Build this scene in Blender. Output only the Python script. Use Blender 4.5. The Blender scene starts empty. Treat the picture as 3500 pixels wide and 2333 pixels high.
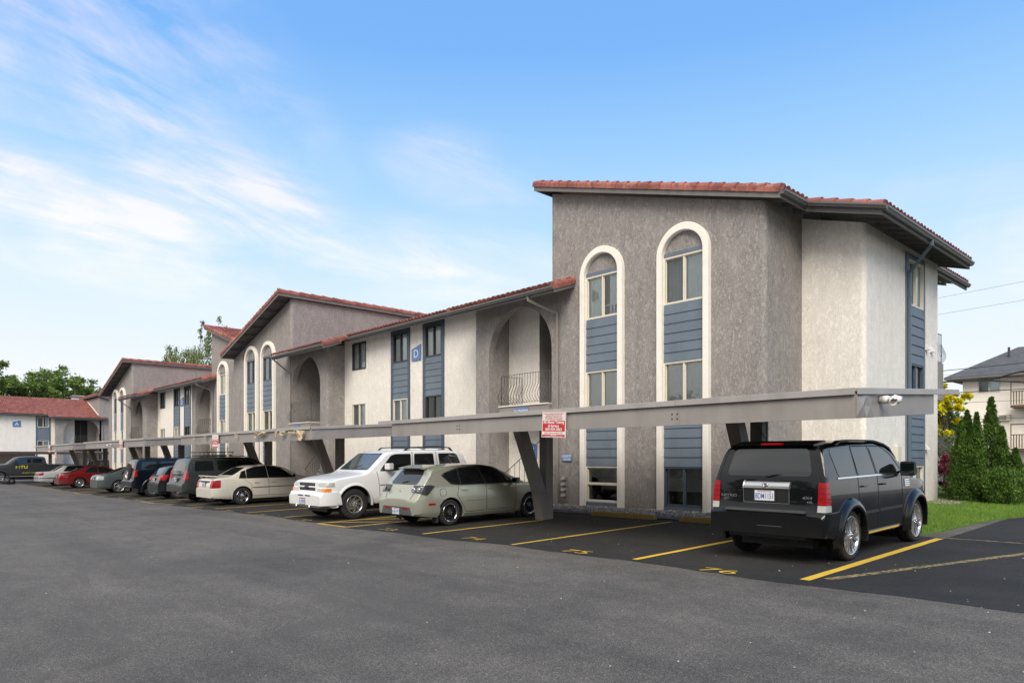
import bpy, bmesh, math, random
from math import sin, cos, pi, radians as RAD, sqrt, atan2, hypot
from mathutils import Vector, Matrix, noise
random.seed(7)
S = bpy.context.scene
C = S.collection
ZC = 1.70           # eye height above the asphalt at the camera

# ------------------------------------------------------------------ scene tree
def tag(o, label=None, cat=None, group=None, kind=None):
    if label: o['label'] = label
    if cat: o['category'] = cat
    if group: o['group'] = group
    if kind: o['kind'] = kind
    return o

def empty(name, loc, label, cat, group=None, rz=0.0):
    o = bpy.data.objects.new(name, None); C.objects.link(o)
    o.empty_display_size = .2
    o.location = loc; o.rotation_euler = (0, 0, rz)
    return tag(o, label, cat, group)

def copy_tree(o, parent=None, group=None, label=None):
    c = o.copy(); C.objects.link(c); c.parent = parent
    for ch in list(o.children): copy_tree(ch, c)
    if label: c['label'] = label
    if group: c['group'] = group
    return c

def ground_z(x, y):
    gx = .010*x if x > -42 else -.42+.002*(x+42)
    gx = min(gx, .06)
    return -1.70 + gx + .021*max(-20, min(y, 30))

class MB:
    """collects geometry for one mesh object; coordinates are scene coordinates minus the base"""
    def __init__(s, base=(0, 0, 0)):
        s.v = []; s.f = []; s.m = []; s.mats = []; s.base = Vector(base); s.cur = 0; s.sm = []; s.smooth = False
    def mat(s, m):
        if m not in s.mats: s.mats.append(m)
        s.cur = s.mats.index(m); return s
    def add(s, vs, fs, smooth=None):
        n = len(s.v); b = s.base
        s.v += [(p[0]-b[0], p[1]-b[1], p[2]-b[2]) for p in vs]
        for f in fs:
            s.f.append(tuple(i+n for i in f)); s.m.append(s.cur); s.sm.append(s.smooth if smooth is None else smooth)
        return s
    def quad(s, a, b, c, d): return s.add([a, b, c, d], [(0, 1, 2, 3)])
    def box(s, x0, x1, y0, y1, z0, z1):
        v = [(x0,y0,z0),(x1,y0,z0),(x1,y1,z0),(x0,y1,z0),(x0,y0,z1),(x1,y0,z1),(x1,y1,z1),(x0,y1,z1)]
        return s.add(v, [(0,3,2,1),(4,5,6,7),(0,1,5,4),(1,2,6,5),(2,3,7,6),(3,0,4,7)])
    def obox(s, c, ax, ay, az):
        c = Vector(c); ax = Vector(ax); ay = Vector(ay); az = Vector(az)
        v = [c+i*ax+j*ay+k*az for k in (-1, 1) for (i, j) in ((-1,-1),(1,-1),(1,1),(-1,1))]
        return s.add(v, [(0,3,2,1),(4,5,6,7),(0,1,5,4),(1,2,6,5),(2,3,7,6),(3,0,4,7)])
    def beam(s, a, b, w, h, up=(0, 0, 1)):
        a = Vector(a); b = Vector(b); d = (b-a); L = d.length; d.normalize()
        sd = d.cross(Vector(up))
        if sd.length < 1e-4: sd = Vector((1, 0, 0))
        sd.normalize(); u = sd.cross(d)
        return s.obox((a+b)/2, d*L/2, sd*w/2, u*h/2)
    def prism(s, prof, a, b, ax, ay, cap=True, smooth=False):
        """profile [(p,q)] placed with axes ax, ay, swept from a to b"""
        a = Vector(a); b = Vector(b); ax = Vector(ax); ay = Vector(ay); n = len(prof)
        v = [a+ax*p+ay*q for p, q in prof]+[b+ax*p+ay*q for p, q in prof]
        f = [(i, (i+1) % n, (i+1) % n+n, i+n) for i in range(n)]
        s.add(v, f, smooth)
        if cap: s.add(v[:n], [tuple(range(n))[::-1]]); s.add(v[n:], [tuple(range(n))])
        return s
    def tube(s, pts, r, n=8, cap=True, smooth=True):
        pts = [Vector(p) for p in pts]; rs = r if isinstance(r, (list, tuple)) else [r]*len(pts)
        rings = []; prev = None
        for i, p in enumerate(pts):
            if i == 0: t = pts[1]-p
            elif i == len(pts)-1: t = p-pts[i-1]
            else: t = (pts[i+1]-p).normalized()+(p-pts[i-1]).normalized()
            t.normalize()
            u = prev if prev is not None else (Vector((0, 0, 1)) if abs(t.z) < .9 else Vector((1, 0, 0)))
            u = (u-t*u.dot(t))
            if u.length < 1e-5: u = t.orthogonal()
            u.normalize(); w = t.cross(u); prev = u
            rings.append([p+(u*cos(2*pi*k/n)+w*sin(2*pi*k/n))*rs[i] for k in range(n)])
        v = [q for rg in rings for q in rg]; f = []
        for i in range(len(pts)-1):
            for k in range(n):
                f.append((i*n+k, i*n+(k+1) % n, (i+1)*n+(k+1) % n, (i+1)*n+k))
        s.add(v, f, smooth)
        if cap: s.add(rings[0], [tuple(range(n))[::-1]]); s.add(rings[-1], [tuple(range(n))])
        return s
    def lathe(s, prof, c, axis=(0, 1, 0), n=32, smooth=True, closed=False):
        """prof: [(radius, distance along axis)]"""
        c = Vector(c); a = Vector(axis).normalized(); u = a.orthogonal().normalized(); w = a.cross(u)
        v = [c+a*t+(u*cos(2*pi*k/n)+w*sin(2*pi*k/n))*r for r, t in prof for k in range(n)]
        m = len(prof); f = []
        for i in range(m if closed else m-1):
            j = (i+1) % m
            for k in range(n): f.append((i*n+k, i*n+(k+1) % n, j*n+(k+1) % n, j*n+k))
        return s.add(v, f, smooth)
    def build(s, name, mat=None, parent=None, bevel=0, seg=1, fixn=True, ):
        me = bpy.data.meshes.new(name)
        me.from_pydata(s.v, [], s.f)
        if mat is not None and not s.mats: s.mats = [mat]
        for m in s.mats: me.materials.append(m)
        me.polygons.foreach_set('material_index', s.m)
        me.polygons.foreach_set('use_smooth', s.sm)
        if fixn or bevel:
            bm = bmesh.new(); bm.from_mesh(me)
            if fixn: bmesh.ops.recalc_face_normals(bm, faces=bm.faces)
            if bevel:
                bmesh.ops.remove_doubles(bm, verts=bm.verts, dist=1e-5)
                es = [e for e in bm.edges if len(e.link_faces) == 2 and e.calc_face_angle(0) > .5]
                bmesh.ops.bevel(bm, geom=es, offset=bevel, segments=seg, affect='EDGES', clamp_overlap=True)
            bm.to_mesh(me); bm.free()
        me.update()
        o = bpy.data.objects.new(name, me); C.objects.link(o)
        if parent is not None: o.parent = parent
        else: o.location = s.base
        return o

# ------------------------------------------------------------------ materials
M = {}
def newmat(name):
    m = bpy.data.materials.new(name); m.use_nodes = True
    nt = m.node_tree; b = nt.nodes['Principled BSDF']
    return m, nt, b
def node(nt, t, **k):
    n = nt.nodes.new(t)
    for a, v in k.items():
        if a.startswith('i_'):
            key = a[2:]; n.inputs[int(key) if key.isdigit() else key.replace('_', ' ')].default_value = v
        else: setattr(n, a, v)
    return n
def ramp(nt, fac, stops, interp='LINEAR'):
    r = node(nt, 'ShaderNodeValToRGB'); r.color_ramp.interpolation = interp
    e = r.color_ramp.elements
    while len(e) < len(stops): e.new(.5)
    for el, (p, c) in zip(e, stops):
        el.position = p; el.color = (c[0], c[1], c[2], 1) if not isinstance(c, float) else (c, c, c, 1)
    nt.links.new(fac, r.inputs[0]); return r
def mixc(nt, fac, a, b, mode='MIX'):
    n = node(nt, 'ShaderNodeMix', data_type='RGBA', blend_type=mode)
    for s_, v in ((n.inputs[0], fac), (n.inputs[6], a), (n.inputs[7], b)):
        if isinstance(v, bpy.types.NodeSocket): nt.links.new(v, s_)
        elif isinstance(v, (int, float)): s_.default_value = v
        else: s_.default_value = (v[0], v[1], v[2], 1)
    return n.outputs[2]
def coords(nt, scale=(1, 1, 1), kind='Object'):
    tc = node(nt, 'ShaderNodeTexCoord'); mp = node(nt, 'ShaderNodeMapping'); mp.inputs['Scale'].default_value = scale
    nt.links.new(tc.outputs[kind], mp.inputs[0]); return mp.outputs[0]
def noise_n(nt, co, scale, detail=4, rough=.55, dist=0):
    n = node(nt, 'ShaderNodeTexNoise'); n.inputs['Scale'].default_value = scale; n.inputs['Detail'].default_value = detail
    n.inputs['Roughness'].default_value = rough; n.inputs['Distortion'].default_value = dist
    nt.links.new(co, n.inputs['Vector']); return n.outputs[0]
def bump(nt, b, h, strength, dist=.01):
    bp = node(nt, 'ShaderNodeBump'); bp.inputs['Strength'].default_value = strength; bp.inputs['Distance'].default_value = dist
    nt.links.new(h, bp.inputs['Height']); nt.links.new(bp.outputs[0], b.inputs['Normal']); return bp
def sc(c, k): return tuple(min(1, x*k) for x in c)

def paint(name, col, rough=.5, var=.12, bumpk=.0, metal=0, scale=3, spec=.5, coat=0):
    m, nt, b = newmat(name); co = coords(nt)
    f = noise_n(nt, co, scale, 5, .6)
    col_ = ramp(nt, f, [(.3, sc(col, 1-var)), (.7, sc(col, 1+var))]).outputs[0]
    f2 = noise_n(nt, co, scale*9, 3, .6)
    col_ = mixc(nt, .35, col_, ramp(nt, f2, [(.35, sc(col, 1-var)), (.65, sc(col, 1+var))]).outputs[0])
    nt.links.new(col_, b.inputs['Base Color'])
    rr = ramp(nt, f, [(.3, max(0., rough-.06)), (.7, min(1., rough+.08))]).outputs[0]
    nt.links.new(rr, b.inputs['Roughness']); b.inputs['Metallic'].default_value = metal
    b.inputs['Specular IOR Level'].default_value = spec; b.inputs['Coat Weight'].default_value = coat
    if bumpk: bump(nt, b, f2, bumpk, .004)
    M[name] = m; return m

def stucco(name, col, k=1.0, cv=1.0):
    m, nt, b = newmat(name); co = coords(nt, (1, 1, .55))
    warp = node(nt, 'ShaderNodeTexNoise'); warp.inputs['Scale'].default_value = 7; warp.inputs['Detail'].default_value = 4
    nt.links.new(co, warp.inputs['Vector'])
    mv = node(nt, 'ShaderNodeVectorMath', operation='MULTIPLY_ADD'); nt.links.new(warp.outputs['Color'], mv.inputs[0])
    mv.inputs[1].default_value = (.13, .13, .20); nt.links.new(co, mv.inputs[2]); wc = mv.outputs[0]
    n1 = noise_n(nt, wc, 13, 5, .60, 1.2)
    pl = ramp(nt, n1, [(.44, 0.), (.56, 1.)]).outputs[0]                     # trowelled plateaus
    edge = ramp(nt, n1, [(.455, 0.), (.49, 1.), (.515, 1.), (.55, 0.)]).outputs[0]   # thin lips round the plateaus
    msk = ramp(nt, noise_n(nt, co, 3.1, 3, .5), [(.40, 0.), (.58, 1.)]).outputs[0]
    em = node(nt, 'ShaderNodeMath', operation='MULTIPLY'); nt.links.new(edge, em.inputs[0]); nt.links.new(msk, em.inputs[1])
    n2 = noise_n(nt, co, .55, 4, .6)
    st = noise_n(nt, coords(nt, (2.6, 2.6, .16)), 1.6, 6, .65)                # rain streaks
    h = mixc(nt, .55, pl, edge); h = mixc(nt, .25, h, noise_n(nt, co, 70, 3, .6))
    c1 = mixc(nt, pl, sc(col, 1-.09*cv), sc(col, 1+.07*cv))
    em2 = node(nt, 'ShaderNodeMath', operation='MULTIPLY'); nt.links.new(em.outputs[0], em2.inputs[0]); em2.inputs[1].default_value = .62*cv
    c1 = mixc(nt, em2.outputs[0], c1, sc(col, .58))
    c1 = mixc(nt, .6*cv, c1, ramp(nt, n2, [(.25, (.88, .875, .87)), (.75, (1.03, 1.03, 1.03))]).outputs[0], 'MULTIPLY')
    c1 = mixc(nt, .55 if cv > .9 else .38, c1, ramp(nt, st, [(.28, (.84, .825, .80)), (.52, (1., 1., 1.))]).outputs[0], 'MULTIPLY')
    # splash dirt near the ground
    sp = node(nt, 'ShaderNodeSeparateXYZ'); nt.links.new(coords(nt), sp.inputs[0])
    mr = node(nt, 'ShaderNodeMapRange'); nt.links.new(sp.outputs[2], mr.inputs[0]); mr.inputs[1].default_value = .75; mr.inputs[2].default_value = .05; mr.inputs[3].default_value = 0; mr.inputs[4].default_value = .45
    md = node(nt, 'ShaderNodeMath', operation='MULTIPLY'); nt.links.new(mr.outputs[0], md.inputs[0]); nt.links.new(noise_n(nt, co, 3, 5, .7), md.inputs[1])
    c1 = mixc(nt, md.outputs[0], c1, (.16, .13, .105))
    nt.links.new(c1, b.inputs['Base Color']); b.inputs['Roughness'].default_value = .95
    b.inputs['Specular IOR Level'].default_value = .2
    bump(nt, b, h, .55*k, .02)
    M[name] = m; return m

stucco('stucco_grey', (.345, .318, .300), 1.2, 1.05); stucco('stucco_white', (.88, .83, .755), .9, .5)
paint('trim_white', (.86, .81, .73), .6, .06, .2)
paint('blue_siding', (.115, .155, .205), .55, .10, .25)
paint('navy_frame', (.07, .092, .125), .5, .1)
paint('dark_metal', (.045, .045, .047), .45, .1)
paint('cream_vinyl', (.68, .63, .53), .45, .05)
paint('fascia_grey', (.155, .148, .142), .6, .18, .3)
paint('soffit', (.135, .128, .122), .8, .2)
paint('gutter_grey', (.13, .127, .123), .38, .12)
paint('downspout', (.27, .245, .225), .5, .08)
paint('downspout_blue', (.10, .135, .18), .45, .08)
paint('carport_paint', (.255, .238, .225), .5, .09, .15, scale=1.6)
paint('carport_trim', (.34, .325, .315), .42, .08, .1)
paint('post_paint', (.24, .215, .20), .6, .12, .25, scale=2.2)
paint('iron', (.10, .095, .09), .45, .1)
paint('white_plastic', (.78, .77, .74), .4, .04)
paint('sign_blue', (.11, .20, .40), .45, .06)
paint('sign_red', (.52, .03, .035), .4, .06)
paint('sign_white', (.76, .72, .68), .45, .05)
paint('text_white', (.85, .85, .85), .5, .02)
paint('text_red', (.45, .08, .07), .5, .02)
paint('concrete', (.42, .39, .35), .9, .2, .4)
paint('room_dark', (.03, .028, .026), .9, .2)
paint('blind', (.94, .93, .90), .6, .04)
paint('curtain', (.86, .90, .89), .8, .1)
paint('rubber', (.018, .018, .019), .75, .2, .2, scale=20)
paint('plastic_black', (.02, .02, .021), .5, .2)
paint('rust', (.28, .13, .06), .9, .3)
paint('torn_flashing', (.50, .38, .24), .9, .3)
paint('brown_wood', (.12, .07, .045), .8, .3)
paint('room_wall', (.30, .27, .23), .9, .1)

def tile_mat():
    m, nt, b = newmat('roof_tile'); co = coords(nt)
    v = node(nt, 'ShaderNodeTexVoronoi'); v.inputs['Scale'].default_value = 3.2; nt.links.new(co, v.inputs['Vector'])
    sep = node(nt, 'ShaderNodeSeparateColor'); nt.links.new(v.outputs['Color'], sep.inputs[0])
    c = ramp(nt, sep.outputs[0], [(0, (.22, .074, .058)), (.5, (.32, .108, .084)), (1, (.42, .165, .128))]).outputs[0]
    n = noise_n(nt, co, 5, 5, .65)
    c = mixc(nt, ramp(nt, n, [(.55, 0.), (.72, .55)]).outputs[0], c, (.16, .06, .05))
    c = mixc(nt, ramp(nt, noise_n(nt, co, 26, 3, .6), [(.6, 0.), (.75, .4)]).outputs[0], c, (.45, .22, .17))
    nt.links.new(c, b.inputs['Base Color']); b.inputs['Roughness'].default_value = .78
    bump(nt, b, noise_n(nt, co, 50, 3), .3, .006)
    M['roof_tile'] = m
tile_mat()

def glass_mat(name, tint=(.90, .94, .93), refl=1.0):
    m, nt, b = newmat(name); out = nt.nodes['Material Output']
    tr = node(nt, 'ShaderNodeBsdfTransparent'); tr.inputs[0].default_value = (*tint, 1)
    gl = node(nt, 'ShaderNodeBsdfGlossy'); gl.inputs['Roughness'].default_value = .02; gl.inputs[0].default_value = (.95, 1, .98, 1)
    fr = node(nt, 'ShaderNodeFresnel'); fr.inputs[0].default_value = 1.62
    bp = node(nt, 'ShaderNodeBump'); bp.inputs['Strength'].default_value = .12; bp.inputs['Distance'].default_value = .02
    nt.links.new(noise_n(nt, coords(nt), 1.4, 1), bp.inputs['Height'])
    nt.links.new(bp.outputs[0], gl.inputs['Normal'])
    mt = node(nt, 'ShaderNodeMath', operation='MULTIPLY_ADD'); mt.use_clamp = True
    nt.links.new(fr.outputs[0], mt.inputs[0]); mt.inputs[1].default_value = 1.0*refl; mt.inputs[2].default_value = .05*refl
    mx = node(nt, 'ShaderNodeMixShader'); nt.links.new(mt.outputs[0], mx.inputs[0])
    nt.links.new(tr.outputs[0], mx.inputs[1]); nt.links.new(gl.outputs[0], mx.inputs[2]); nt.links.new(mx.outputs[0], out.inputs[0])
    M[name] = m
glass_mat('window_glass')
glass_mat('window_screen', (.40, .41, .41), .7)

def asphalt(name, base, fine, wet=False):
    m, nt, b = newmat(name); co = coords(nt)
    v = node(nt, 'ShaderNodeTexVoronoi'); v.inputs['Scale'].default_value = 125; nt.links.new(co, v.inputs['Vector'])
    sep = node(nt, 'ShaderNodeSeparateColor'); nt.links.new(v.outputs['Color'], sep.inputs[0])
    c = ramp(nt, sep.outputs[0], [(0, sc(base, 1-fine)), (.55, base), (.9, sc(base, 1+fine)), (1, sc(base, 1+fine*2.6))]).outputs[0]
    big = noise_n(nt, co, .33, 5, .6, .4)
    c = mixc(nt, 1., c, ramp(nt, big, [(.3, (.74, .74, .75)), (.48, (.98, .98, .98)), (.72, (1.22, 1.21, 1.18))]).outputs[0], 'MULTIPLY')
    mid = noise_n(nt, co, 2.3, 6, .7)
    c = mixc(nt, .8, c, ramp(nt, mid, [(.35, (.80, .80, .80)), (.6, (1.10, 1.10, 1.08))]).outputs[0], 'MULTIPLY')
    # tyre-worn lanes along the drive and a few dark oil spots
    lane = noise_n(nt, coords(nt, (.06, 1.1, 1)), 1.3, 4, .6)
    c = mixc(nt, .7, c, ramp(nt, lane, [(.35, (.82, .82, .82)), (.62, (1.08, 1.08, 1.07))]).outputs[0], 'MULTIPLY')
    n3 = noise_n(nt, co, 1.1, 3, .5)
    c = mixc(nt, ramp(nt, n3, [(.70, 0.), (.78, .55)]).outputs[0], c, sc(base, .45))
    wv = node(nt, 'ShaderNodeVectorMath', operation='MULTIPLY_ADD'); wn = node(nt, 'ShaderNodeTexNoise'); wn.inputs['Scale'].default_value = 1.6; wn.inputs['Detail'].default_value = 6; nt.links.new(co, wn.inputs['Vector'])
    nt.links.new(wn.outputs['Color'], wv.inputs[0]); wv.inputs[1].default_value = (.9, .9, 0); nt.links.new(co, wv.inputs[2])
    cv_ = node(nt, 'ShaderNodeTexVoronoi', feature='DISTANCE_TO_EDGE'); cv_.inputs['Scale'].default_value = .23; nt.links.new(wv.outputs[0], cv_.inputs['Vector'])
    ck = ramp(nt, cv_.outputs['Distance'], [(.0, 1.), (.0022, .8), (.005, 0.)]).outputs[0]; ckm = ramp(nt, noise_n(nt, co, .45, 4, .6), [(.60, 0.), (.68, .6)]).outputs[0]
    cm = node(nt, 'ShaderNodeMath', operation='MULTIPLY'); nt.links.new(ck, cm.inputs[0]); nt.links.new(ckm, cm.inputs[1]); c = mixc(nt, cm.outputs[0], c, sc(base, .35))
    pt = ramp(nt, noise_n(nt, coords(nt, (.35, 1.3, 1)), .5, 6, .7, 1.5), [(.56, 0.), (.60, .5)]).outputs[0]; c = mixc(nt, pt, c, sc(base, .80))
    w = noise_n(nt, co, 38, 1, .5)
    c = mixc(nt, ramp(nt, w, [(.82, 0.), (.87, .4)]).outputs[0], c, (.42, .41, .39))
    nt.links.new(c, b.inputs['Base Color'])
    rr = ramp(nt, mid, [(.3, .78), (.7, .95)]).outputs[0]; nt.links.new(rr, b.inputs['Roughness'])
    b.inputs['Specular IOR Level'].default_value = .3
    h = mixc(nt, .5, v.outputs['Distance'], noise_n(nt, co, 160, 2)); bump(nt, b, h, .7, .012)
    M[name] = m
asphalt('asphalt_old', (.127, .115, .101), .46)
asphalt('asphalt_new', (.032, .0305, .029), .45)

def worn_paint(name, col, wear=.5, under=(.03, .03, .03)):
    m, nt, b = newmat(name); co = coords(nt)
    n = noise_n(nt, co, 14, 6, .75)
    f = ramp(nt, n, [(wear-.06, 0.), (wear+.05, 1.)]).outputs[0]
    n2 = noise_n(nt, co, 2, 4, .6)
    c = mixc(nt, ramp(nt, n2, [(.3, 0.), (.7, 1.)]).outputs[0], sc(col, .82), col)
    c = mixc(nt, f, under, c); nt.links.new(c, b.inputs['Base Color']); b.inputs['Roughness'].default_value = .8
    bump(nt, b, noise_n(nt, co, 90, 2), .5, .008)
    M[name] = m
worn_paint('line_yellow', (.70, .44, .06), .40)
worn_paint('line_yellow_bright', (.78, .50, .045), .33)
worn_paint('line_faded', (.36, .27, .11), .50)
worn_paint('line_old', (.52, .38, .12), .42)
worn_paint('stop_yellow', (.36, .24, .06), .36, (.16, .12, .05))

def grass_mat(name, c1, c2):
    m, nt, b = newmat(name); co = coords(nt)
    n = noise_n(nt, co, 1.7, 5, .65); n2 = noise_n(nt, co, 40, 2)
    c = ramp(nt, n, [(.3, c1), (.7, c2)]).outputs[0]
    c = mixc(nt, .5, c, ramp(nt, n2, [(.3, sc(c1, .5)), (.7, sc(c2, 1.2))]).outputs[0])
    nt.links.new(c, b.inputs['Base Color']); b.inputs['Roughness'].default_value = .85
    b.inputs['Specular IOR Level'].default_value = .25
    M[name] = m
grass_mat('lawn_green', (.075, .14, .022), (.14, .23, .04))
grass_mat('blade_green', (.09, .18, .025), (.20, .32, .05))
grass_mat('earth', (.10, .075, .05), (.16, .12, .08))

def weathered(name, col, rust=.5, rough=.5):
    m, nt, b = newmat(name); co = coords(nt)
    n = noise_n(nt, coords(nt, (1.2, 1.2, .25)), 2.4, 6, .65); big = noise_n(nt, co, .7, 4, .6)
    c = ramp(nt, big, [(.3, sc(col, .88)), (.7, sc(col, 1.08))]).outputs[0]
    c = mixc(nt, .6, c, ramp(nt, n, [(.32, (.80, .785, .76)), (.52, (1., 1., 1.))]).outputs[0], 'MULTIPLY')
    r = noise_n(nt, coords(nt, (1, 1, .4)), 6.5, 6, .7)
    c = mixc(nt, ramp(nt, r, [(.70, 0.), (.76, rust)]).outputs[0], c, (.20, .10, .055))
    c = mixc(nt, ramp(nt, noise_n(nt, co, 19, 4, .7), [(.68, 0.), (.74, .35)]).outputs[0], c, sc(col, 1.5))
    nt.links.new(c, b.inputs['Base Color']); nt.links.new(ramp(nt, n, [(.3, rough-.1), (.7, rough+.15)]).outputs[0], b.inputs['Roughness'])
    bump(nt, b, big, .35, .05); M[name] = m
weathered('carport_paint', (.30, .278, .262), .55); weathered('carport_trim', (.37, .35, .335), .3, .42); weathered('post_paint', (.26, .232, .212), .5)
weathered('blue_siding', (.138, .175, .218), .0, .6)
def split_loose(o, name):
    """give every separate piece of a mesh part an object of its own"""
    me = o.data; n = len(me.vertices); par = list(range(n))
    def f(a):
        while par[a] != a: par[a] = par[par[a]]; a = par[a]
        return a
    for e in me.edges: par[f(e.vertices[0])] = f(e.vertices[1])
    groups = {}
    for pl in me.polygons: groups.setdefault(f(pl.vertices[0]), []).append(pl)
    if len(groups) < 2: o.name = name; return
    for k, (rt, pls) in enumerate(groups.items()):
        ids = sorted({v for q in pls for v in q.vertices}); mp = {v: i for i, v in enumerate(ids)}
        nm = bpy.data.meshes.new(name); nm.from_pydata([me.vertices[i].co for i in ids], [], [[mp[v] for v in q.vertices] for q in pls])
        for m in me.materials: nm.materials.append(m)
        nm.polygons.foreach_set('material_index', [q.material_index for q in pls]); nm.polygons.foreach_set('use_smooth', [q.use_smooth for q in pls]); nm.update()
        c = bpy.data.objects.new(name, nm); C.objects.link(c); c.parent = o.parent; c.location = o.location
    bpy.data.objects.remove(o)
# ------------------------------------------------------------------ framed geometry
class Frame:
    """a vertical plane: u runs to the right as seen from outside, n points outwards, z is up"""
    def __init__(s, o, u, n): s.o = Vector(o); s.u = Vector(u); s.n = Vector(n)
    def p(s, u, n, z): return s.o+s.u*u+s.n*n+Vector((0, 0, z))
    def box(s, mb, u0, u1, n0, n1, z0, z1):
        v = [s.p(u, n, z) for z in (z0, z1) for (u, n) in ((u0, n0), (u1, n0), (u1, n1), (u0, n1))]
        return mb.add(v, [(0,3,2,1),(4,5,6,7),(0,1,5,4),(1,2,6,5),(2,3,7,6),(3,0,4,7)])
def front(y): return Frame((0, y, 0), (1, 0, 0), (0, -1, 0))
def side(x): return Frame((x, 0, 0), (0, 1, 0), (1, 0, 0))

def wall(mb, fr, u0, u1, z0, top, holes=(), reveal=.14):
    tf = top if callable(top) else (lambda u: top)
    us = sorted({u0, u1, *[h[i] for h in holes for i in (0, 1)]}); zs = sorted({z0, *[h[i] for h in holes for i in (2, 3)]})
    for a, b in zip(us, us[1:]):
        for k, z in enumerate(zs):
            last = k == len(zs)-1
            if not last and any(h[0] <= a+1e-6 and h[1] >= b-1e-6 and h[2] <= z+1e-6 and h[3] >= zs[k+1]-1e-6 for h in holes): continue
            za, zb = (tf(a), tf(b)) if last else (zs[k+1], zs[k+1])
            mb.quad(fr.p(a, 0, z), fr.p(b, 0, z), fr.p(b, 0, zb), fr.p(a, 0, za))
    for a, b, z, y in holes:
        mb.quad(fr.p(a, 0, z), fr.p(a, 0, y), fr.p(a, -reveal, y), fr.p(a, -reveal, z))
        mb.quad(fr.p(b, 0, z), fr.p(b, 0, y), fr.p(b, -reveal, y), fr.p(b, -reveal, z))
        mb.quad(fr.p(a, 0, z), fr.p(b, 0, z), fr.p(b, -reveal, z), fr.p(a, -reveal, z))
        mb.quad(fr.p(a, 0, y), fr.p(b, 0, y), fr.p(b, -reveal, y), fr.p(a, -reveal, y))

def arch_wall(mb, fr, u0, u1, z0, top, uc, r, zs, t=.28, n=28, rr=.045):
    tf = top if callable(top) else (lambda u: top)
    pts = [(uc-r*cos(pi*k/n), zs+r*sin(pi*k/n)) for k in range(n+1)]
    a, b = uc-r, uc+r
    def lip(k):      # softened plaster edge: the opening flares slightly at the face
        return pts[k]
    for (x0, x1) in ((u0, a), (b, u1)):
        if x1-x0 < .01: continue
        mb.quad(fr.p(x0, 0, z0), fr.p(x1, 0, z0), fr.p(x1, 0, zs), fr.p(x0, 0, zs))
        mb.quad(fr.p(x0, 0, zs), fr.p(x1, 0, zs), fr.p(x1, 0, tf(x1)), fr.p(x0, 0, tf(x0)))
    for i in range(n):
        p, q = pts[i], pts[i+1]
        mb.quad(fr.p(p[0], 0, p[1]), fr.p(q[0], 0, q[1]), fr.p(q[0], 0, tf(q[0])), fr.p(p[0], 0, tf(p[0])))
        mb.add([fr.p(p[0], 0, p[1]), fr.p(q[0], 0, q[1]), fr.p(q[0], -t, q[1]), fr.p(p[0], -t, p[1])], [(0, 1, 2, 3)], True)
    for x in (a, b): mb.quad(fr.p(x, 0, z0), fr.p(x, 0, zs), fr.p(x, -t, zs), fr.p(x, -t, z0))

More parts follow.
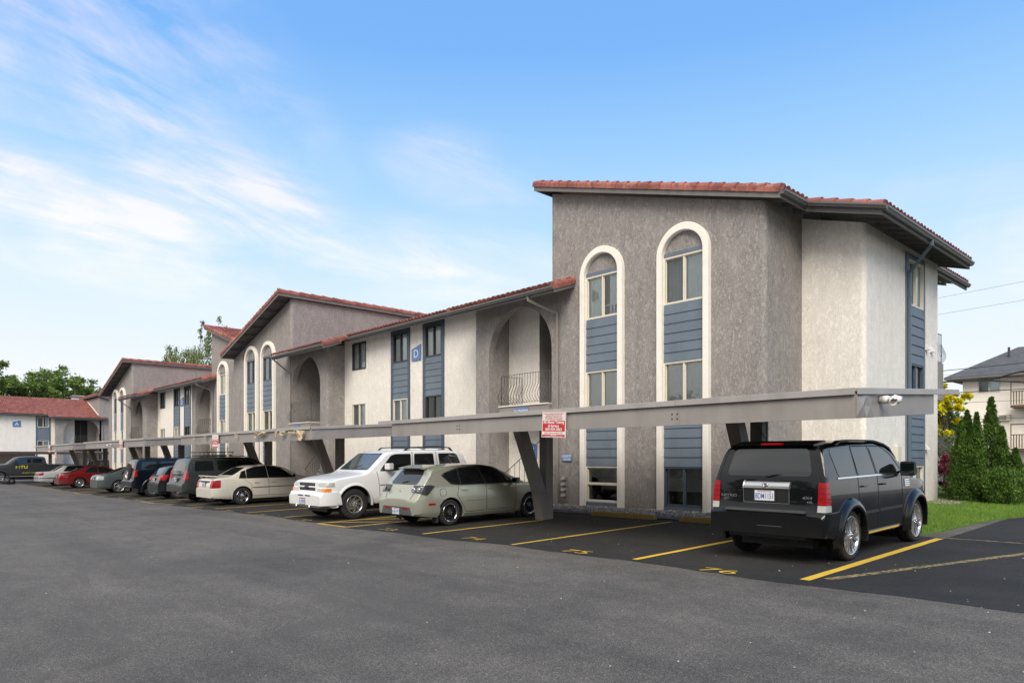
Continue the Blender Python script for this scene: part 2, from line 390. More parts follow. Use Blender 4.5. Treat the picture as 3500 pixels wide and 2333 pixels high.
def window(root, B, fr, u0, u1, z0, z1, fmat='cream_vinyl', inside='dark', split='v', n=0., screen=True, w=.05, depth=.9):
    mb = MB(B); fm = M[fmat]; mb.mat(fm)
    d0, d1 = n-.075, n+.022
    fr.box(mb, u0, u0+w, d0, d1, z0, z1); fr.box(mb, u1-w, u1, d0, d1, z0, z1)
    fr.box(mb, u0+w, u1-w, d0, d1, z0, z0+w); fr.box(mb, u0+w, u1-w, d0, d1, z1-w, z1)
    um = (u0+u1)/2; zm = (z0+z1)/2
    if split == 'v': fr.box(mb, um-w*.5, um+w*.5, d0+.02, d1-.012, z0+w, z1-w)
    else: fr.box(mb, u0+w, u1-w, d0+.02, d1-.012, zm-w*.5, zm+w*.5)
    # sash rails just inside the frame
    s = .018
    halves = [(u0+w, um-w*.5, z0+w, z1-w), (um+w*.5, u1-w, z0+w, z1-w)] if split == 'v' else [(u0+w, u1-w, z0+w, zm-w*.5), (u0+w, u1-w, zm+w*.5, z1-w)]
    for (a, b, c, d) in halves:
        fr.box(mb, a, a+s, n-.06, n-.028, c, d); fr.box(mb, b-s, b, n-.06, n-.028, c, d)
        fr.box(mb, a+s, b-s, n-.06, n-.028, c, c+s); fr.box(mb, a+s, b-s, n-.06, n-.028, d-s, d)
    win = mb.build('window', parent=root)
    g = MB(B)
    if 'blind' in inside or 'box' in inside: screen = False
    for k, (a, b, c, d) in enumerate(halves):
        g.mat(M['window_screen'] if (screen and k == 0) else M['window_glass'])
        g.quad(fr.p(a, n-.05, c), fr.p(b, n-.05, c), fr.p(b, n-.05, d), fr.p(a, n-.05, d))
    g.build('pane', parent=win, fixn=False)
    r = MB(B).mat(M['room_wall']); e = n-.13
    q = lambda *ps: r.quad(*[fr.p(*p) for p in ps])
    q((u0, e, z0), (u0, e, z1), (u0, -depth, z1), (u0, -depth, z0)); q((u1, e, z0), (u1, e, z1), (u1, -depth, z1), (u1, -depth, z0))
    q((u0, e, z0), (u1, e, z0), (u1, -depth, z0), (u0, -depth, z0)); q((u0, e, z1), (u1, e, z1), (u1, -depth, z1), (u0, -depth, z1))
    q((u0, -depth, z0), (u1, -depth, z0), (u1, -depth, z1), (u0, -depth, z1))
    r.build('window_recess', parent=win)
    nb = n-.085
    if inside.startswith('blind'):
        zb = z0+w if inside == 'blind' else z0+(z1-z0)*.38
        bl = MB(B).mat(M['blind']); z = z1-w
        while z > zb:
            bl.quad(fr.p(u0+w, nb-.008, z-.040), fr.p(u1-w, nb-.008, z-.040), fr.p(u1-w, nb+.010, z), fr.p(u0+w, nb+.010, z)); z -= .044
        fr.box(bl, u0+w, u1-w, nb-.02, nb+.015, z1-w, z1-w+.03)
        bl.build('blind', parent=win, fixn=False)
    elif inside.startswith('curtain'):
        cb = MB(B).mat(M['curtain'] if inside[-1] != 'w' else M['blind']); a0 = u0+w; b0 = u1-w; L = b0-a0
        spans = [(a0, a0+L*.50), (b0-L*.34, b0)] if inside[7:8] == '2' else [(a0, b0)]
        for sa, sb in spans:
            N = max(6, int((sb-sa)/.025)); row = []
            for i in range(N+1):
                u = sa+(sb-sa)*i/N; row.append((u, nb-.02+.02*sin(i*1.25)+.006*sin(i*2.9)))
            for i in range(N):
                (ua, na), (ub, nb_) = row[i], row[i+1]
                cb.add([fr.p(ua, na, z0+w), fr.p(ub, nb_, z0+w), fr.p(ub, nb_, z1-w), fr.p(ua, na, z1-w)], [(0, 1, 2, 3)], True)
        cb.build('curtain', parent=win, fixn=False)
    if 'box' in inside:
        ab = MB(B).mat(M['white_plastic']); fr.box(ab, u0+w+.25*(u1-u0), u1-w-.05, nb-.25, nb-.03, z0+w, z0+w+.34)
        ab.mat(M['room_dark']); fr.box(ab, u0+w+.32*(u1-u0), um-.04, nb-.03, nb-.025, z0+w+.05, z0+w+.29); fr.box(ab, um+.04, u1-w-.12, nb-.03, nb-.025, z0+w+.05, z0+w+.29)
        ab.build('window_fan', parent=win)
    return win

def siding(root, B, fr, u0, u1, z0, z1, n=.006, name='siding', mat='blue_siding', nb=6):
    mb = MB(B).mat(M[mat]); h = (z1-z0)/nb
    for k in range(nb):
        a, b = z0+k*h, z0+(k+1)*h
        mb.add([fr.p(u0, n, a), fr.p(u1, n, a), fr.p(u1, n+.030, a), fr.p(u0, n+.030, a),
                fr.p(u0, n, b), fr.p(u1, n, b), fr.p(u1, n+.008, b), fr.p(u0, n+.008, b)],
               [(0, 3, 2, 1), (3, 2, 6, 7), (0, 4, 7, 3), (1, 2, 6, 5), (4, 5, 6, 7)])
    return mb.build(name, parent=root)

def arch_trim(root, B, fr, uo0, uo1, zap, zbot, band=.17, d=.145, top_band=.2):
    """white plaster surround: two legs and a half-round head"""
    ro = (uo1-uo0)/2; uc = (uo0+uo1)/2; ri = ro-band; zs = zap-ro; n = 24
    o = [(uo0, zbot)]+[(uc-ro*cos(pi*k/n), zs+ro*sin(pi*k/n)) for k in range(n+1)]+[(uo1, zbot)]
    i_ = [(uo0+band, zbot)]+[(uc-ri*cos(pi*k/n), zs+(ri-.0)*sin(pi*k/n)*(ro-top_band)/ri) for k in range(n+1)]+[(uo1-band, zbot)]
    mb = MB(B).mat(M['trim_white']); m = len(o)
    v = [fr.p(u, d, z) for u, z in o]+[fr.p(u, d, z) for u, z in i_]+[fr.p(u, 0, z) for u, z in o]+[fr.p(u, 0, z) for u, z in i_]
    f = []
    for k in range(m-1):
        f += [(k, k+1, k+1+m, k+m), (k, k+2*m, k+1+2*m, k+1), (k+m, k+m+1, k+3*m+1, k+3*m)]
    f += [(0, m, 3*m, 2*m), (m-1, 2*m-1, 4*m-1, 3*m-1)]
    mb.add(v, f)
    o_ = mb.build('arch_surround', parent=root, bevel=.014, seg=2)
    return zs

TP = .235
def tiled_roof(root, B, O, U, V, ul, vl, pitch, name='roof', course=.37):
    """barrel-tile slope: O is the lower left corner of the tile surface, U runs along the eave, V points up the slope (horizontal unit)"""
    O = Vector(O); U = Vector(U); V = Vector(V); Z = Vector((0, 0, 1))
    up = (V+Z*pitch); L = sqrt(1+pitch*pitch); nrm = (Z-V*pitch)/L
    prof = [(0, .0), (.13, .024), (.30, .047), (.5, .054), (.70, .047), (.87, .024)]
    nt = max(1, int(round(ul/TP))); tp = ul/nt; us = [((i+t)*tp, h) for i in range(nt) for t, h in prof]+[(ul, 0)]
    nc = max(1, int(round(vl*L/course))); vs, fs = [], []; m = len(us)
    for c in range(nc):
        for e in (0, 1):
            vv = vl*(c+e)/nc; off = .034*(1-e)
            jit = 0
            for k, (u, h) in enumerate(us):
                if k % len(prof) == 0: jit = .006*sin(k*12.9+c*7.7)
                vs.append(O+U*u+up*(vv-(.03 if e == 0 else 0))+nrm*(h*(1.08-.16*e)+off+.045+jit))
    for r in range(2*nc-1):
        for k in range(m-1): fs.append((r*m+k, r*m+k+1, (r+1)*m+k+1, (r+1)*m+k))
    # thickness at the eave
    b0 = len(vs)
    for k, (u, h) in enumerate(us): vs.append(O+U*u+nrm*(h*.55+.01))
    for k in range(m-1): fs.append((b0+k, b0+k+1, k+1, k))
    mb = MB(B).mat(M['roof_tile']); mb.add(vs, fs, False)
    mb.mat(M['soffit']); a = O-nrm*.005; q = [a, a+U*ul, a+U*ul+up*vl, a+up*vl]; mb.add(q, [(0, 3, 2, 1)])
    return mb.build(name, parent=root, fixn=False)

def rake_tiles(root, B, a, b, out, up=(0, 0, 1), length=.36, k=1.0):
    """row of overlapping edge tiles from a (low) to b (high); out points away from the roof"""
    a = Vector(a); b = Vector(b); out = Vector(out); d = b-a; L = d.length; d.normalize()
    w = Vector(up)-d*d.dot(Vector(up)); w.normalize(); n = max(1, int(round(L/length)))
    prof = [(.03, -.10), (.045, .02), (.03, .075), (-.01, .115), (-.07, .125), (-.13, .10), (-.165, .045), (-.17, -.02), (-.02, -.10)]
    mb = MB(B).mat(M['roof_tile'])
    for i in range(n):
        p = a+d*(L*i/n-.02); q = a+d*(L*(i+1)/n+.0); lift = w*.022*k+w*.004*sin(i*5.1)
        v = [p+out*(x*k+.012)+w*(y*k)+lift for x, y in prof]+[q+out*(x*k)*.9+w*(y*k)*.82 for x, y in prof]; m = len(prof)
        mb.add(v, [(j, (j+1) % m, (j+1) % m+m, j+m) for j in range(m)]); mb.add(v[:m], [tuple(range(m))[::-1]]); mb.add(v[m:], [tuple(range(m))])
    return mb.build('edge_tiles', parent=root)

def gutter(root, B, a, b, out, mat='gutter_grey'):
    a = Vector(a); b = Vector(b)
    prof = [(0, 0), (.085, 0), (.10, .03), (.115, .055), (.13, .06), (.13, .105), (.12, .105), (.12, .07), (.02, .015), (.012, .105), (0, .105)]
    mb = MB(B).mat(M[mat]); mb.prism(prof, a, b, out, (0, 0, 1)); return mb.build('gutter', parent=root)

def downpipe(root, B, pts, mat='downspout', w=.075):
    mb = MB(B).mat(M[mat])
    for p, q in zip(pts, pts[1:]):
        d = (Vector(q)-Vector(p)).normalized()*.02
        mb.beam(Vector(p)-d, Vector(q)+d, w, w*.8, (0, 1, 0.01))
    z = pts[-2][2]
    x, y = pts[-1][0], pts[-1][1]
    for zz in (z-.7, (z+pts[-1][2])/2, pts[-1][2]+.5): mb.box(x-w*.62, x+w*.62, y-w*.5, y+w*.5, zz, zz+.04)
    return mb.build('downspout', parent=root, bevel=.006)

def railing(root, B, path, z, h=1.02, out=None, sp=.125, belly=.17, name='railing'):
    """wrought iron rail with bellied bars; path [(x,y)..], bars bow away along out for each segment"""
    mb = MB(B).mat(M['iron'])
    for i, (p, q) in enumerate(zip(path, path[1:])):
        P = Vector((p[0], p[1], 0)); Q = Vector((q[0], q[1], 0)); d = Q-P; L = d.length; d.normalize(); o = Vector((*out[i], 0))
        mb.beam(P+Vector((0, 0, z+h)), Q+Vector((0, 0, z+h)), .035, .012); mb.beam(P+Vector((0, 0, z+.08)), Q+Vector((0, 0, z+.08)), .03, .012)
        n = max(2, int(L/sp))
        for k in range(n+1):
            c = P+d*(L*k/n)
            prof = [(0, h), (0, h*.70), (.02, h*.63), (belly*.55, h*.50), (belly, h*.34), (belly*.93, h*.22), (belly*.45, h*.12), (0, .08)]
            mb.tube([c+o*a+Vector((0, 0, z+b)) for a, b in prof], .0085, 5, cap=False)
        for k in (0, 1):
            c = (P, Q)[k]; mb.tube([c+Vector((0, 0, z-.12)), c+Vector((0, 0, z+h+.01))], .011, 6)
    return mb.build(name, parent=root)

def text_obj(s, size, mat, name, parent, base, fr=None, u=0, n=0, z=0, loc=None, rot=None, bold=0.0, ex=.003, align='CENTER', space=1.0, xs=1.0, shear=0):
    cu = bpy.data.curves.new('t', 'FONT'); cu.body = s; cu.size = size; cu.extrude = ex; cu.offset = bold; cu.align_x = align; cu.align_y = 'CENTER'
    cu.space_line = .95; cu.space_character = space; cu.shear = shear; cu.resolution_u = 3
    t = bpy.data.objects.new('t', cu); C.objects.link(t)
    dg = bpy.context.evaluated_depsgraph_get(); me = bpy.data.meshes.new_from_object(t.evaluated_get(dg))
    bpy.data.objects.remove(t)
    me.materials.clear(); me.materials.append(M[mat]); me.name = name
    if fr is not None:
        R = Matrix((fr.u, Vector((0, 0, 1)), fr.n)).transposed().to_4x4()
        T = Matrix.Translation(fr.p(u, n, z)-Vector(base)) @ R
    else: T = Matrix.Translation(Vector(loc)-Vector(base)) @ rot
    me.transform(T @ Matrix.Diagonal((xs, 1, 1, 1)))
    o = bpy.data.objects.new(name, me); C.objects.link(o); o.parent = parent
    return o

def poly_plate(mb, fr, pts, n0, n1):
    m = len(pts); v = [fr.p(u, n0, z) for u, z in pts]+[fr.p(u, n1, z) for u, z in pts]
    mb.add(v, [tuple(range(m)), tuple(range(2*m-1, m-1, -1))]+[(i, (i+1) % m, (i+1) % m+m, i+m) for i in range(m)])

# ------------------------------------------------------------------ the long apartment building (one wing)
def apartment(DX, DY, DZ, label, full, right_cut=None):
    """two outward-sloping towers with a low section between; DX/DY/DZ shift the whole wing"""
    def X(x): return x+DX
    Yf = 15.9+DY; Yw = 16.85+DY; GR = -1.75; back = 28.6+DY
    B = (X(-24.7), Yf, -1.6)
    root = empty('apartment_building', B, label, 'building')
    ff, fw = front(Yf), front(Yw)
    Z = lambda z: z+DZ
    zR = lambda x: 8.78-.30*(x-DX+15.87)+DZ      # tile surface of the right tower
    zL = lambda x: 8.46-.303*(-33.8-(x-DX))+DZ
    TH = .30
    grey = MB(B).mat(M['stucco_grey']); white = MB(B).mat(M['stucco_white'])
    # ---- right tower
    xl, xr = X(-15.37), X(-8.23)
    if right_cut: xr = right_cut
    holes = []; cols = [(X(-14.10), X(-12.50), X(-13.94), X(-12.68)), (X(-11.31), X(-9.71), X(-11.15), X(-9.89))]
    wz = [(4.12, 5.40), (1.30, 2.57), (-1.32, -.25)]
    styles = [[('cream_vinyl', 'curtain2 box', 'v'), ('cream_vinyl', 'blind', 'v'), ('cream_vinyl', 'dark', 'h')],
              [('cream_vinyl', 'curtain', 'v'), ('cream_vinyl', 'blind', 'v'), ('navy_frame', 'blindhalf', 'v')]]
    for c in cols:
        if c[1] > xr+.3: continue
        for a, b in wz: holes.append((c[2]-.02, c[3]+.02, Z(a), Z(b)))
    rc = .13 if full else 0
    wall(grey, ff, xl, xr-rc, GR, lambda x: zR(x)-TH, holes)
    for ci, c in enumerate(cols):
        if c[1] > xr+.3: continue
        arch_trim(root, B, ff, c[0], c[1], Z(6.2), Z(-1.50))
        for (a, b), st in zip(wz, styles[ci]): window(root, B, ff, c[2], c[3], Z(a), Z(b), st[0], st[1], st[2])
        siding(root, B, ff, c[2], c[3], Z(2.57), Z(4.12)); siding(root, B, ff, c[2], c[3], Z(-.25), Z(1.30))
        mb = MB(B).mat(M['blue_siding']); ff.box(mb, c[2], c[3], .004, .03, Z(5.40), Z(5.50)); ff.box(mb, c[2], c[3], .004, .035, Z(-1.48), Z(-1.32)); mb.build('trim_board', parent=root)
    # side of the right tower
    if full:
        fs = side(xr)
        v = []
        for k in range(7):
            t = pi/2*k/6; v.append((xr-rc+rc*sin(t), Yf+rc-rc*cos(t)))
        for (p, q) in zip(v, v[1:]):
            grey.add([(p[0], p[1], GR), (q[0], q[1], GR), (q[0], q[1], zR(q[0])-TH), (p[0], p[1], zR(p[0])-TH)], [(0, 1, 2, 3)], True)
        wall(grey, fs, Yf+rc, 17.83+DY, GR, zR(xr)-TH)
        # white projecting end
        xb = X(-6.66); y0, y1 = 17.83+DY, 23.3+DY; r2 = .12
        wall(white, front(y0), xr, xb-r2, GR, lambda x: zR(x)-TH)
        pv = [(xb-r2+r2*sin(pi/2*k/6), y0+r2-r2*cos(pi/2*k/6)) for k in range(7)]
        for (p, q) in zip(pv, pv[1:]):
            white.add([(p[0], p[1], GR), (q[0], q[1], GR), (q[0], q[1], zR(q[0])-TH), (p[0], p[1], zR(p[0])-TH)], [(0, 1, 2, 3)], True)
        fb = side(xb); sw = [(4.16, 5.42), (1.30, 2.58), (-1.32, -.22)]
        wall(white, fb, y0+r2, y1, GR, zR(xb)-TH, [(20.80, 22.0, Z(a), Z(b)) for a, b in sw])
        wall(white, Frame((0, y1, 0), (1, 0, 0), (0, 1, 0)), xr, xb, GR, lambda x: zR(x)-TH)
        for (a, b), st in zip(sw, [('cream_vinyl', 'curtainw'), ('navy_frame', 'dark'), ('cream_vinyl', 'curtain2')]): window(root, B, fb, 20.80, 22.0, Z(a), Z(b), st[0], st[1])
        siding(root, B, fb, 20.80, 22.0, Z(2.58), Z(4.16)); siding(root, B, fb, 20.80, 22.0, Z(-.22), Z(1.30), nb=7)
        mb = MB(B).mat(M['blue_siding'])
        for u0, u1 in ((20.58, 20.80), (22.0, 22.09)): fb.box(mb, u0, u1, .004, .036, Z(-1.5), Z(5.56))
        fb.box(mb, 20.80, 22.0, .004, .036, Z(5.42), Z(5.56)); fb.box(mb, 20.80, 22.0, .004, .034, Z(-1.5), Z(-1.32)); mb.build('trim_board', parent=root)
        wall(grey, side(xr+.02), y1, back, GR, zR(xr)-TH)
        # dryer hoods, meter box, small vents
        mb = MB(B).mat(M['white_plastic'])
        for (u, z) in ((22.25, 3.12), (22.68, 3.10), (22.2, .27)):
            v = [fb.p(u-.07, 0, z+.12), fb.p(u+.07, 0, z+.12), fb.p(u+.07, .0, z-.05), fb.p(u-.07, 0, z-.05), fb.p(u-.07, .12, z-.05), fb.p(u+.07, .12, z-.05)]
            mb.add(v, [(0, 1, 5, 4), (0, 4, 3), (1, 2, 5), (3, 4, 5, 2)])
        mb.build('vent_hood', parent=root)
        mb = MB(B).mat(M['cream_vinyl']); fb.box(mb, 19.72, 20.0, 0, .11, Z(-.12), Z(.30)); fb.box(mb, 19.76, 19.9, 0, .08, Z(-.3), Z(-.12)); mb.build('cable_box', parent=root, bevel=.01)
        # balcony further back
        mb = MB(B).mat(M['stucco_grey']); mb.box(xr, xr+.8, 24.9, 26.6, 1.9, 3.15); mb.box(xr, xr+.8, 24.9, 26.6, -.9, .05); mb.build('balcony', parent=root)
        railing(root, B, [(xr, 24.95), (xr+.75, 24.95), (xr+.75, 26.55)], 3.1, out=[(0, -1), (1, 0)], belly=.14)
        railing(root, B, [(xr, 24.95), (xr+.75, 24.95), (xr+.75, 26.55)], .0, out=[(0, -1), (1, 0)], belly=.14)
    # ---- right tower roof (slopes down to the right)
    yr = 15.58+DY; U = (0, 1, 0); V = (-1, 0, 0)
    xe = X(-7.72) if not right_cut else right_cut+.35; xt = X(-15.87)
    zt = lambda x: zR(x)-.075
    rf = tiled_roof(root, B, (xe, yr, zt(xe)), U, V, back-yr+.2, xe-xt, .30)
    rake_tiles(rf, B, (xe, yr, zt(xe)-.01), (xt-.03, yr, zt(xt)+.0), (0, -1, 0), length=.385)
    mb = MB(B).mat(M['fascia_grey']); sl = Vector((xt-xe, 0, .30*(xe-xt)))
    def raf(a, b, y0, y1, h=.22, dz=0.): mb.add([(a, y0, zt(a)-h+dz), (b, y0, zt(b)-h+dz), (b, y0, zt(b)+dz-.005), (a, y0, zt(a)+dz-.005), (a, y1, zt(a)-h+dz), (b, y1, zt(b)-h+dz), (b, y1, zt(b)+dz-.005), (a, y1, zt(a)+dz-.005)], [(0, 3, 2, 1), (4, 5, 6, 7), (0, 1, 5, 4), (3, 7, 6, 2), (0, 4, 7, 3), (1, 2, 6, 5)])
    raf(xt, xe, yr, yr+.045); mb.box(xt, xt+.045, yr+.045, back, zt(xt)-.22, zt(xt)-.006)
    mb.box(xe-.04, xe, yr+.045, (16.9+DY) if full else back, zt(xe)-.20, zt(xe)-.005); mb.build('fascia', parent=rf)
    if full:
        mb = MB(B).mat(M['soffit'])
        y = yr+.55
        while y < back: raf(xr, xe-.05, y, y+.045, .17, -.01); y += .6
        mb.build('rafters', parent=rf)
        gutter(rf, B, (xe, yr+.02, zt(xe)-.13), (xe, 16.9, zt(xe)-.13), (1, 0, 0))
        # lower slope over the projecting end
        x2 = X(-5.95); ya, yb = 16.9, 23.75
        r2_ = tiled_roof(root, B, (x2, ya, zt(x2)), U, V, yb-ya, xe-x2*1.0 if False else x2-xe+0, .30, name='roof') if False else tiled_roof(root, B, (x2, ya, zt(x2)), U, V, yb-ya, x2-xe, .30)
        rake_tiles(r2_, B, (x2, ya, zt(x2)-.01), (xe, ya, zt(xe)), (0, -1, 0), length=.36)
        mb = MB(B).mat(M['fascia_grey']); raf(xe, x2, ya, ya+.045); mb.box(x2-.04, x2, ya+.045, yb, zt(x2)-.20, zt(x2)-.005); raf(xe, x2, yb-.045, yb); mb.build('fascia', parent=r2_)
        mb = MB(B).mat(M['soffit']); y = ya+.45
        while y < yb: raf(xb-.02, x2-.05, y, y+.045, .17, -.01); y += .6
        mb.build('rafters', parent=r2_)
        gutter(r2_, B, (x2, ya+.0, zt(x2)-.13), (x2, yb, zt(x2)-.13), (1, 0, 0))
        gutter(r2_, B, (xe+.13, ya-.02, zt(xe)-.14), (x2+.13, ya-.02, zt(x2)-.135), (0, -1, 0))
        downpipe(root, B, [(x2+.06, 20.15, zt(x2)-.12), (x2+.06, 20.15, zt(x2)-.25), (xb+.09, 20.66, zt(x2)-.72), (xb+.09, 20.66, -1.35)], 'downspout_blue')
        # set-back eave behind
        x3 = X(-6.95); y3, y4 = 23.75, 27.4
        r3 = tiled_roof(root, B, (x3, y3, zt(x3)-.15), U, V, y4-y3, x3-xe, .30)
        mb = MB(B).mat(M['fascia_grey']); mb.box(x3-.04, x3, y3, y4, zt(x3)-.36, zt(x3)-.16); mb.build('fascia', parent=r3); gutter(r3, B, (x3, y3, zt(x3)-.28), (x3, y4, zt(x3)-.28), (1, 0, 0))
    # ---- left tower
    xl2, xc = X(-41.6), X(-33.99); cols2 = [(X(-39.74), X(-38.02), X(-39.57), X(-38.20)), (X(-37.53), X(-35.78), X(-37.36), X(-35.96))]
    wz2 = [(4.15, 5.45), (1.30, 2.57), (-1.32, -.25)]; holes = [(c[2]-.02, c[3]+.02, Z(a), Z(b)) for c in cols2 for a, b in wz2]
    rc = .16
    wall(grey, ff, xl2, xc-rc, GR-.1, lambda x: zL(x)-TH, holes)
    pv = [(xc-rc+rc*sin(pi/2*k/6), Yf+rc-rc*cos(pi/2*k/6)) for k in range(7)]
    for (p, q) in zip(pv, pv[1:]):
        grey.add([(p[0], p[1], GR), (q[0], q[1], GR), (q[0], q[1], zL(xc)-TH+.05), (p[0], p[1], zL(xc)-TH+.05)], [(0, 1, 2, 3)], True)
    wall(grey, side(xc), Yf+rc, back, GR, zL(xc)-TH+.05)
    wall(grey, Frame((xl2, 0, 0), (0, -1, 0), (-1, 0, 0)), -back, -Yf, GR-.1, zL(xl2)-TH)
    stl = [[('navy_frame', 'blind'), ('cream_vinyl', 'curtain2'), ('cream_vinyl', 'dark')], [('navy_frame', 'blind'), ('cream_vinyl', 'dark'), ('cream_vinyl', 'dark')]]
    for ci, c in enumerate(cols2):
        arch_trim(root, B, ff, c[0], c[1], Z(6.27), Z(-1.6))
        for (a, b), st in zip(wz2, stl[ci]): window(root, B, ff, c[2], c[3], Z(a), Z(b), st[0], st[1])
        siding(root, B, ff, c[2], c[3], Z(2.57), Z(4.15)); siding(root, B, ff, c[2], c[3], Z(-.25), Z(1.30))
        mb = MB(B).mat(M['blue_siding']); ff.box(mb, c[2], c[3], .004, .03, Z(5.45), Z(5.53)); mb.build('trim_board', parent=root)
    yr = 15.15+DY; xe2, xt2 = X(-41.65), X(-33.8); ztl = lambda x: zL(x)-.075
    rf = tiled_roof(root, B, (xe2, back+.2, ztl(xe2)), (0, -1, 0), (1, 0, 0), back+.2-yr, xt2-xe2, .303)
    rake_tiles(rf, B, (xe2, yr, ztl(xe2)), (xt2, yr, ztl(xt2)), (0, -1, 0), length=.385)
    rake_tiles(rf, B, (xt2, yr, ztl(xt2)), (xt2, back, ztl(xt2)), (1, 0, 0), length=.6)
    mb = MB(B).mat(M['fascia_grey']); zz = ztl
    def raf2(a, b, y0, y1, h=.22, dz=0.): mb.add([(a, y0, zz(a)-h+dz), (b, y0, zz(b)-h+dz), (b, y0, zz(b)+dz-.005), (a, y0, zz(a)+dz-.005), (a, y1, zz(a)-h+dz), (b, y1, zz(b)-h+dz), (b, y1, zz(b)+dz-.005), (a, y1, zz(a)+dz-.005)], [(0, 3, 2, 1), (4, 5, 6, 7), (0, 1, 5, 4), (3, 7, 6, 2), (0, 4, 7, 3), (1, 2, 6, 5)])
    raf2(xe2, xt2, yr, yr+.045); mb.box(xt2-.045, xt2, yr+.045, back, zz(xt2)-.23, zz(xt2)-.01); mb.box(xe2, xe2+.04, yr+.045, back, zz(xe2)-.2, zz(xe2)-.005); mb.build('fascia', parent=rf)
    mb = MB(B).mat(M['soffit']); n = 8
    for k in range(1, n):
        xx = xe2+(xt2-xe2)*k/n; mb.add([(xx, yr+.045, zz(xx)-.16), (xx+.045, yr+.045, zz(xx)-.147), (xx+.045, Yf, zz(xx)-.147), (xx, Yf, zz(xx)-.16), (xx, yr+.045, zz(xx)-.01), (xx+.045, yr+.045, zz(xx)+.0), (xx+.045, Yf, zz(xx)+.0), (xx, Yf, zz(xx)-.01)], [(0, 1, 2, 3), (0, 4, 5, 1), (0, 3, 7, 4), (1, 5, 6, 2)])
    mb.build('rafters', parent=rf)
    # attic louvre beside the surround
    mb = MB(B).mat(M['rust'])
    for k in range(5): ff.box(mb, X(-40.2), X(-39.85), .004, .03, Z(5.60+k*.07), Z(5.65+k*.07))
    mb.build('louvre', parent=root)
    # ---- low middle section
    p = .335; e0 = 15.0+DY; e1 = 16.2+DY; ez = Z(5.20)
    ez1 = ez+p*(e1-e0)
    zt = lambda y: ez+p*(y-e0)-.075
    xbL, xbR = X(-30.18), X(-19.15)
    # white wall
    topw = zt(Yw)-.165
    cw = [(X(-29.45), X(-28.22))]; bc = [(X(-26.09), X(-24.64), X(-25.92), X(-24.80)), (X(-23.70), X(-22.25), X(-23.52), X(-22.42))]
    hs = [(cw[0][0], cw[0][1], Z(a), Z(b)) for a, b in ((4.10, 5.37), (1.28, 2.53))]
    for c in bc: hs += [(c[2], c[3], Z(a), Z(b)) for a, b in ((4.10, 5.36), (1.24, 2.52), (-1.3, -.3))]
    wall(white, fw, xbL, xbR, GR, topw, hs)
    window(root, B, fw, cw[0][0], cw[0][1], Z(4.10), Z(5.37), 'dark_metal', 'curtain' if not full else 'blind'); window(root, B, fw, cw[0][0], cw[0][1], Z(1.28), Z(2.53), 'cream_vinyl', 'curtain')
    sts = [[('dark_metal', 'curtain'), ('cream_vinyl', 'curtain'), ('cream_vinyl', 'dark')], [('dark_metal', 'blind'), ('dark_metal', 'dark'), ('cream_vinyl', 'dark')]]
    for ci, c in enumerate(bc):
        for (a, b), st in zip(((4.10, 5.36), (1.24, 2.52), (-1.3, -.3)), sts[ci]): window(root, B, fw, c[2], c[3], Z(a), Z(b), st[0], st[1], n=.012)
        siding(root, B, fw, c[2], c[3], Z(2.52), Z(4.10)); siding(root, B, fw, c[2], c[3], Z(-.3), Z(1.24))
        mb = MB(B).mat(M['navy_frame']); t0, t1 = Z(-1.45), Z(5.50)
        fw.box(mb, c[0], c[2], .004, .038, t0, t1); fw.box(mb, c[3], c[1], .004, .038, t0, t1); fw.box(mb, c[2], c[3], .004, .038, Z(5.36), t1); mb.build('trim_board', parent=root)
    # arch bays
    ztop = zt(Yf)-.165
    for side_, (a, b, uc, r) in (('R', (xbR, xl, X(-16.92), 1.52)), ('L', (xc, xbL, X(-32.36), 1.53))):
        zs = Z(3.48); rcn = .16
        if side_ == 'R': arch_wall(grey, ff, a, b, GR, ztop, uc, r, zs)
        else:
            arch_wall(grey, ff, a, b-rcn, GR, ztop, uc, r, zs)
            pv = [(b-rcn+rcn*sin(pi/2*k/6), Yf+rcn-rcn*cos(pi/2*k/6)) for k in range(7)]
            for (p0, q0) in zip(pv, pv[1:]): grey.add([(p0[0], p0[1], GR), (q0[0], q0[1], GR), (q0[0], q0[1], ztop), (p0[0], p0[1], ztop)], [(0, 1, 2, 3)], True)
            wall(grey, side(b), Yf+rcn, Yw, GR, ztop+.1)
            white_ = white
        if side_ == 'R': wall(grey, Frame((a, 0, 0), (0, -1, 0), (-1, 0, 0)), -Yw, -Yf, GR, ztop+.1)
        # interior
        yd = 19.6+DY; u0, u1 = uc-r, uc+r
        if side_ == 'R': xm = X(-16.9); wl = (u0, xm); dp = (xm, xl)
        else: xm = X(-32.4); wl = (xm, u1); dp = (xc+.02, xm)
        wall(white, front(Yw), wl[0]-.0, wl[1], GR, ztop)
        wall(grey, side(xm) if side_ == 'R' else Frame((xm, 0, 0), (0, -1, 0), (-1, 0, 0)), Yw if side_ == 'R' else -yd, yd if side_ == 'R' else -Yw, GR, ztop)
        wall(grey, front(yd), dp[0], dp[1], GR, ztop)
        if side_ == 'R': wall(grey, side(u0), Yf+.28, Yw, GR, ztop)
        else: wall(grey, side(u0+.0), Yf+.28, yd, GR, ztop); wall(grey, Frame((u1, 0, 0), (0, -1, 0), (-1, 0, 0)), -Yw, -Yf-.28, GR, ztop)
        grey.quad((u0, Yf+.05, ztop-.05), (u1, Yf+.05, ztop-.05), (u1, yd, ztop-.05), (u0, yd, ztop-.05))
        # balcony slab and bellied rail
        if side_ == 'R': bx0, bx1 = X(-17.75), X(-15.42)
        else: bx0, bx1 = X(-33.88), X(-31.6)
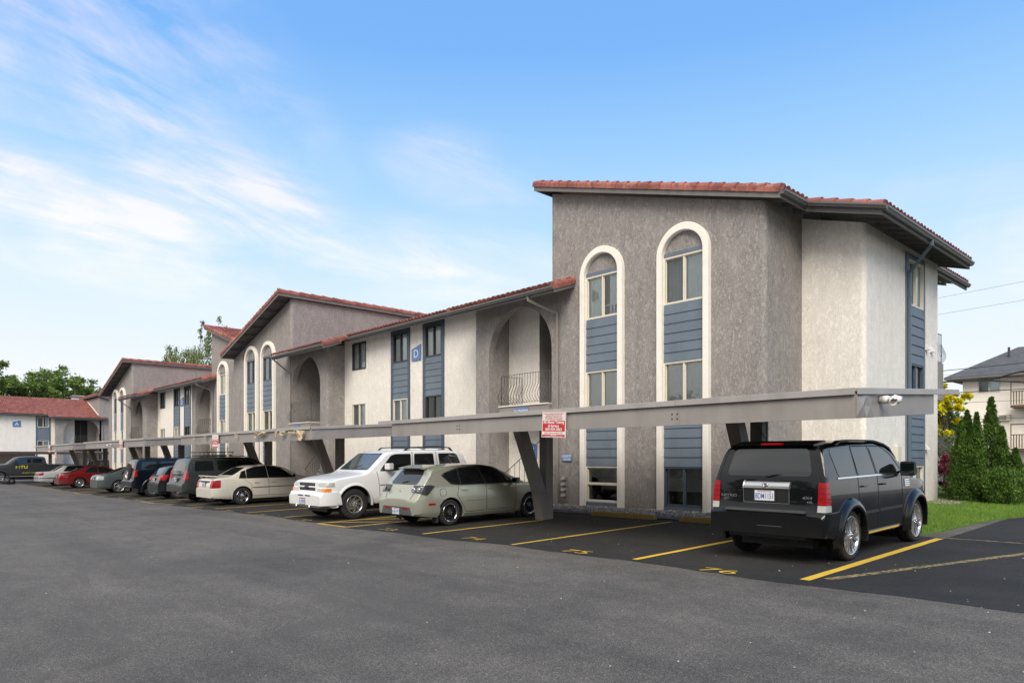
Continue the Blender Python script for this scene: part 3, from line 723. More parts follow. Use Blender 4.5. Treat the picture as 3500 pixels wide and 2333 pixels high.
        mb = MB(B).mat(M['downspout']); mb.box(bx0, bx1, Yf-.12, yd-.01, Z(1.38), Z(1.70)); mb.mat(M['trim_white']); mb.box(bx0-.02, bx1+.0, Yf-.16, Yf+.4, Z(1.70), Z(1.735)); mb.build('balcony', parent=root)
        if side_ == 'R': railing(root, B, [(bx0+.04, Yw-.05), (bx0+.04, Yf-.06), (bx1, Yf-.06)], Z(1.74), out=[(-1, 0), (0, -1)])
        else: railing(root, B, [(bx0, Yf-.06), (bx1-.04, Yf-.06), (bx1-.04, Yw-.05)], Z(1.74), out=[(0, -1), (1, 0)])
        # stair to the upper landing
        mb = MB(B).mat(M['concrete']); sx = X(-17.9) if side_ == 'R' else X(-32.9); sg = 1 if side_ == 'L' else 1
        for k in range(7): mb.box(sx+k*.27, sx+k*.27+.30, Yf+.30, Yf+.92, GR+.2+k*.18, GR+.26+k*.18)
        mb.mat(M['iron'])
        mb.tube([(sx-.1, Yf+.28, GR+1.15), (sx+2.0, Yf+.28, GR+2.5)], .016, 6)
        for k in range(9): mb.tube([(sx+k*.24, Yf+.28, GR+.3+k*.155), (sx+k*.24, Yf+.28, GR+1.2+k*.155)], .009, 5)
        mb.build('stairs', parent=root)
    grey.build('grey_stucco_wall', parent=root, fixn=True); white.build('white_stucco_wall', parent=root)
    # low roof: centre strip set back, bays projecting
    xj0, xj1 = X(-28.78), X(-19.6); xs, xe_ = X(-34.25), X(-14.40)
    ridge = 23.2+DY
    rf = tiled_roof(root, B, (xj0, e1, zt(e1)), (1, 0, 0), (0, 1, 0), xj1-xj0, ridge-e1, p)
    rl = tiled_roof(root, B, (xs, e0, zt(e0)), (1, 0, 0), (0, 1, 0), xj0-xs, e1-e0, p); rr = tiled_roof(root, B, (xj1, e0, zt(e0)), (1, 0, 0), (0, 1, 0), xe_-xj1, e1-e0, p)
    mb = MB(B).mat(M['roof_tile'])
    for a, b in ((xc, xj0), (xj1, xl)): mb.quad((a, e1, zt(e1)+.06), (b, e1, zt(e1)+.06), (b, ridge, zt(ridge)+.06), (a, ridge, zt(ridge)+.06))
    mb.quad((xc, ridge, zt(ridge)+.06), (xl, ridge, zt(ridge)+.06), (xl, back, zt(ridge)+.06-p*(back-ridge)), (xc, back, zt(ridge)+.06-p*(back-ridge)))
    mb.build('back_slope', parent=rf)
    rake_tiles(rl, B, (xj0, e0, zt(e0)-.02), (xj0, e1+.1, zt(e1)+.02), (1, 0, 0), length=.33)
    if True:
        rake_tiles(rr, B, (xe_, e0, zt(e0)-.02), (xe_, Yf, zt(Yf)-.02), (1, 0, 0), length=.33)
    rake_tiles(rr, B, (xj1, e0, zt(e0)-.02), (xj1, e1+.1, zt(e1)+.02), (-1, 0, 0), length=.33, k=.8)
    mb = MB(B).mat(M['fascia_grey'])
    for a, b, y in ((xs, xj0, e0), (xj0, xj1, e1), (xj1, xe_, e0)): mb.box(a, b, y, y+.035, zt(y)-.20, zt(y)-.004)
    for x in (xj0-.04, xj1, xe_-.04, xs): mb.add([(x, e0+.035, zt(e0)-.2), (x+.04, e0+.035, zt(e0)-.2), (x+.04, Yf, zt(Yf)-.2), (x, Yf, zt(Yf)-.2), (x, e0+.035, zt(e0)-.01), (x+.04, e0+.035, zt(e0)-.01), (x+.04, Yf, zt(Yf)-.01), (x, Yf, zt(Yf)-.01)], [(0, 1, 2, 3), (4, 7, 6, 5), (0, 3, 7, 4), (1, 5, 6, 2), (0, 4, 5, 1)])
    mb.mat(M['soffit'])
    for a, b, y, yy in ((xs, xj0, e0, Yf), (xj0, xj1, e1, Yw), (xj1, xe_, e0, Yf)): mb.quad((a, y+.035, zt(y)-.175), (b, y+.035, zt(y)-.175), (b, yy+.02, zt(yy)-.175), (a, yy+.02, zt(yy)-.175))
    mb.build('fascia', parent=rf)
    for a, b, y in ((xs, xj0-.02, e0), (xj0+.05, xj1-.02, e1), (xj1, xe_, e0)): gutter(rf, B, (a, y, zt(y)-.14), (b, y, zt(y)-.13), (0, -1, 0))
    downpipe(root, B, [(X(-15.55), e0-.02, zt(e0)-.12), (X(-15.55), e0+.02, zt(e0)-.26), (X(-15.1), Yf-.06, zt(e0)-.62), (X(-15.1), Yf-.06, Z(-1.45))])
    downpipe(root, B, [(X(-34.0), e0-.02, zt(e0)-.12), (X(-34.0), e0+.02, zt(e0)-.24), (X(-33.95), Yf-.06, zt(e0)-.85), (X(-33.95), Yf-.06, Z(-1.45))])
    # building letter sign: slanted top edge
    def sign_d(ch, fr, u0, u1, z0, z1, z2):
        mb = MB(B).mat(M['sign_blue']); poly_plate(mb, fr, [(u0, z0), (u1, z0), (u1, z2), (u0, z1)], .005, .045)
        so = mb.build('letter_sign', parent=root)
        text_obj(ch, (z1-z0)*1.0, 'text_white', 'letter', so, B, fr, (u0+u1)/2, .047, (z0+z1)/2+.02, bold=-.006, ex=.004)
    sign_d('D', fw, X(-24.49), X(-23.83), Z(4.05), Z(4.54), Z(4.70))
    mb = MB(B).mat(M['sign_blue']); ff.box(mb, X(-16.98), X(-16.33), .13, .15, Z(1.45), Z(1.63)); so = mb.build('address_sign', parent=root)
    text_obj('221 E. WEDGEWOOD', .082, 'text_white', 'lettering', so, B, ff, X(-16.655), .152, Z(1.54), xs=.86)
    mb = MB(B).mat(M['sign_blue']); ff.box(mb, X(-33.3), X(-32.7), .13, .15, Z(1.45), Z(1.63)); so = mb.build('address_sign', parent=root)
    if full:
        mb = MB(B).mat(M['sign_blue']); f_ = ff; f_.box(mb, X(-14.93), X(-14.52), .004, .03, -.12, .10); so = mb.build('laundry_sign', parent=root, bevel=.006)
        text_obj('LAUNDRY\nCENTER', .105, 'text_white', 'lettering', so, B, f_, X(-14.725), .031, -.012, xs=.85)
        fy = front(Yw); mb = MB(B).mat(M['sign_blue']); poly_plate(mb, fy, [(X(-17.45), -.05), (X(-17.0), -.05), (X(-17.0), .42), (X(-17.225), .50), (X(-17.45), .42)], .005, .03); so = mb.build('unit_sign', parent=root)
        for k, t in enumerate(('305 306', '205 206', '105 106')): text_obj(t, .10, 'text_white', 'lettering', so, B, fy, X(-17.225), .032, .33-k*.14, xs=.8)
        # four-hood dryer vent plate
        mb = MB(B).mat(M['downspout']); u0 = X(-14.93); ff.box(mb, u0, u0+.24, .004, .02, -1.36, -.62)
        for k in range(4):
            z = -1.22+k*.17
            v = [ff.p(u0+.04, .02, z+.13), ff.p(u0+.2, .02, z+.13), ff.p(u0+.2, .02, z), ff.p(u0+.04, .02, z), ff.p(u0+.04, .15, z+.02), ff.p(u0+.2, .15, z+.02), ff.p(u0+.04, .09, z+.12), ff.p(u0+.2, .09, z+.12)]
            mb.add(v, [(0, 1, 7, 6), (6, 7, 5, 4), (0, 6, 4, 3), (1, 2, 5, 7)])
        mb.build('dryer_vent', parent=root)
    return root

apartment(0, 0, 0, 'nearest stucco apartment block, its tall right tower facing the parked black vehicle', True)
apartment(-30.7, .30, -.23, 'second stucco apartment block along the row, partly hidden behind the nearest one', False, right_cut=-41.75)

# ------------------------------------------------------------------ the building across the end of the lot (faces the camera)
def end_building():
    B = (-101, 14, -1.9)
    root = empty('apartment_building', B, 'far stucco block across the end of the lot with a blue letter A sign', 'building')
    fa = side(-101); fb = side(-100.1)
    grey = MB(B).mat(M['stucco_grey']); white = MB(B).mat(M['stucco_white'])
    hs = [(14.95, 16.15, 3.67, 4.90), (14.95, 16.15, .75, 2.04)]
    wall(white, fa, -14, 16.9, -2.4, 5.2, hs)
    window(root, B, fa, 14.95, 16.15, 3.67, 4.90, 'cream_vinyl', 'curtain2', n=.01); window(root, B, fa, 14.95, 16.15, .75, 2.04, 'cream_vinyl', 'curtainw', n=.01)
    siding(root, B, fa, 14.95, 16.15, 2.04, 3.67)
    mb = MB(B).mat(M['navy_frame'])
    for a, b in ((14.8, 14.95), (16.15, 16.3)): fa.box(mb, a, b, .004, .04, -1.9, 5.1)
    fa.box(mb, 14.95, 16.15, .004, .04, 4.90, 5.1); mb.build('trim_board', parent=root)
    # arch bay
    arch_wall(grey, fb, 16.75, 21.6, -2.4, 5.0, 19.45, 1.95, 2.95)
    wall(grey, Frame((0, 16.75, 0), (1, 0, 0), (0, -1, 0)), -101, -100.1, -2.4, 5.0)
    wall(white, side(-101.6), 17.0, 18.95, -2.4, 5.1); wall(grey, side(-102.6), 18.95, 21.6, -2.4, 5.1)
    mb = MB(B).mat(M['navy_frame'])
    for u in (18.97, 19.75, 20.5): Frame((-102.6, 0, 0), (0, 1, 0), (1, 0, 0)).box(mb, u, u+.06, .02, .07, 1.75, 4.7)
    d = mb.build('patio_door', parent=root); g = MB(B).mat(M['room_dark']); Frame((-102.6, 0, 0), (0, 1, 0), (1, 0, 0)).box(g, 18.97, 20.55, .0, .03, 1.75, 4.7); g.build('pane', parent=d)
    mb = MB(B).mat(M['trim_white']); mb.box(-102.6, -99.95, 18.7, 21.4, 1.45, 1.68); mb.build('balcony', parent=root)
    railing(root, B, [(-100.6, 18.75), (-100.0, 18.75), (-100.0, 21.35)], 1.7, out=[(0, -1), (1, 0)], sp=.16)
    # tower on the right end
    zt = lambda y: 7.95-.30*(y-21.3)
    wall(grey, fb, 21.4, 28.5, -2.4, lambda y: zt(y)-.3)
    wall(grey, Frame((0, 21.4, 0), (1, 0, 0), (0, -1, 0)), -112, -100.1, -2.4, zt(21.4)-.3)
    grey.build('grey_stucco_wall', parent=root); white.build('white_stucco_wall', parent=root)
    rf = tiled_roof(root, B, (-112, 28.9, zt(28.9)-.07), (1, 0, 0), (0, -1, 0), 12.3, 7.9, .30)
    rake_tiles(rf, B, (-99.7, 28.9, zt(28.9)-.07), (-99.7, 21.0, zt(21.0)-.07), (1, 0, 0), length=.5)
    rake_tiles(rf, B, (-99.7, 21.0, zt(21.0)-.07), (-112, 21.0, zt(21.0)-.07), (0, -1, 0), length=.6)
    mb = MB(B).mat(M['fascia_grey']); mb.box(-112, -99.7, 21.0, 21.05, zt(21)-.28, zt(21)-.08); mb.add([(-99.74, 21.05, zt(21.05)-.28), (-99.70, 21.05, zt(21.05)-.28), (-99.70, 28.9, zt(28.9)-.28), (-99.74, 28.9, zt(28.9)-.28), (-99.74, 21.05, zt(21.05)-.08), (-99.70, 21.05, zt(21.05)-.08), (-99.70, 28.9, zt(28.9)-.08), (-99.74, 28.9, zt(28.9)-.08)], [(0, 1, 2, 3), (4, 7, 6, 5), (0, 3, 7, 4), (1, 5, 6, 2), (0, 4, 5, 1)]); mb.build('fascia', parent=rf)
    # long low roof facing the lot
    p = .34; e = lambda d: 5.17+p*d
    rl = tiled_roof(root, B, (-100.4, -14.4, e(0)), (0, 1, 0), (-1, 0, 0), 30.4, 7.3, p)
    r2 = tiled_roof(root, B, (-99.5, 16.0, e(0)-p*.9), (0, 1, 0), (-1, 0, 0), 5.4, 8.2, p)
    r3 = tiled_roof(root, B, (-99.5, 21.4, e(0)-p*.9), (0, 1, 0), (-1, 0, 0), .8, .6, p)
    rake_tiles(r2, B, (-99.5, 16.0, e(0)-p*.9), (-100.4, 16.0, e(0)), (0, -1, 0), length=.4)
    mb = MB(B).mat(M['fascia_grey']); mb.box(-100.44, -100.4, -14.4, 16.0, e(0)-.2, e(0)); mb.box(-99.54, -99.5, 16.0, 22.2, e(0)-.5, e(0)-p*.9)
    mb.mat(M['soffit']); mb.quad((-100.44, -14.4, e(0)-.18), (-100.44, 16, e(0)-.18), (-101.05, 16, e(0)-.15), (-101.05, -14.4, e(0)-.15)); mb.build('fascia', parent=rl)
    gutter(rl, B, (-100.4, -14.4, e(0)-.13), (-100.4, 16.0, e(0)-.13), (1, 0, 0)); gutter(rl, B, (-99.5, 16.0, e(0)-.43), (-99.5, 22.2, e(0)-.43), (1, 0, 0))
    mb = MB(B).mat(M['trim_white']); mb.beam((-100.5, 21.38, e(.1)+.12), (-107.7, 21.38, e(7.3)+.14), .12, .1); mb.build('flashing', parent=r2)
    mb = MB(B).mat(M['downspout']); mb.tube([(-104.6, 11.0, 6.4), (-104.6, 11.0, 7.15)], .07, 8); mb.box(-104.95, -104.25, 10.6, 11.4, 6.52, 6.62); mb.build('vent_pipe', parent=rl)
    mb = MB(B).mat(M['trim_white']); mb.box(-110.5, -109.5, 20.2, 21.6, 7.2, 8.4); mb.mat(M['fascia_grey']); mb.box(-110.6, -109.4, 20.1, 21.7, 8.1, 8.35); mb.build('chimney', parent=rl)
    downpipe(root, B, [(-100.02, 21.75, 4.7), (-100.02, 21.75, 4.5), (-100.03, 21.75, -2.0)])
    mb = MB(B).mat(M['sign_blue']); poly_plate(mb, fa, [(12.5, 3.65), (13.3, 3.65), (13.3, 4.42), (12.5, 4.22)], .005, .05); so = mb.build('letter_sign', parent=root)
    text_obj('A', .62, 'text_white', 'letter', so, B, fa, 12.9, .052, 3.96, bold=-.004, ex=.004)
end_building()

def bg_house():
    Y = 71.3; B = (-12, Y, -1.1); root = empty('apartment_building', B, 'cream walled building with a dark shingle hip roof seen beyond the hedge at right', 'building')
    paint('cream_wall', (.90, .85, .76), .85, .06, .2); paint('shingle', (.10, .10, .105), .9, .35, .5, scale=2.5)
    f = front(Y); wins = [(-17.25, -15.6, 5.6, 6.9, 'w'), (-16.4, -15.9, 2.5, 3.75, 'w'), (-12.6, -11.0, 5.6, 6.9, 'w'), (-12.6, -11.0, 2.6, 3.9, 'w'), (-9.4, -8, 5.6, 6.9, 'w'), (-17.2, -15.6, -.5, .8, 'w')]
    mb = MB(B).mat(M['cream_wall']); wall(mb, f, -18.4, -2, -1.6, 6.95, [w[:4] for w in wins]); wall(mb, Frame((-18.4, 0, 0), (0, -1, 0), (-1, 0, 0)), -82, -Y, -1.6, 6.95); wall(mb, side(-2), Y, 82, -1.6, 6.95); mb.build('wall', parent=root)
    for w in wins: window(root, B, f, w[0], w[1], w[2], w[3], 'cream_vinyl', 'curtain', w=.07)
    # hip roof
    x0, x1, y0, y1, z0, z1 = -19.6, -1, Y-1.1, 83, 7.05, 10.0; ry = (y0+y1)/2
    mb = MB(B).mat(M['shingle']); A_, B_, C_, D_ = (x0, y0, z0), (x1, y0, z0), (x1, y1, z0), (x0, y1, z0); E_, F_ = (x0+4.2, ry, z1), (x1-4.2, ry, z1)
    mb.add([A_, B_, C_, D_, E_, F_], [(0, 1, 5, 4), (3, 4, 5, 2), (0, 4, 3), (1, 2, 5)]); mb.mat(M['fascia_grey']); mb.box(x0+.02, x1-.02, y0+.02, y1-.02, z0-.2, z0-.01); mb.build('roof', parent=root)
    mb = MB(B).mat(M['dark_metal']); mb.tube([(-15.6, 74.2, 8.4), (-15.6, 74.2, 9.75)], .1, 8); mb.box(-15.95, -15.25, 73.9, 74.5, 8.45, 8.6); mb.build('vent_pipe', parent=root)
    for (u, z) in ((-15.6, 6.9), (-15.6, 3.2)):
        mb = MB(B).mat(M['cream_vinyl']); f.box(mb, u-.1, u+.75, 0, .3, z-.05, z+.45); mb.mat(M['dark_metal']); 
        for k in range(4): f.box(mb, u-.02, u+.5, .3, .315, z+.02+k*.09, z+.07+k*.09)
        mb.build('air_conditioner', parent=root)
    for z in (4.4, .8):
        mb = MB(B).mat(M['brown_wood']); f.box(mb, -14.6, -10, .0, 1.4, z-.25, z-.05)
        for k in range(24): f.box(mb, -14.6+k*.19, -14.53+k*.19, 1.34, 1.38, z, z+1.9 if k % 5 == 0 else z+1.1)
        f.box(mb, -14.6, -10, 1.32, 1.4, z+1.05, z+1.12); f.box(mb, -14.6, -10, 1.32, 1.4, z+1.9, z+2.0); mb.build('balcony', parent=root)
bg_house()
# ------------------------------------------------------------------ ground
def sheet(name, x0, x1, y0, y1, dz, mat, nx=40, ny=30, edge=None, poly=None):
    mb = MB((0, 0, 0)).mat(M[mat]); 
    for j in range(ny+1):
        for i in range(nx+1):
            x = x0+(x1-x0)*i/nx; y = y0+(y1-y0)*j/ny
            if edge and j == 0: y += edge(x)
            mb.v.append((x, y, ground_z(x, y)+dz))
    for j in range(ny):
        for i in range(nx):
            a = j*(nx+1)+i; mb.f.append((a, a+1, a+nx+2, a+nx+1)); mb.m.append(0); mb.sm.append(True)
    return tag(mb.build(name, fixn=False), kind='structure')
# one base sheet to the horizon
mb = MB((0, 0, 0)).mat(M['earth']); xs = [-900, -300, -130, -100, -80, -60, -42, -30, -20, -12, -6, 0, 6, 20, 60, 200, 700]; ys = [-300, -80, -40, -20, -10, 0, 10, 20, 30, 45, 70, 100, 200, 500, 1200]
for y in ys:
    for x in xs: mb.v.append((x, y, ground_z(x, y)-.03))
nx = len(xs)
for j in range(len(ys)-1):
    for i in range(nx-1): a = j*nx+i; mb.f.append((a, a+1, a+nx+1, a+nx)); mb.m.append(0); mb.sm.append(True)
tag(mb.build('ground', fixn=False), kind='structure')
sheet('asphalt_drive', -100, 30, -30, 60, 0, 'asphalt_old', 130, 60)
EY = 8.62
def bedge(x): return .10*sin(x*.55)+.06*sin(x*1.9+1)+.05*noise.noise(Vector((x*2.3, 0, 0)))+.035*noise.noise(Vector((x*7, 2, 0)))+.05*noise.noise(Vector((x*.7, 3, 0)))+(0.25 if False else 0)
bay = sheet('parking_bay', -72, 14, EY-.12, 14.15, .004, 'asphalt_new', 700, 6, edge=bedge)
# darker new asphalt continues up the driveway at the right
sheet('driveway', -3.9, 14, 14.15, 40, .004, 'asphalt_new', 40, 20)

def flat_poly(name, pts, dz, mat, parent=None):
    mb = MB((0, 0, 0)).mat(M[mat]); mb.add([(x, y, ground_z(x, y)+dz) for x, y in pts], [tuple(range(len(pts)))])
    o = mb.build(name, parent=parent, fixn=False); return o
def strip(name, a, b, w, dz, mat, parent, wob=.012, n=24):
    a = Vector(a); b = Vector(b); d = (b-a); L = d.length; d.normalize(); s_ = Vector((-d.y, d.x)); mb = MB((0, 0, 0)).mat(M[mat])
    n = max(n, int(L/.15))
    for i in range(n+1):
        c = a+d*(L*i/n); w0 = w/2+wob*noise.noise(Vector((a.x*3+i*.35, 1, 0))); w1 = w/2+wob*noise.noise(Vector((a.x*3+i*.35, 9, 0)))
        for q in (c-s_*w0, c+s_*w1): mb.v.append((q.x, q.y, ground_z(q.x, q.y)+dz))
    for i in range(n): mb.f.append((2*i, 2*i+2, 2*i+3, 2*i+1)); mb.m.append(0); mb.sm.append(False)
    return mb.build(name, parent=parent, fixn=False)
Y0, Y1 = 8.72, 13.75
lines = [(-3.99, 'line_yellow_bright', .13), (-6.66, 'line_yellow_bright', .11), (-9.46, 'line_yellow', .10), (-12.28, 'line_yellow', .10), (-19.03, 'line_yellow', .10), (-21.75, 'line_yellow', .10), (-24.48, 'line_yellow', .10), (-27.35, 'line_old', .10), (-34.2, 'line_old', .10), (-36.9, 'line_old', .10), (-39.9, 'line_old', .10), (-45.8, 'line_old', .10), (-48.5, 'line_old', .10), (-51.2, 'line_old', .10), (-54.0, 'line_old', .10), (-57, 'line_old', .10), (-60, 'line_old', .10), (-63, 'line_old', .10)]
for x, m, w in lines:
    y1 = Y1 if x != -12.28 else 12.35
    if x == -3.99: y1 = 14.0
    strip('stall_line', (x, Y0-(.1 if x < -30 else 0)), (x+.02, y1), w, .008, m, bay)
# hatched aisles
def hatch(xa, xb, ya, yb, m):
    strip('hatch_line', (xa, ya), (xa, yb), .10, .008, m, bay); strip('hatch_line', (xb, ya), (xb, yb), .10, .008, m, bay); strip('hatch_line', (xa, ya), (xb, ya), .10, .0095, m, bay)
    y = ya+.25
    while y < yb-1.3: strip('hatch_line', (xa, y), (xb, y+1.35), .085, .011, m, bay); y += 1.05
hatch(-16.45, -14.98, 8.40, 13.6, 'line_yellow'); hatch(-31.8, -30.0, 8.3, 13.4, 'line_old'); hatch(-44.6, -43.0, 8.3, 13.4, 'line_old')
# faded older lines on the driveway
strip('faded_line', (-3.80, 8.95), (-2.30, 13.4), .13, .007, 'line_faded', bay); strip('faded_line', (-3.95, 14.12), (2, 14.0), .09, .0072, 'line_faded', bay)
def stall_no(txt, x, y, m='line_yellow_bright', s=.62):
    cu = bpy.data.curves.new('t', 'FONT'); cu.body = txt; cu.size = s; cu.align_x = 'CENTER'; cu.align_y = 'CENTER'; cu.resolution_u = 3; cu.offset = -.004
    t = bpy.data.objects.new('t', cu); C.objects.link(t); me = bpy.data.meshes.new_from_object(t.evaluated_get(bpy.context.evaluated_depsgraph_get())); bpy.data.objects.remove(t)
    me.materials.clear(); me.materials.append(M[m])
    for v in me.vertices:
        X_, Y_ = x+v.co.x, y+v.co.y*.62; v.co = (X_, Y_, ground_z(X_, Y_)+.0105)
    o = bpy.data.objects.new('stall_number', me); C.objects.link(o); o.parent = bay
for txt, x, y, m in (('76', -5.15, 8.62, 'line_yellow_bright'), ('75', -7.92, 8.78, 'line_yellow_bright'), ('74', -10.75, 8.85, 'line_yellow'), ('73', -13.65, 8.72, 'line_old'), ('72', -17.6, 8.6, 'line_old'), ('71', -20.4, 8.6, 'line_old'), ('70', -23.1, 8.6, 'line_old'), ('69', -25.9, 8.6, 'line_old'), ('68', -28.7, 8.55, 'line_old'), ('67', -33, 8.5, 'line_old'), ('66', -35.6, 8.5, 'line_old'), ('65', -38.4, 8.45, 'line_old'), ('64', -47, 8.4, 'line_old'), ('63', -50, 8.4, 'line_old'), ('62', -53, 8.4, 'line_old'), ('61', -56, 8.4, 'line_old')): stall_no(txt, x, y, m)
# planting strip with river gravel along the wall
def gravel(name, areas, n, seed, smin, smax, label):
    rng = random.Random(seed); paint_ = []
    for nm, c in (('stone_a', (.30, .27, .25)), ('stone_b', (.40, .33, .29)), ('stone_c', (.19, .175, .17)), ('stone_d', (.52, .48, .44))):
        if nm not in M: paint(nm, c, .85, .2)
    mb = MB((0, 0, 0)); cum = [ (a[1]-a[0])*(a[3]-a[2]) for a in areas]; tot = sum(cum)
    ico = [(0, 0, 1), (1, 0, .1), (.3, .95, 0), (-.8, .6, .1), (-.8, -.6, 0), (.3, -.95, .1), (0, 0, -.6)]; fc = [(0, 1, 2), (0, 2, 3), (0, 3, 4), (0, 4, 5), (0, 5, 1), (6, 2, 1), (6, 3, 2), (6, 4, 3), (6, 5, 4), (6, 1, 5)]
    for i in range(n):
        r = rng.random()*tot
        for a, c in zip(areas, cum):
            if r < c: break
            r -= c
        x = rng.uniform(a[0], a[1]); y = rng.uniform(a[2], a[3]); s = rng.uniform(smin, smax); th = rng.random()*6.28; k = rng.uniform(.6, 1)
        mb.mat(M[rng.choice(('stone_a', 'stone_b', 'stone_c', 'stone_a', 'stone_d'))]); z = ground_z(x, y)+.035+rng.random()*.03
        mb.add([(x+s*(p[0]*cos(th)-p[1]*k*sin(th)), y+s*(p[0]*sin(th)+p[1]*k*cos(th)), z+p[2]*s*.6) for p in ico], fc, True)
    tag(mb.build(name, fixn=False), label, kind='stuff')
paint('gravel_bed', (.20, .18, .165), .9, .35, .8, scale=9)
sheet('gravel_strip', -71, -6.6, 14.15, 15.9+.5, .03, 'gravel_bed', 90, 3)
gravel('gravel', [(-19, -8.0, 14.32, 15.88), (-19, -16, 14.32, 15.88), (-6.6, -5.7, 21.4, 24.2), (-8.2, -6.7, 14.6, 17.8)], 13000, 5, .018, .038, 'river gravel along the foot of the stucco wall')
gravel('gravel', [(-46, -19, 14.3, 15.8)], 5000, 6, .02, .045, 'river gravel under the far windows')
# kerbless lawn at the right end
lb = [(-7.2, 14.2), (-5.2, 14.2), (-4.4, 14.25), (-4.22, 15.0), (-4.15, 16.9), (-4.03, 18), (-3.7, 19.0), (-3.4, 20.2), (-3.3, 24), (-3.2, 40), (-30, 40), (-30, 28.6), (-8.2, 28.6), (-8.2, 17.9), (-8.0, 16.4)]
from mathutils.geometry import tessellate_polygon
mb = MB((0, 0, 0)).mat(M['lawn_green'])
tris = tessellate_polygon([[Vector((x, y, 0)) for x, y in lb]]); mb.add([(x, y, ground_z(x, y)+.035) for x, y in lb], [tuple(t) for t in tris]); 
m_ = len(lb); mb.add([(x, y, ground_z(x, y)+.035) for x, y in lb]+[(x, y, ground_z(x, y)-.01) for x, y in lb], [(i, (i+1) % m_, (i+1) % m_+m_, i+m_) for i in range(m_)])
tag(mb.build('lawn', fixn=False), kind='structure')
def inside(x, y, P):
    c = False; j = len(P)-1
    for i in range(len(P)):
        if (P[i][1] > y) != (P[j][1] > y) and x < (P[j][0]-P[i][0])*(y-P[i][1])/(P[j][1]-P[i][1])+P[i][0]: c = not c
        j = i
    return c
rng = random.Random(3); mb = MB((0, 0, 0)).mat(M['blade_green']); cnt = 0
while cnt < 42000:
    x = rng.uniform(-7.2, -3.1); y = rng.uniform(14.1, 27)
    if rng.random() > (1 if y < 20 else .5) or not inside(x+rng.uniform(-.05, .05), y, lb): continue
    if x < -6.55 and y > 17.5 and y < 23.5: continue
    z = ground_z(x, y)+.03; h = rng.uniform(.035, .085)*(1.25 if noise.noise(Vector((x*1.3, y*1.3, 0))) > 0 else .8); a = rng.random()*6.28; w = .006; l = rng.uniform(-.03, .03); l2 = rng.uniform(-.03, .03)
    mb.v += [(x-w*cos(a), y-w*sin(a), z), (x+w*cos(a), y+w*sin(a), z), (x+l, y+l2, z+h)]; k = len(mb.v); mb.f.append((k-3, k-2, k-1)); mb.m.append(0); mb.sm.append(False); cnt += 1
tag(mb.build('grass', fixn=False), 'mown green grass of the lawn beside the end wall', kind='stuff')

# ------------------------------------------------------------------ wheel stops
def wheel_stop(x0, x1, y, label, mat='stop_yellow', rz=0):
    B = ((x0+x1)/2, y, ground_z((x0+x1)/2, y)); mb = MB(B).mat(M[mat]); n = 14
    prof = [(-.09, 0), (.09, 0), (.075, .10), (.045, .125), (-.045, .125), (-.075, .10)]
    rings = []
    for i in range(n+1):
        x = x0+(x1-x0)*i/n; k = .82 if i in (0, n) else 1
        rings.append([(x, y+p*k+.006*noise.noise(Vector((x*3, j, 0))), ground_z(x, y)+.001+q*k+(.008*noise.noise(Vector((x*4, j*2, 5))) if q > 0 else 0)) for j, (p, q) in enumerate(prof)])
    m = len(prof); v = [p for r in rings for p in r]; f = [(i*m+j, i*m+(j+1) % m, (i+1)*m+(j+1) % m, (i+1)*m+j) for i in range(n) for j in range(m)]+[tuple(range(m))[::-1], tuple(range(n*m, n*m+m))]
    mb.add(v, f); o = mb.build('wheel_stop', bevel=.008); o.rotation_euler[2] = rz
    return tag(o, label, 'wheel stop', 'concrete wheel stops at the stall heads')
wheel_stop(-12.05, -10.05, 13.98, 'worn yellow concrete wheel stop below the left arched window column')
wheel_stop(-9.35, -7.35, 13.98, 'worn yellow concrete wheel stop below the right arched window column')
wheel_stop(-6.4, -4.5, 14.05, 'rusty brown wheel stop glimpsed under the black vehicle by the lawn', 'brown_wood')

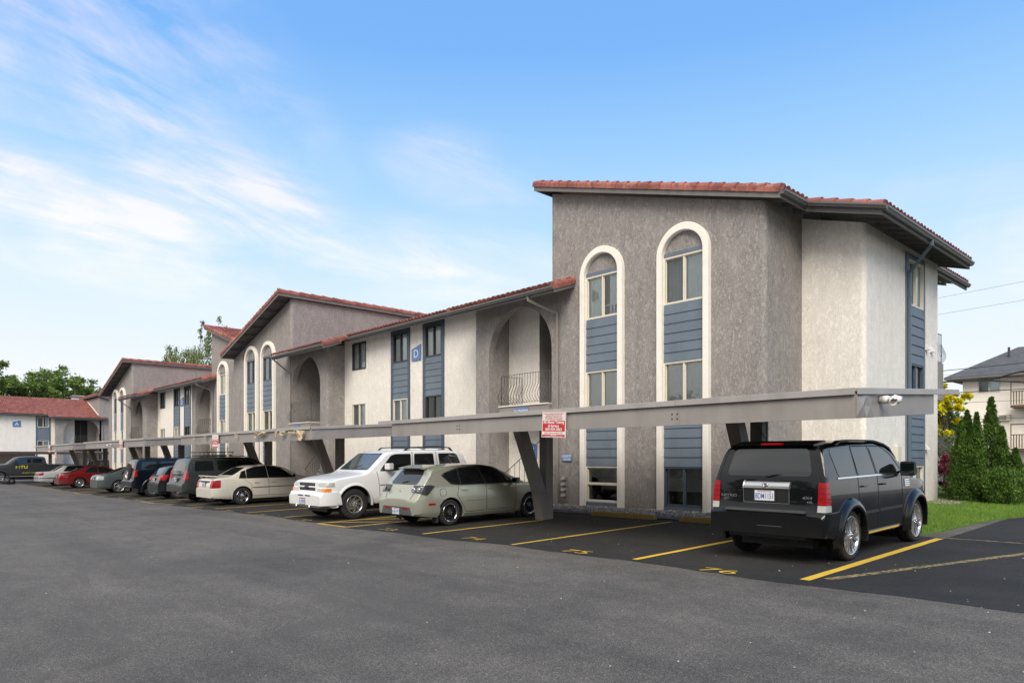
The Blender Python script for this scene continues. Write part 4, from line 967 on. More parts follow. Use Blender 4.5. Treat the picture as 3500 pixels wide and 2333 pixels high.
# ------------------------------------------------------------------ carports
def carport(x0, x1, yf, posts, label, dz=0., extra=None, sc_=1.0, depth=3.23, leftover=.6):
    B = ((x0+x1)/2, 12.6, ground_z((x0+x1)/2, 12.6)); root = empty('carport', B, label, 'carport', 'carports along the front of the buildings')
    sl = .060; zb = lambda y: .53+dz+sl*(y-yf); zt = lambda y: .865+dz+sl*(y-yf); yb = yf+depth
    mb = MB(B).mat(M['carport_paint'])      # front beam, end fascias
    def slab(xa, xb, ya, yb_, lo, hi):
        v = [(x, y, f(y)) for f in (lo, hi) for (x, y) in ((xa, ya), (xb, ya), (xb, yb_), (xa, yb_))]
        mb.add(v, [(0,3,2,1),(4,5,6,7),(0,1,5,4),(1,2,6,5),(2,3,7,6),(3,0,4,7)])
    slab(x0, x1, yf, yf+.05, zb, zt); slab(x0, x1, yb-.05, yb, zb, zt)
    for k in (1, 2, 3):                     # lapped joints along the beam
        xj = x0+(x1-x0)*k/4+.2; slab(xj, xj+.012, yf-.004, yf, lambda y: zb(y)+.004, lambda y: zt(y)-.02)
    mb.build('beam', parent=root, bevel=.006)
    mb = MB(B).mat(M['carport_paint']); slab(x1-.04, x1+.004, yf+.055, yb-.055, zb, zt)
    gy = [yf-.004, yf+.10, yf+.27, yf+.45, yf+.62]; gb = [[.006, .006, .006], [.012, .055, .012], [.05, .014, .028], [.008, .022, .006], [.006, .005, .006]]
    vv = [(x1+gb[i][j]*(1 if label.startswith('nearest') else .3), y+(.03*(j-1) if 0 < i < 4 else 0), zb(y)+.004+(zt(y)-.02-zb(y))*j/2) for i, y in enumerate(gy) for j in range(3)]
    mb.add(vv, [t for i in range(4) for j in range(2) for t in (((i*3+j, i*3+j+1, i*3+j+3), (i*3+j+1, i*3+j+4, i*3+j+3)) if (i+j) % 2 else ((i*3+j, i*3+j+1, i*3+j+4), (i*3+j, i*3+j+4, i*3+j+3)))])
    slab(x0-.004, x0+.04, yf+.055, yb-.055, zb, zt); mb.build('end_fascia', parent=root, bevel=.004)
    mb = MB(B).mat(M['carport_trim'])        # metal drip edge and roof sheets, with seams
    n = 4; L = x1-x0
    for k in range(n):
        a, b = x0+L*k/n-(.6 if k == 0 else 0), x0+L*(k+1)/n; j = .004*(k % 2)
        slab(a, b-.006, yf-.045-j, yf-.012, lambda y: zt(y)-.015, lambda y: zt(y)+.075+j)
    for k in range(3):
        a, b = yf+(depth+1.25)*k/3, yf+(depth+1.25)*(k+1)/3-.006; slab(x1+.012, x1+.045, a, b, lambda y: zt(y)-.015, lambda y: zt(y)+.075)
    mb.build('drip_edge', parent=root, bevel=.004)
    mb = MB(B).mat(M['carport_trim']); slab(x0-.6, x1+.01, yf-.01, yf+depth+1.25, lambda y: zt(y)+.03, lambda y: zt(y)+.07)
    mb.mat(M['soffit']); nr = int(L/.25)
    for k in range(nr): xa = x0+.1+(L-.2)*k/nr; slab(xa, xa+.10, yf+.06, yb-.06, lambda y: zt(y)-.05, lambda y: zt(y)+.028)
    for k in range(1, 6): mb.box(x0+.05, x1-.05, yf+depth*k/6-.04, yf+depth*k/6+.04, zb(yf+depth*k/6)+.04, zt(yf+depth*k/6)-.052)
    mb.build('roof_sheet', parent=root)
    for px in posts:
        g = ground_z(px, yb-.4)-.02; t0, t1 = px-.25, px
        mb = MB(B).mat(M['post_paint']); yv = yb-.27; yA = yf+1.78
        # upright leg, leaning leg and the foot they share
        def ex(poly, xa, xb):
            m = len(poly); v = [(xa, y, z) for y, z in poly]+[(xb, y, z) for y, z in poly]
            mb.add(v, [tuple(range(m)), tuple(range(2*m-1, m-1, -1))]+[(i, (i+1) % m, (i+1) % m+m, i+m) for i in range(m)])
        zv = g+.68
        ex([(yb-.66, g), (yv, g), (yv, zv), (yb-.50, zv), (yb-.80, zv)], t0, t1)
        ex([(yv-.26, zv), (yv, zv), (yv, zb(yv)+.06), (yv-.26, zb(yv)+.06)], t0+.002, t1-.002)
        ex([(yb-.80, zv), (yb-.50, zv), (yA+.28, zb(yA)+.05), (yA-.02, zb(yA)+.05)], t0+.004, t1-.004)
        # pressed ribs on the faces
        for y_, z_ in ((yv-.075, 0),): mb.box(t0-.008, t1+.008, y_-.015, y_+.015, zv+.05, zb(yv)-.02)
        mb.build('post', parent=root, bevel=.008)
    # bolts through the front beam near the posts
    mb = MB(B).mat(M['dark_metal'])
    for px in posts:
        for dx in (-.17, -.07):
            for z in (.64, .72): mb.lathe([(0, 0), (.012, 0), (.012, .012), (0, .014)], (px+dx, yf-.0, z+dz), (0, -1, 0), 8)
    mb.build('bolts', parent=root)
    return root
c1_ = carport(-15.15, -3.78, 9.8, [-12.30, -6.54], 'nearest grey steel carport, with a flood light on its right end')
c2_ = carport(-31.5, -19.6, 9.8, [-29.05, -22.85], 'second grey carport from the right, torn insulation hanging from its beam')
c3_ = carport(-49.3, -36.9, 9.8, [-46.8, -40.45], 'third grey carport from the right, above the grey sedan and spare-wheel vehicle', dz=-.0)
c4_ = carport(-63.0, -50.5, 9.3, [-61.3, -55.0], 'farthest grey carport in the front row, above the red and white sedans', dz=-.06)
def far_carport():
    B = (-92, 4, -1.9); root = empty('carport', B, 'low brown-edged carport in front of the far building with the letter A', 'carport')
    mb = MB(B).mat(M['brown_wood']); mb.box(-96, -91, -12, 24, .37, .60); mb.mat(M['carport_trim']); mb.box(-96.1, -90.9, -12.1, 24.1, .605, .66); mb.build('canopy', parent=root)
    for y in range(-10, 24, 5): mb = MB(B).mat(M['post_paint']); mb.box(-94.2, -93.9, y, y+.3, -2.3, .37); mb.build('post', parent=root)
    mb = MB(B).mat(M['stucco_white']); mb.box(-96, -95.8, -12, 14, -2.3, .37); mb.build('back_wall', parent=root)
far_carport()
# torn flashing on the second carport
rng = random.Random(11); rag_root = empty('torn_flashing', (-22, 9.75, .8), 'torn tan insulation hanging from the beam of the second carport', 'scrap')
def rag(x, z, w, h, y=9.72):
    v = []; mb = MB((-22, 9.75, .8)).mat(M['torn_flashing'])
    for j in range(4):
        for i in range(4): v.append((x+w*(i/3-.5)*(1-.55*j/3)+rng.uniform(-.1, .1)*w, y-rng.uniform(0, .09), z-h*j/3+rng.uniform(-.1, .1)*h))
    mb.add(v, [(j*4+i, j*4+i+1, j*4+i+5, j*4+i+4) for j in range(3) for i in range(3)]); mb.build('rag', parent=rag_root, fixn=False)
for x, z, w, h in ((-20.05, .82, .45, .30), (-20.6, .86, .6, .12), (-21.3, .84, .35, .13), (-21.75, .85, .07, .34), (-22.9, .86, .8, .1), (-23.4, .84, .3, .16), (-25.1, .86, .12, .14), (-25.9, .70, .10, .62), (-28.3, .86, .4, .10), (-29.6, .84, .14, .16)): rag(x, z, w, h)

# ------------------------------------------------------------------ tow-away signs
def tow_sign(x, y, z, label, rot=0., s=1.0, detail=True):
    B = (x, y, z); root = empty('tow_sign', B, label, 'sign', 'red and white tow-away signs on the carport beams')
    fr = front(y); w, h = .64*s, .50*s
    B0 = (0, 0, 0)
    def part(mb, name, par): return mb.build(name, parent=par)
    f = Frame((0, 0, 0), (1, 0, 0), (0, -1, 0)); mb = MB(B0).mat(M['sign_white']); f.box(mb, -w/2, w/2, 0, .006, -h/2, h/2); plate = mb.build('plate', parent=root, bevel=.001)
    mb = MB(B0).mat(M['sign_red']); f.box(mb, -w/2+.02, w/2-.02, .006, .0075, -h*.265, h*.15); f.box(mb, -w/2+.02, w/2-.02, .006, .0075, -h/2+.012, -h*.385)
    for a, b, c, d in ((-w/2+.01, w/2-.01, h/2-.014, h/2-.008), (-w/2+.01, -w/2+.016, h*.16, h/2-.014), (w/2-.016, w/2-.01, h*.16, h/2-.014)): f.box(mb, a, b, .006, .0075, c, d)
    mb.build('red_panel', parent=plate)
    T = lambda t, sz, m, zz, xs=1., b=0.: text_obj(t, sz*s, m, 'lettering', plate, B0, f, 0, .009, zz*h, xs=xs, bold=b*s, ex=.0008)
    if detail:
        for t, zz in (('UNAUTHORIZED OR IMPROPERLY', .41), ('PARKED VEHICLES WILL BE', .34), ('IMPOUNDED 24 HOURS A DAY', .27), ('AT OWNERS RISK & EXPENSE', .20)): T(t, .034, 'text_red', zz, 1.0)
        T('All About Towing', .078, 'text_white', .085, .98, .001); T('& Service', .078, 'text_white', -.055, .98, .001); T('509-939-7063', .072, 'text_white', -.19, 1.1, .001)
        T('3704 E. Everett  Spokane WA', .032, 'text_red', -.325, 1.25); T('AUR UNI RE', .026, 'text_white', -.41, 1.1); T('COMPONENTS UNLOCKS TIRE SERVICE', .026, 'text_white', -.46, 1.1)
    else:
        T('All About Towing', .078, 'text_white', .085, .98); T('& Service', .078, 'text_white', -.055, .98); T('509-939-7063', .072, 'text_white', -.19, 1.1); T('AT OWNERS RISK', .04, 'text_red', .3, 1.2)
    root.rotation_euler = (0, rot, 0); return root
tow_sign(-9.37, 9.735, .635, 'red and white tow-away sign hung slightly crooked on the nearest carport beam', RAD(2.2))
tow_sign(-27.3, 9.73, .62, 'red and white tow-away sign on the second carport beam, its top torn', 0, 1.0, False)
tow_sign(-40.9, 9.73, .66, 'small red tow-away sign on the third carport, beside a white lamp', 0, 1.0, False)
tow_sign(-57.5, 9.22, .60, 'faded red tow-away sign on the farthest front carport', 0, 1.0, False)
tow_sign(-72, 12.0, .2, 'pale red tow-away sign above the roof of the grey pickup', 0, 1.0, False)

def flood_light(x, y, z, label, rz=0):
    root = empty('flood_light', (x, y, z), label, 'lamp', rz=rz); B0 = (0, 0, 0)
    mb = MB(B0).mat(M['downspout']); mb.lathe([(0, 0), (.062, 0), (.062, .05), (0, .05)], (0, 0, 0), (1, 0, 0), 20); mb.build('junction_box', parent=root)
    mb = MB(B0).mat(M['white_plastic']); mb.lathe([(0, .05), (.066, .05), (.066, .13), (.05, .16), (0, .165)], (0, 0, 0), (1, 0, 0), 24); mb.build('cover', parent=root)
    for k, (d, o) in enumerate((((.62, -.62, -.42), (.185, -.055, .0)), ((.45, .80, -.30), (.185, .075, .03)))):
        d = Vector(d).normalized(); o = Vector(o); mb = MB(B0).mat(M['white_plastic']); mb.tube([(.14, 0, 0), o], .014, 8)
        mb.lathe([(.0, 0), (.030, .0), (.040, .02), (.045, .07), (.062, .10), (.064, .135), (.058, .135), (.052, .11)], o-d*.02, d, 20)
        for j in (-1, 0, 1): mb.tube([o+Vector((0, 0, .05))+d*.02, o+Vector((0, .02*j, .066))+d*.17], .010, 5)
        h = mb.build('lamp_head', parent=root)
        mb = MB(B0).mat(M['carport_trim']); mb.lathe([(0, .092), (.051, .092)], o-d*.0, d, 20); mb.build('lens', parent=h)
    root.scale = (.88, .88, .88); return root
flood_light(-3.775, 10.62, .82, 'white twin-head flood light on the end fascia of the nearest carport')
flood_light(-42.6, 9.72, .68, 'small white twin-head lamp on the third carport beam', -1.57)

# overhead cables
def cable(a, b, sag, r, label):
    a = Vector(a); b = Vector(b); B = tuple(a); mb = MB(B).mat(M['plastic_black']); pts = [a.lerp(b, i/24)-Vector((0, 0, sag*4*(i/24)*(1-i/24))) for i in range(25)]
    mb.tube(pts, r, 5); return tag(mb.build('power_cable'), label, 'cable', 'overhead cables at the right')
cable((-30, 46, 9.0), (6, 44, 10.3), .5, .007, 'thin grey cable high in the sky at the right, the upper one')
cable((-30, 46, 8.1), (6, 44, 9.1), .4, .007, 'thin grey cable in the sky at the right, just below the highest one')
cable((-30, 46, 4.8), (6, 44, 4.95), .2, .005, 'faint cable in the sky above the dark shingle roof')
cable((-12, 32.5, 3.52), (2, 34, 4.05), .05, .014, 'thick black cable crossing the cream building, topmost of the lower bundle')
cable((-12, 32.5, 2.66), (2, 34, 2.75), .03, .018, 'thick black cable crossing the cream building, below the cable loop')
cable((-12, 32.5, 2.25), (2, 34, 2.25), .02, .008, 'thin dark cable crossing the cream building below the thick ones')
cable((-12, 32.5, 1.55), (2, 34, 1.6), .02, .009, 'thin dark cable just above the hedge tops')
B = (-5.5, 33.2, 3.1); mb = MB(B).mat(M['plastic_black'])
mb.tube([(-9.5, 32.9, 3.15), (-7.6, 33.0, 3.1), (-6.6, 33.1, 3.35), (-5.9, 33.15, 3.38), (-5.45, 33.2, 3.15), (-5.7, 33.2, 2.95), (-6.4, 33.1, 2.92), (-7.6, 33.0, 3.08)], .03, 6); mb.tube([(-6.4, 33.1, 3.36), (-6.1, 33.1, 2.94)], .03, 6)
tag(mb.build('cable_loop'), 'black oval slack loop of cable on the overhead lines', 'cable')

rng = random.Random(21); mb = MB((0, 0, 0))
for i in range(420):
    d = 3+rng.random()**1.6*30; a = rng.uniform(RAD(95), RAD(172)); x, y = d*cos(a), d*sin(a)
    if y > 13.5 or y < -2: x, y = rng.uniform(-12, 2), rng.uniform(4, 13)
    mb.mat(M[rng.choice(('stone_d', 'stone_a', 'stone_c', 'stone_b', 'stone_a'))]) ; r = rng.uniform(.004, .012)*(1.6 if rng.random() > .93 else 1); z = ground_z(x, y)+.006
    mb.add([(x+r, y, z), (x, y+r*.8, z), (x-r, y, z), (x, y-r*.7, z), (x, y, z+r*.9)], [(0, 1, 4), (1, 2, 4), (2, 3, 4), (3, 0, 4)], True)
tag(mb.build('grit', fixn=False), 'loose pebbles and grit scattered over the asphalt', kind='stuff')
rng = random.Random(22); mb = MB((0, 0, 0))
for i in range(260):
    x = rng.uniform(-34, -7.5); y = rng.uniform(12.9, 14.3)+rng.uniform(-1, .1)*rng.random(); mb.mat(M[rng.choice(('brown_wood', 'torn_flashing', 'stone_a'))]); s_ = rng.uniform(.012, .035); a = rng.random()*6.28; z = ground_z(x, y)+.014
    mb.add([(x+s_*cos(a), y+s_*sin(a), z), (x-s_*.4*sin(a), y+s_*.4*cos(a), z+.008), (x-s_*cos(a), y-s_*sin(a), z), (x+s_*.4*sin(a), y-s_*.4*cos(a), z+.004)], [(0, 1, 2, 3)])
tag(mb.build('leaf_litter', fixn=False), 'dry leaves and scraps gathered at the heads of the stalls', kind='stuff')
# ------------------------------------------------------------------ vehicles
def carpaint(name, col, metal=.0, rough=.22, coat=.7, flake=.0):
    m, nt, b = newmat(name); co = coords(nt)
    d = noise_n(nt, co, 1.7, 4, .6)
    c = mixc(nt, ramp(nt, d, [(.35, 0.), (.75, .35)]).outputs[0], col, sc(col, .82) if max(col) > .1 else tuple(x+.003 for x in col))
    # road dust low on the body
    sp = node(nt, 'ShaderNodeSeparateXYZ'); nt.links.new(co, sp.inputs[0])
    mr = node(nt, 'ShaderNodeMapRange'); nt.links.new(sp.outputs[2], mr.inputs[0]); mr.inputs[1].default_value = .75; mr.inputs[2].default_value = .25; mr.inputs[3].default_value = 0; mr.inputs[4].default_value = .30 if max(col) > .1 else .10
    mm = node(nt, 'ShaderNodeMath', operation='MULTIPLY'); nt.links.new(mr.outputs[0], mm.inputs[0]); nt.links.new(noise_n(nt, co, 4, 4, .7), mm.inputs[1])
    c = mixc(nt, mm.outputs[0], c, (.16, .14, .12)); nt.links.new(c, b.inputs['Base Color'])
    r = ramp(nt, d, [(.3, rough), (.8, rough+.12)]).outputs[0]; nt.links.new(r, b.inputs['Roughness'])
    b.inputs['Metallic'].default_value = metal; b.inputs['Coat Weight'].default_value = coat; b.inputs['Coat Roughness'].default_value = .03; b.inputs['Specular IOR Level'].default_value = .2
    M[name] = m
carpaint('paint_black', (.0028, .0032, .004), .0, .16, .62)
carpaint('paint_sage', (.47, .48, .39), .55, .27)
carpaint('paint_white', (.80, .80, .79), 0, .25, .6)
carpaint('paint_cream', (.66, .62, .54), 0, .25, .6)
carpaint('paint_grey', (.034, .041, .041), .15, .3, .5)
carpaint('paint_navy', (.004, .0055, .009), 0, .2, .5)
carpaint('paint_ink', (.007, .010, .013), .1, .22, .5)
carpaint('paint_steel', (.10, .125, .125), .4, .3, .5)
carpaint('paint_red', (.17, .009, .012), .15, .25)
carpaint('paint_silver', (.56, .57, .56), .3, .3)
carpaint('paint_slate', (.045, .048, .05), .3, .3, .5)
def gloss(name, col, rough=.05, metal=0, spec=.6, emis=None):
    m, nt, b = newmat(name); b.inputs['Base Color'].default_value = (*col, 1); b.inputs['Roughness'].default_value = rough; b.inputs['Metallic'].default_value = metal; b.inputs['Specular IOR Level'].default_value = spec
    b.inputs['Coat Weight'].default_value = .25 if not metal else 0
    co = coords(nt); bump(nt, b, noise_n(nt, co, 26 if 'lamp' in name else 1.2, 2), .25 if 'lamp' in name else .04, .01); M[name] = m
gloss('car_glass', (.010, .012, .013), .03, 0, .8); gloss('car_glass_light', (.05, .065, .06), .03, 0, 1.)
gloss('lamp_red', (.29, .005, .009), .14, 0, .35); gloss('lamp_clear', (.40, .41, .38), .08, 0, .8); gloss('lamp_amber', (.75, .22, .02), .12); gloss('lamp_dark', (.035, .035, .038), .08)
gloss('chrome', (.75, .76, .78), .10, 1); gloss('alloy', (.66, .66, .66), .22, .85); gloss('alloy_dark', (.03, .03, .032), .3, .6); gloss('mirror_glass', (.5, .55, .57), .03, 1)
gloss('plate_blue', (.06, .12, .38), .4)
paint('seam', (.004, .004, .004), .7, .1); paint('tyre', (.020, .0195, .019), .82, .25, .4, scale=9); paint('grille_black', (.012, .012, .012), .5, .2); paint('bare_plate', (.72, .74, .76), .4, .05)
paint('bumper_grey', (.075, .078, .08), .6, .1); paint('disc_metal', (.2, .19, .18), .5, .2); paint('purple', (.06, .02, .12), .4, .1)

def interp(tab, x):
    if x <= tab[0][0]: return tab[0][1]
    for (a, p), (b, q) in zip(tab, tab[1:]):
        if x <= b:
            t = (x-a)/(b-a) if b > a else 1; return p+(q-p)*t
    return tab[-1][1]
def smoothtab(tab, L, n=900, w=.05):
    xs = [L*i/n for i in range(n+1)]; ys = [interp(tab, x) for x in xs]; k = max(1, int(w/(L/n)))
    for _ in range(2):
        ys = [sum(ys[max(0, min(n, i+d))] for d in range(-k, k+1))/(2*k+1) for i in range(n+1)]
    ys[0] = tab[0][1]; ys[-1] = tab[-1][1]
    return list(zip(xs, ys))
def roundpoly(pts, r, n=4):
    out = []; m = len(pts)
    for i in range(m):
        p0 = Vector(pts[i-1]); p = Vector(pts[i]); p1 = Vector(pts[(i+1) % m]); a = (p0-p); b = (p1-p); rr = min(r, a.length*.45, b.length*.45)
        A = p+a.normalized()*rr; Bp = p+b.normalized()*rr
        for k in range(n+1):
            t = k/n; out.append(tuple(A*(1-t)**2+p*2*t*(1-t)+Bp*t*t))
    return out
def bool_op(target, cutter, op):
    md = target.modifiers.new('b', 'BOOLEAN'); md.operation = op; md.solver = 'EXACT'; md.object = cutter
    if op == 'DIFFERENCE': md.material_mode = 'TRANSFER'
    dg = bpy.context.evaluated_depsgraph_get(); dg.update(); me = bpy.data.meshes.new_from_object(target.evaluated_get(dg)); target.modifiers.remove(md); return me

class Car:
    def __init__(s, name, sp, loc, heading, label, cat, group='parked vehicles', tilt=.021):
        s.sp = sp; L, W_, H = sp['L'], sp['W'], sp['H']; s.L = L
        s.root = empty(name, (loc[0], loc[1], ground_z(loc[0], loc[1])+.004), label, cat, group)
        s.root.rotation_euler = (Matrix.Rotation(heading, 3, 'Z') @ Matrix.Rotation(-tilt*sin(heading), 3, 'Y')).to_euler()
        s.x0 = -sp['ro']           # local origin: rear axle
        s.top = smoothtab(sp['top'], L, w=sp.get('sw', .035)); s.bot = sp['bot']; s.belt = sp['belt']
        s.paint = M[sp['paint']]; s.B = (0, 0, 0); s.body_mesh()
    def hw(s, x, z):
        """half width at station x (from the tail) and height z"""
        sp = s.sp; W2 = sp['W']/2; L = s.L; be = interp(s.belt, x); zr = sp['H']; zm = sp.get('zmid', .62)
        if z <= zm: w = W2*(sp.get('wsill', .94)+(1-sp.get('wsill', .94))*(1-((zm-z)/zm)**2))
        elif z <= be: t = (z-zm)/(be-zm); w = W2*(1-.035*t*t*sp.get('shoulder', 1))
        else:
            t = min(1.15, (z-be)/(zr-be)); w = W2*(.965 if sp.get('shoulder', 1) else 1)*1.0-W2*sp.get('tumble', .16)*(t*.82+.18*t*t)-.006
        rr, rf = sp.get('rr', .35), sp.get('rf', .6); ar, af = sp.get('ar', .12), sp.get('af', .22)
        if x < rr: w *= 1-ar*((rr-x)/rr)**2.6
        if L-x < rf: w *= 1-af*((rf-(L-x))/rf)**2.4
        return w
    def body_mesh(s):
        sp = s.sp; L = s.L; n = 104; T = s.top; acc = [0]
        for (a, p), (b, q) in zip(T, T[1:]): acc.append(acc[-1]+max(b-a, hypot(b-a, q-p)*1.0))
        xs = [0, L]; k = 0
        for i in range(1, n):           # stations spread evenly along the outline so steep ends keep their shape
            t = acc[-1]*i/n
            while acc[k+1] < t: k += 1
            f_ = (t-acc[k])/(acc[k+1]-acc[k]); xs.append(T[k][0]+(T[k+1][0]-T[k][0])*f_)
        xs = sorted(set(round(x, 4) for x in xs))
        nb, ng, na, nr = 9, 7, 4, 5; V = []; cnt = None
        for x in xs:
            zt = interp(s.top, x); zb = interp(s.bot, x); be = interp(s.belt, x); rc = min(.085 if zt > be+.25 else .05, (zt-zb)*.3)*sp.get('rcs', 1); crown = .03 if zt > be+.3 else .035
            zs = zt-rc-crown; be_ = min(be, zb+(zs-zb)*.9) if zs > be+.02 else zb+(zs-zb)*.9
            pts = [(0, zb), (s.hw(x, zb)*.6, zb)]
            for k in range(nb+1):
                t = k/nb; z = zb+(be_-zb)*t; w = s.hw(x, z)
                if k == 0: w -= .03
                pts.append((w, z+(.0 if k else 0)))
            for k in range(1, ng+1): z = be_+(zs-be_)*k/ng; pts.append((s.hw(x, z), z))
            w = s.hw(x, zs)
            for k in range(1, na+1): a = pi/2*k/na; pts.append((w-rc+rc*cos(a), zs+rc*sin(a)))
            for k in range(1, nr+1): t = k/nr; pts.append(((w-rc)*(1-t), zs+rc+crown*(1-(1-t)**2)))
            half = pts; full = [(x, y, z) for y, z in half]+[(x, -y, z) for y, z in half[-2:0:-1]]
            cnt = len(full); V += full
        F = [];
        for i in range(len(xs)-1):
            for j in range(cnt): F.append((i*cnt+j, i*cnt+(j+1) % cnt, (i+1)*cnt+(j+1) % cnt, (i+1)*cnt+j))
        F.append(tuple(range(cnt))[::-1]); F.append(tuple(range((len(xs)-1)*cnt, len(xs)*cnt)))
        me = bpy.data.meshes.new('body'); me.from_pydata([(x+s.x0, y, z) for x, y, z in V], [], F); me.materials.append(s.paint)
        bm = bmesh.new(); bm.from_mesh(me); bmesh.ops.recalc_face_normals(bm, faces=bm.faces); bm.to_mesh(me); bm.free(); me.update()
        s.raw = me; s.rawo = bpy.data.objects.new('raw', me); C.objects.link(s.rawo)
        s.norm = [v.normal.copy() for v in me.vertices]
        # wheel wells
        cur = me; r = sp['wr']+sp.get('gap', .055)
        cut = MB((0, 0, 0)).mat(M['plastic_black']); wb = sp['wb']
        for cx in (0, wb):
            for sg in (1, -1):
                mid = s.hw(cx-s.x0, .5); cut.prism([(r*cos(2*pi*k/36), max(-9, r*1.0*sin(2*pi*k/36))) for k in range(36)], (cx, sg*(mid-.34), sp['wr']), (cx, sg*(mid+.4), sp['wr']), (1, 0, 0), (0, 0, 1))
        for bx in sp.get('cut', []): cut.box(*[v for v in bx])
        co_ = cut.build('cut'); md = bool_op(s.rawo, co_, 'DIFFERENCE'); bpy.data.objects.remove(co_)
        s.finish(md, 'body', s.root)
        s.body = s.last
    def finish(s, me, name, parent, mat=None, sharp=.55):
        if mat is not None:
            me.materials.clear(); me.materials.append(mat)
            me.polygons.foreach_set('material_index', [0]*len(me.polygons))
        me.name = name; me.polygons.foreach_set('use_smooth', [True]*len(me.polygons)); me.set_sharp_from_angle(angle=sharp); me.update()
        o = bpy.data.objects.new(name, me); C.objects.link(o); o.parent = parent; s.last = o; return o
    def inflated(s, e):
        key = round(e, 4)
        if not hasattr(s, '_inf'): s._inf = {}
        if key not in s._inf:
            me = s.raw.copy()
            if e < .0075:
                for v, nn in zip(me.vertices, s.norm): v.co += nn*e
            else:                      # proud parts such as bumpers and lamps: swell lengthwise and sideways
                xm = s.x0+s.L/2; kx = 1+2*e/s.L; ky = 1+2*e/s.sp['W']
                for v in me.vertices: v.co.x = xm+(v.co.x-xm)*kx; v.co.y *= ky; v.co.z += e*.12
            o = bpy.data.objects.new('inf', me); C.objects.link(o); s._inf[key] = o
        return s._inf[key]
    def panel(s, name, pts, mat, e=.004, view='side', rng=None, parent=None, sides=(1, -1), sharp=.5, label=None):
        """a body panel, lamp or pane: the part of the (slightly swollen) body inside a prism"""
        outs = []; X0 = s.x0
        jobs = []
        if view == 'side':
            for sg in sides:
                a = sg*(rng[0] if rng else .35); b = sg*(rng[1] if rng else 1.6); jobs.append(([(p+X0, a, z) for p, z in pts], [(p+X0, b, z) for p, z in pts]))
        elif view == 'end':       # pts (y,z), rng x range
            for sg in sides: jobs.append(([(rng[0]+X0, sg*y, z) for y, z in pts], [(rng[1]+X0, sg*y, z) for y, z in pts]))
        elif view == 'top':
            for sg in sides: jobs.append(([(x+X0, sg*y, rng[0]) for x, y in pts], [(x+X0, sg*y, rng[1]) for x, y in pts]))
        for A, Bv in jobs:
            m = len(A); mb = MB((0, 0, 0)); mb.add(A+Bv, [tuple(range(m)), tuple(range(2*m-1, m-1, -1))]+[(i, (i+1) % m, (i+1) % m+m, i+m) for i in range(m)])
            c = mb.build('c'); me = bool_op(s.inflated(e), c, 'INTERSECT'); bpy.data.objects.remove(c)
            if len(me.polygons) == 0: continue
            o = s.finish(me, name, parent or s.root, M[mat] if isinstance(mat, str) else mat, sharp); outs.append(o)
            if label: o['label'] = label
        return outs
    def done(s):
        for o in getattr(s, '_inf', {}).values(): bpy.data.objects.remove(o)
        bpy.data.objects.remove(s.rawo)
    def mb(s, mat): return MB((0, 0, 0)).mat(M[mat])
    def X(s, x): return x+s.x0
    def seam(s, pts, w=.010, e=.0025, sides=(1, -1), parent=None):
        """thin gap following a polyline in side view, both sides"""
        P = [Vector(p) for p in pts]; l, r = [], []
        for i, p in enumerate(P):
            d = (P[min(i+1, len(P)-1)]-P[max(i-1, 0)]).normalized(); nn = Vector((-d.y, d.x))*w/2; l.append(tuple(p+nn)); r.append(tuple(p-nn))
        return s.panel('door_seam', l+r[::-1], 'seam', e, rng=(.45, 1.6), sides=sides, parent=parent or s.body)
    def wheels(s, style, rimr, tw=.22, rimmat='alloy', cover=None, sides=(1, -1)):
        sp = s.sp; R = sp['wr']; T = MB((0, 0, 0)).mat(M['tyre'])
        prof = [(rimr-.01, -tw+.02), (rimr+.01, -tw), (R*.87, -tw-.004), (R*.965, -tw+.015), (R*.995, -tw+.04), (R, -tw*.7), (R, -tw*.3), (R*.995, -.04), (R*.965, -.012), (R*.87, .006), (rimr+.025, .002), (rimr+.005, -.008), (rimr-.012, -.02)]
        # grooves
        g = []
        for i, p in enumerate(prof):
            g.append(p)
            if i == 5:
                for k in range(4): y = -tw*.7+tw*.4*(k+.3)/4; g += [(R, y-.008), (R-.010, y-.004), (R-.010, y+.004), (R, y+.008)]
        T.lathe(g, (0, 0, 0), (0, 1, 0), 44)
        rm = MB((0, 0, 0)).mat(M[rimmat if rimmat != 'bbs' else 'chrome']); rl = rimr
        rm.lathe([(rl, -.008), (rl+.004, .0), (rl-.008, .004), (rl-.022, -.012), (rl-.03, -.05), (rl-.035, -tw*.8)], (0, 0, 0), (0, 1, 0), 44)
        rm.mat(M['alloy_dark'] if rimmat in ('bbs', 'alloy_dark') else M[rimmat])
        hub = .055
        rm.lathe([(0, -.006), (hub*.6, -.008), (hub, -.016), (hub*1.25, -.035), (hub*1.25, -.09)], (0, 0, 0), (0, 1, 0), 20)
        def spoke(a, w0, w1, y0=-.020, y1=-.018, r0=.04, r1=None, skew=0., th=.03):
            r1 = r1 or rl-.025; n = 5; vs = []
            for k in range(n+1):
                t = k/n; r = r0+(r1-r0)*t; aa = a+skew*t; w = w0+(w1-w0)*t; y = y0+(y1-y0)*t-.012*sin(pi*t)
                cx, cz = r*cos(aa), r*sin(aa); px, pz = -sin(aa)*w/2, cos(aa)*w/2
                vs += [(cx-px, y, cz-pz), (cx+px, y, cz+pz), (cx+px*.7, y-th, cz+pz*.7), (cx-px*.7, y-th, cz-pz*.7)]
            f = []
            for k in range(n): f += [(4*k+j, 4*k+(j+1) % 4, 4*k+4+(j+1) % 4, 4*k+4+j) for j in range(4)]
            rm.add(vs, f)
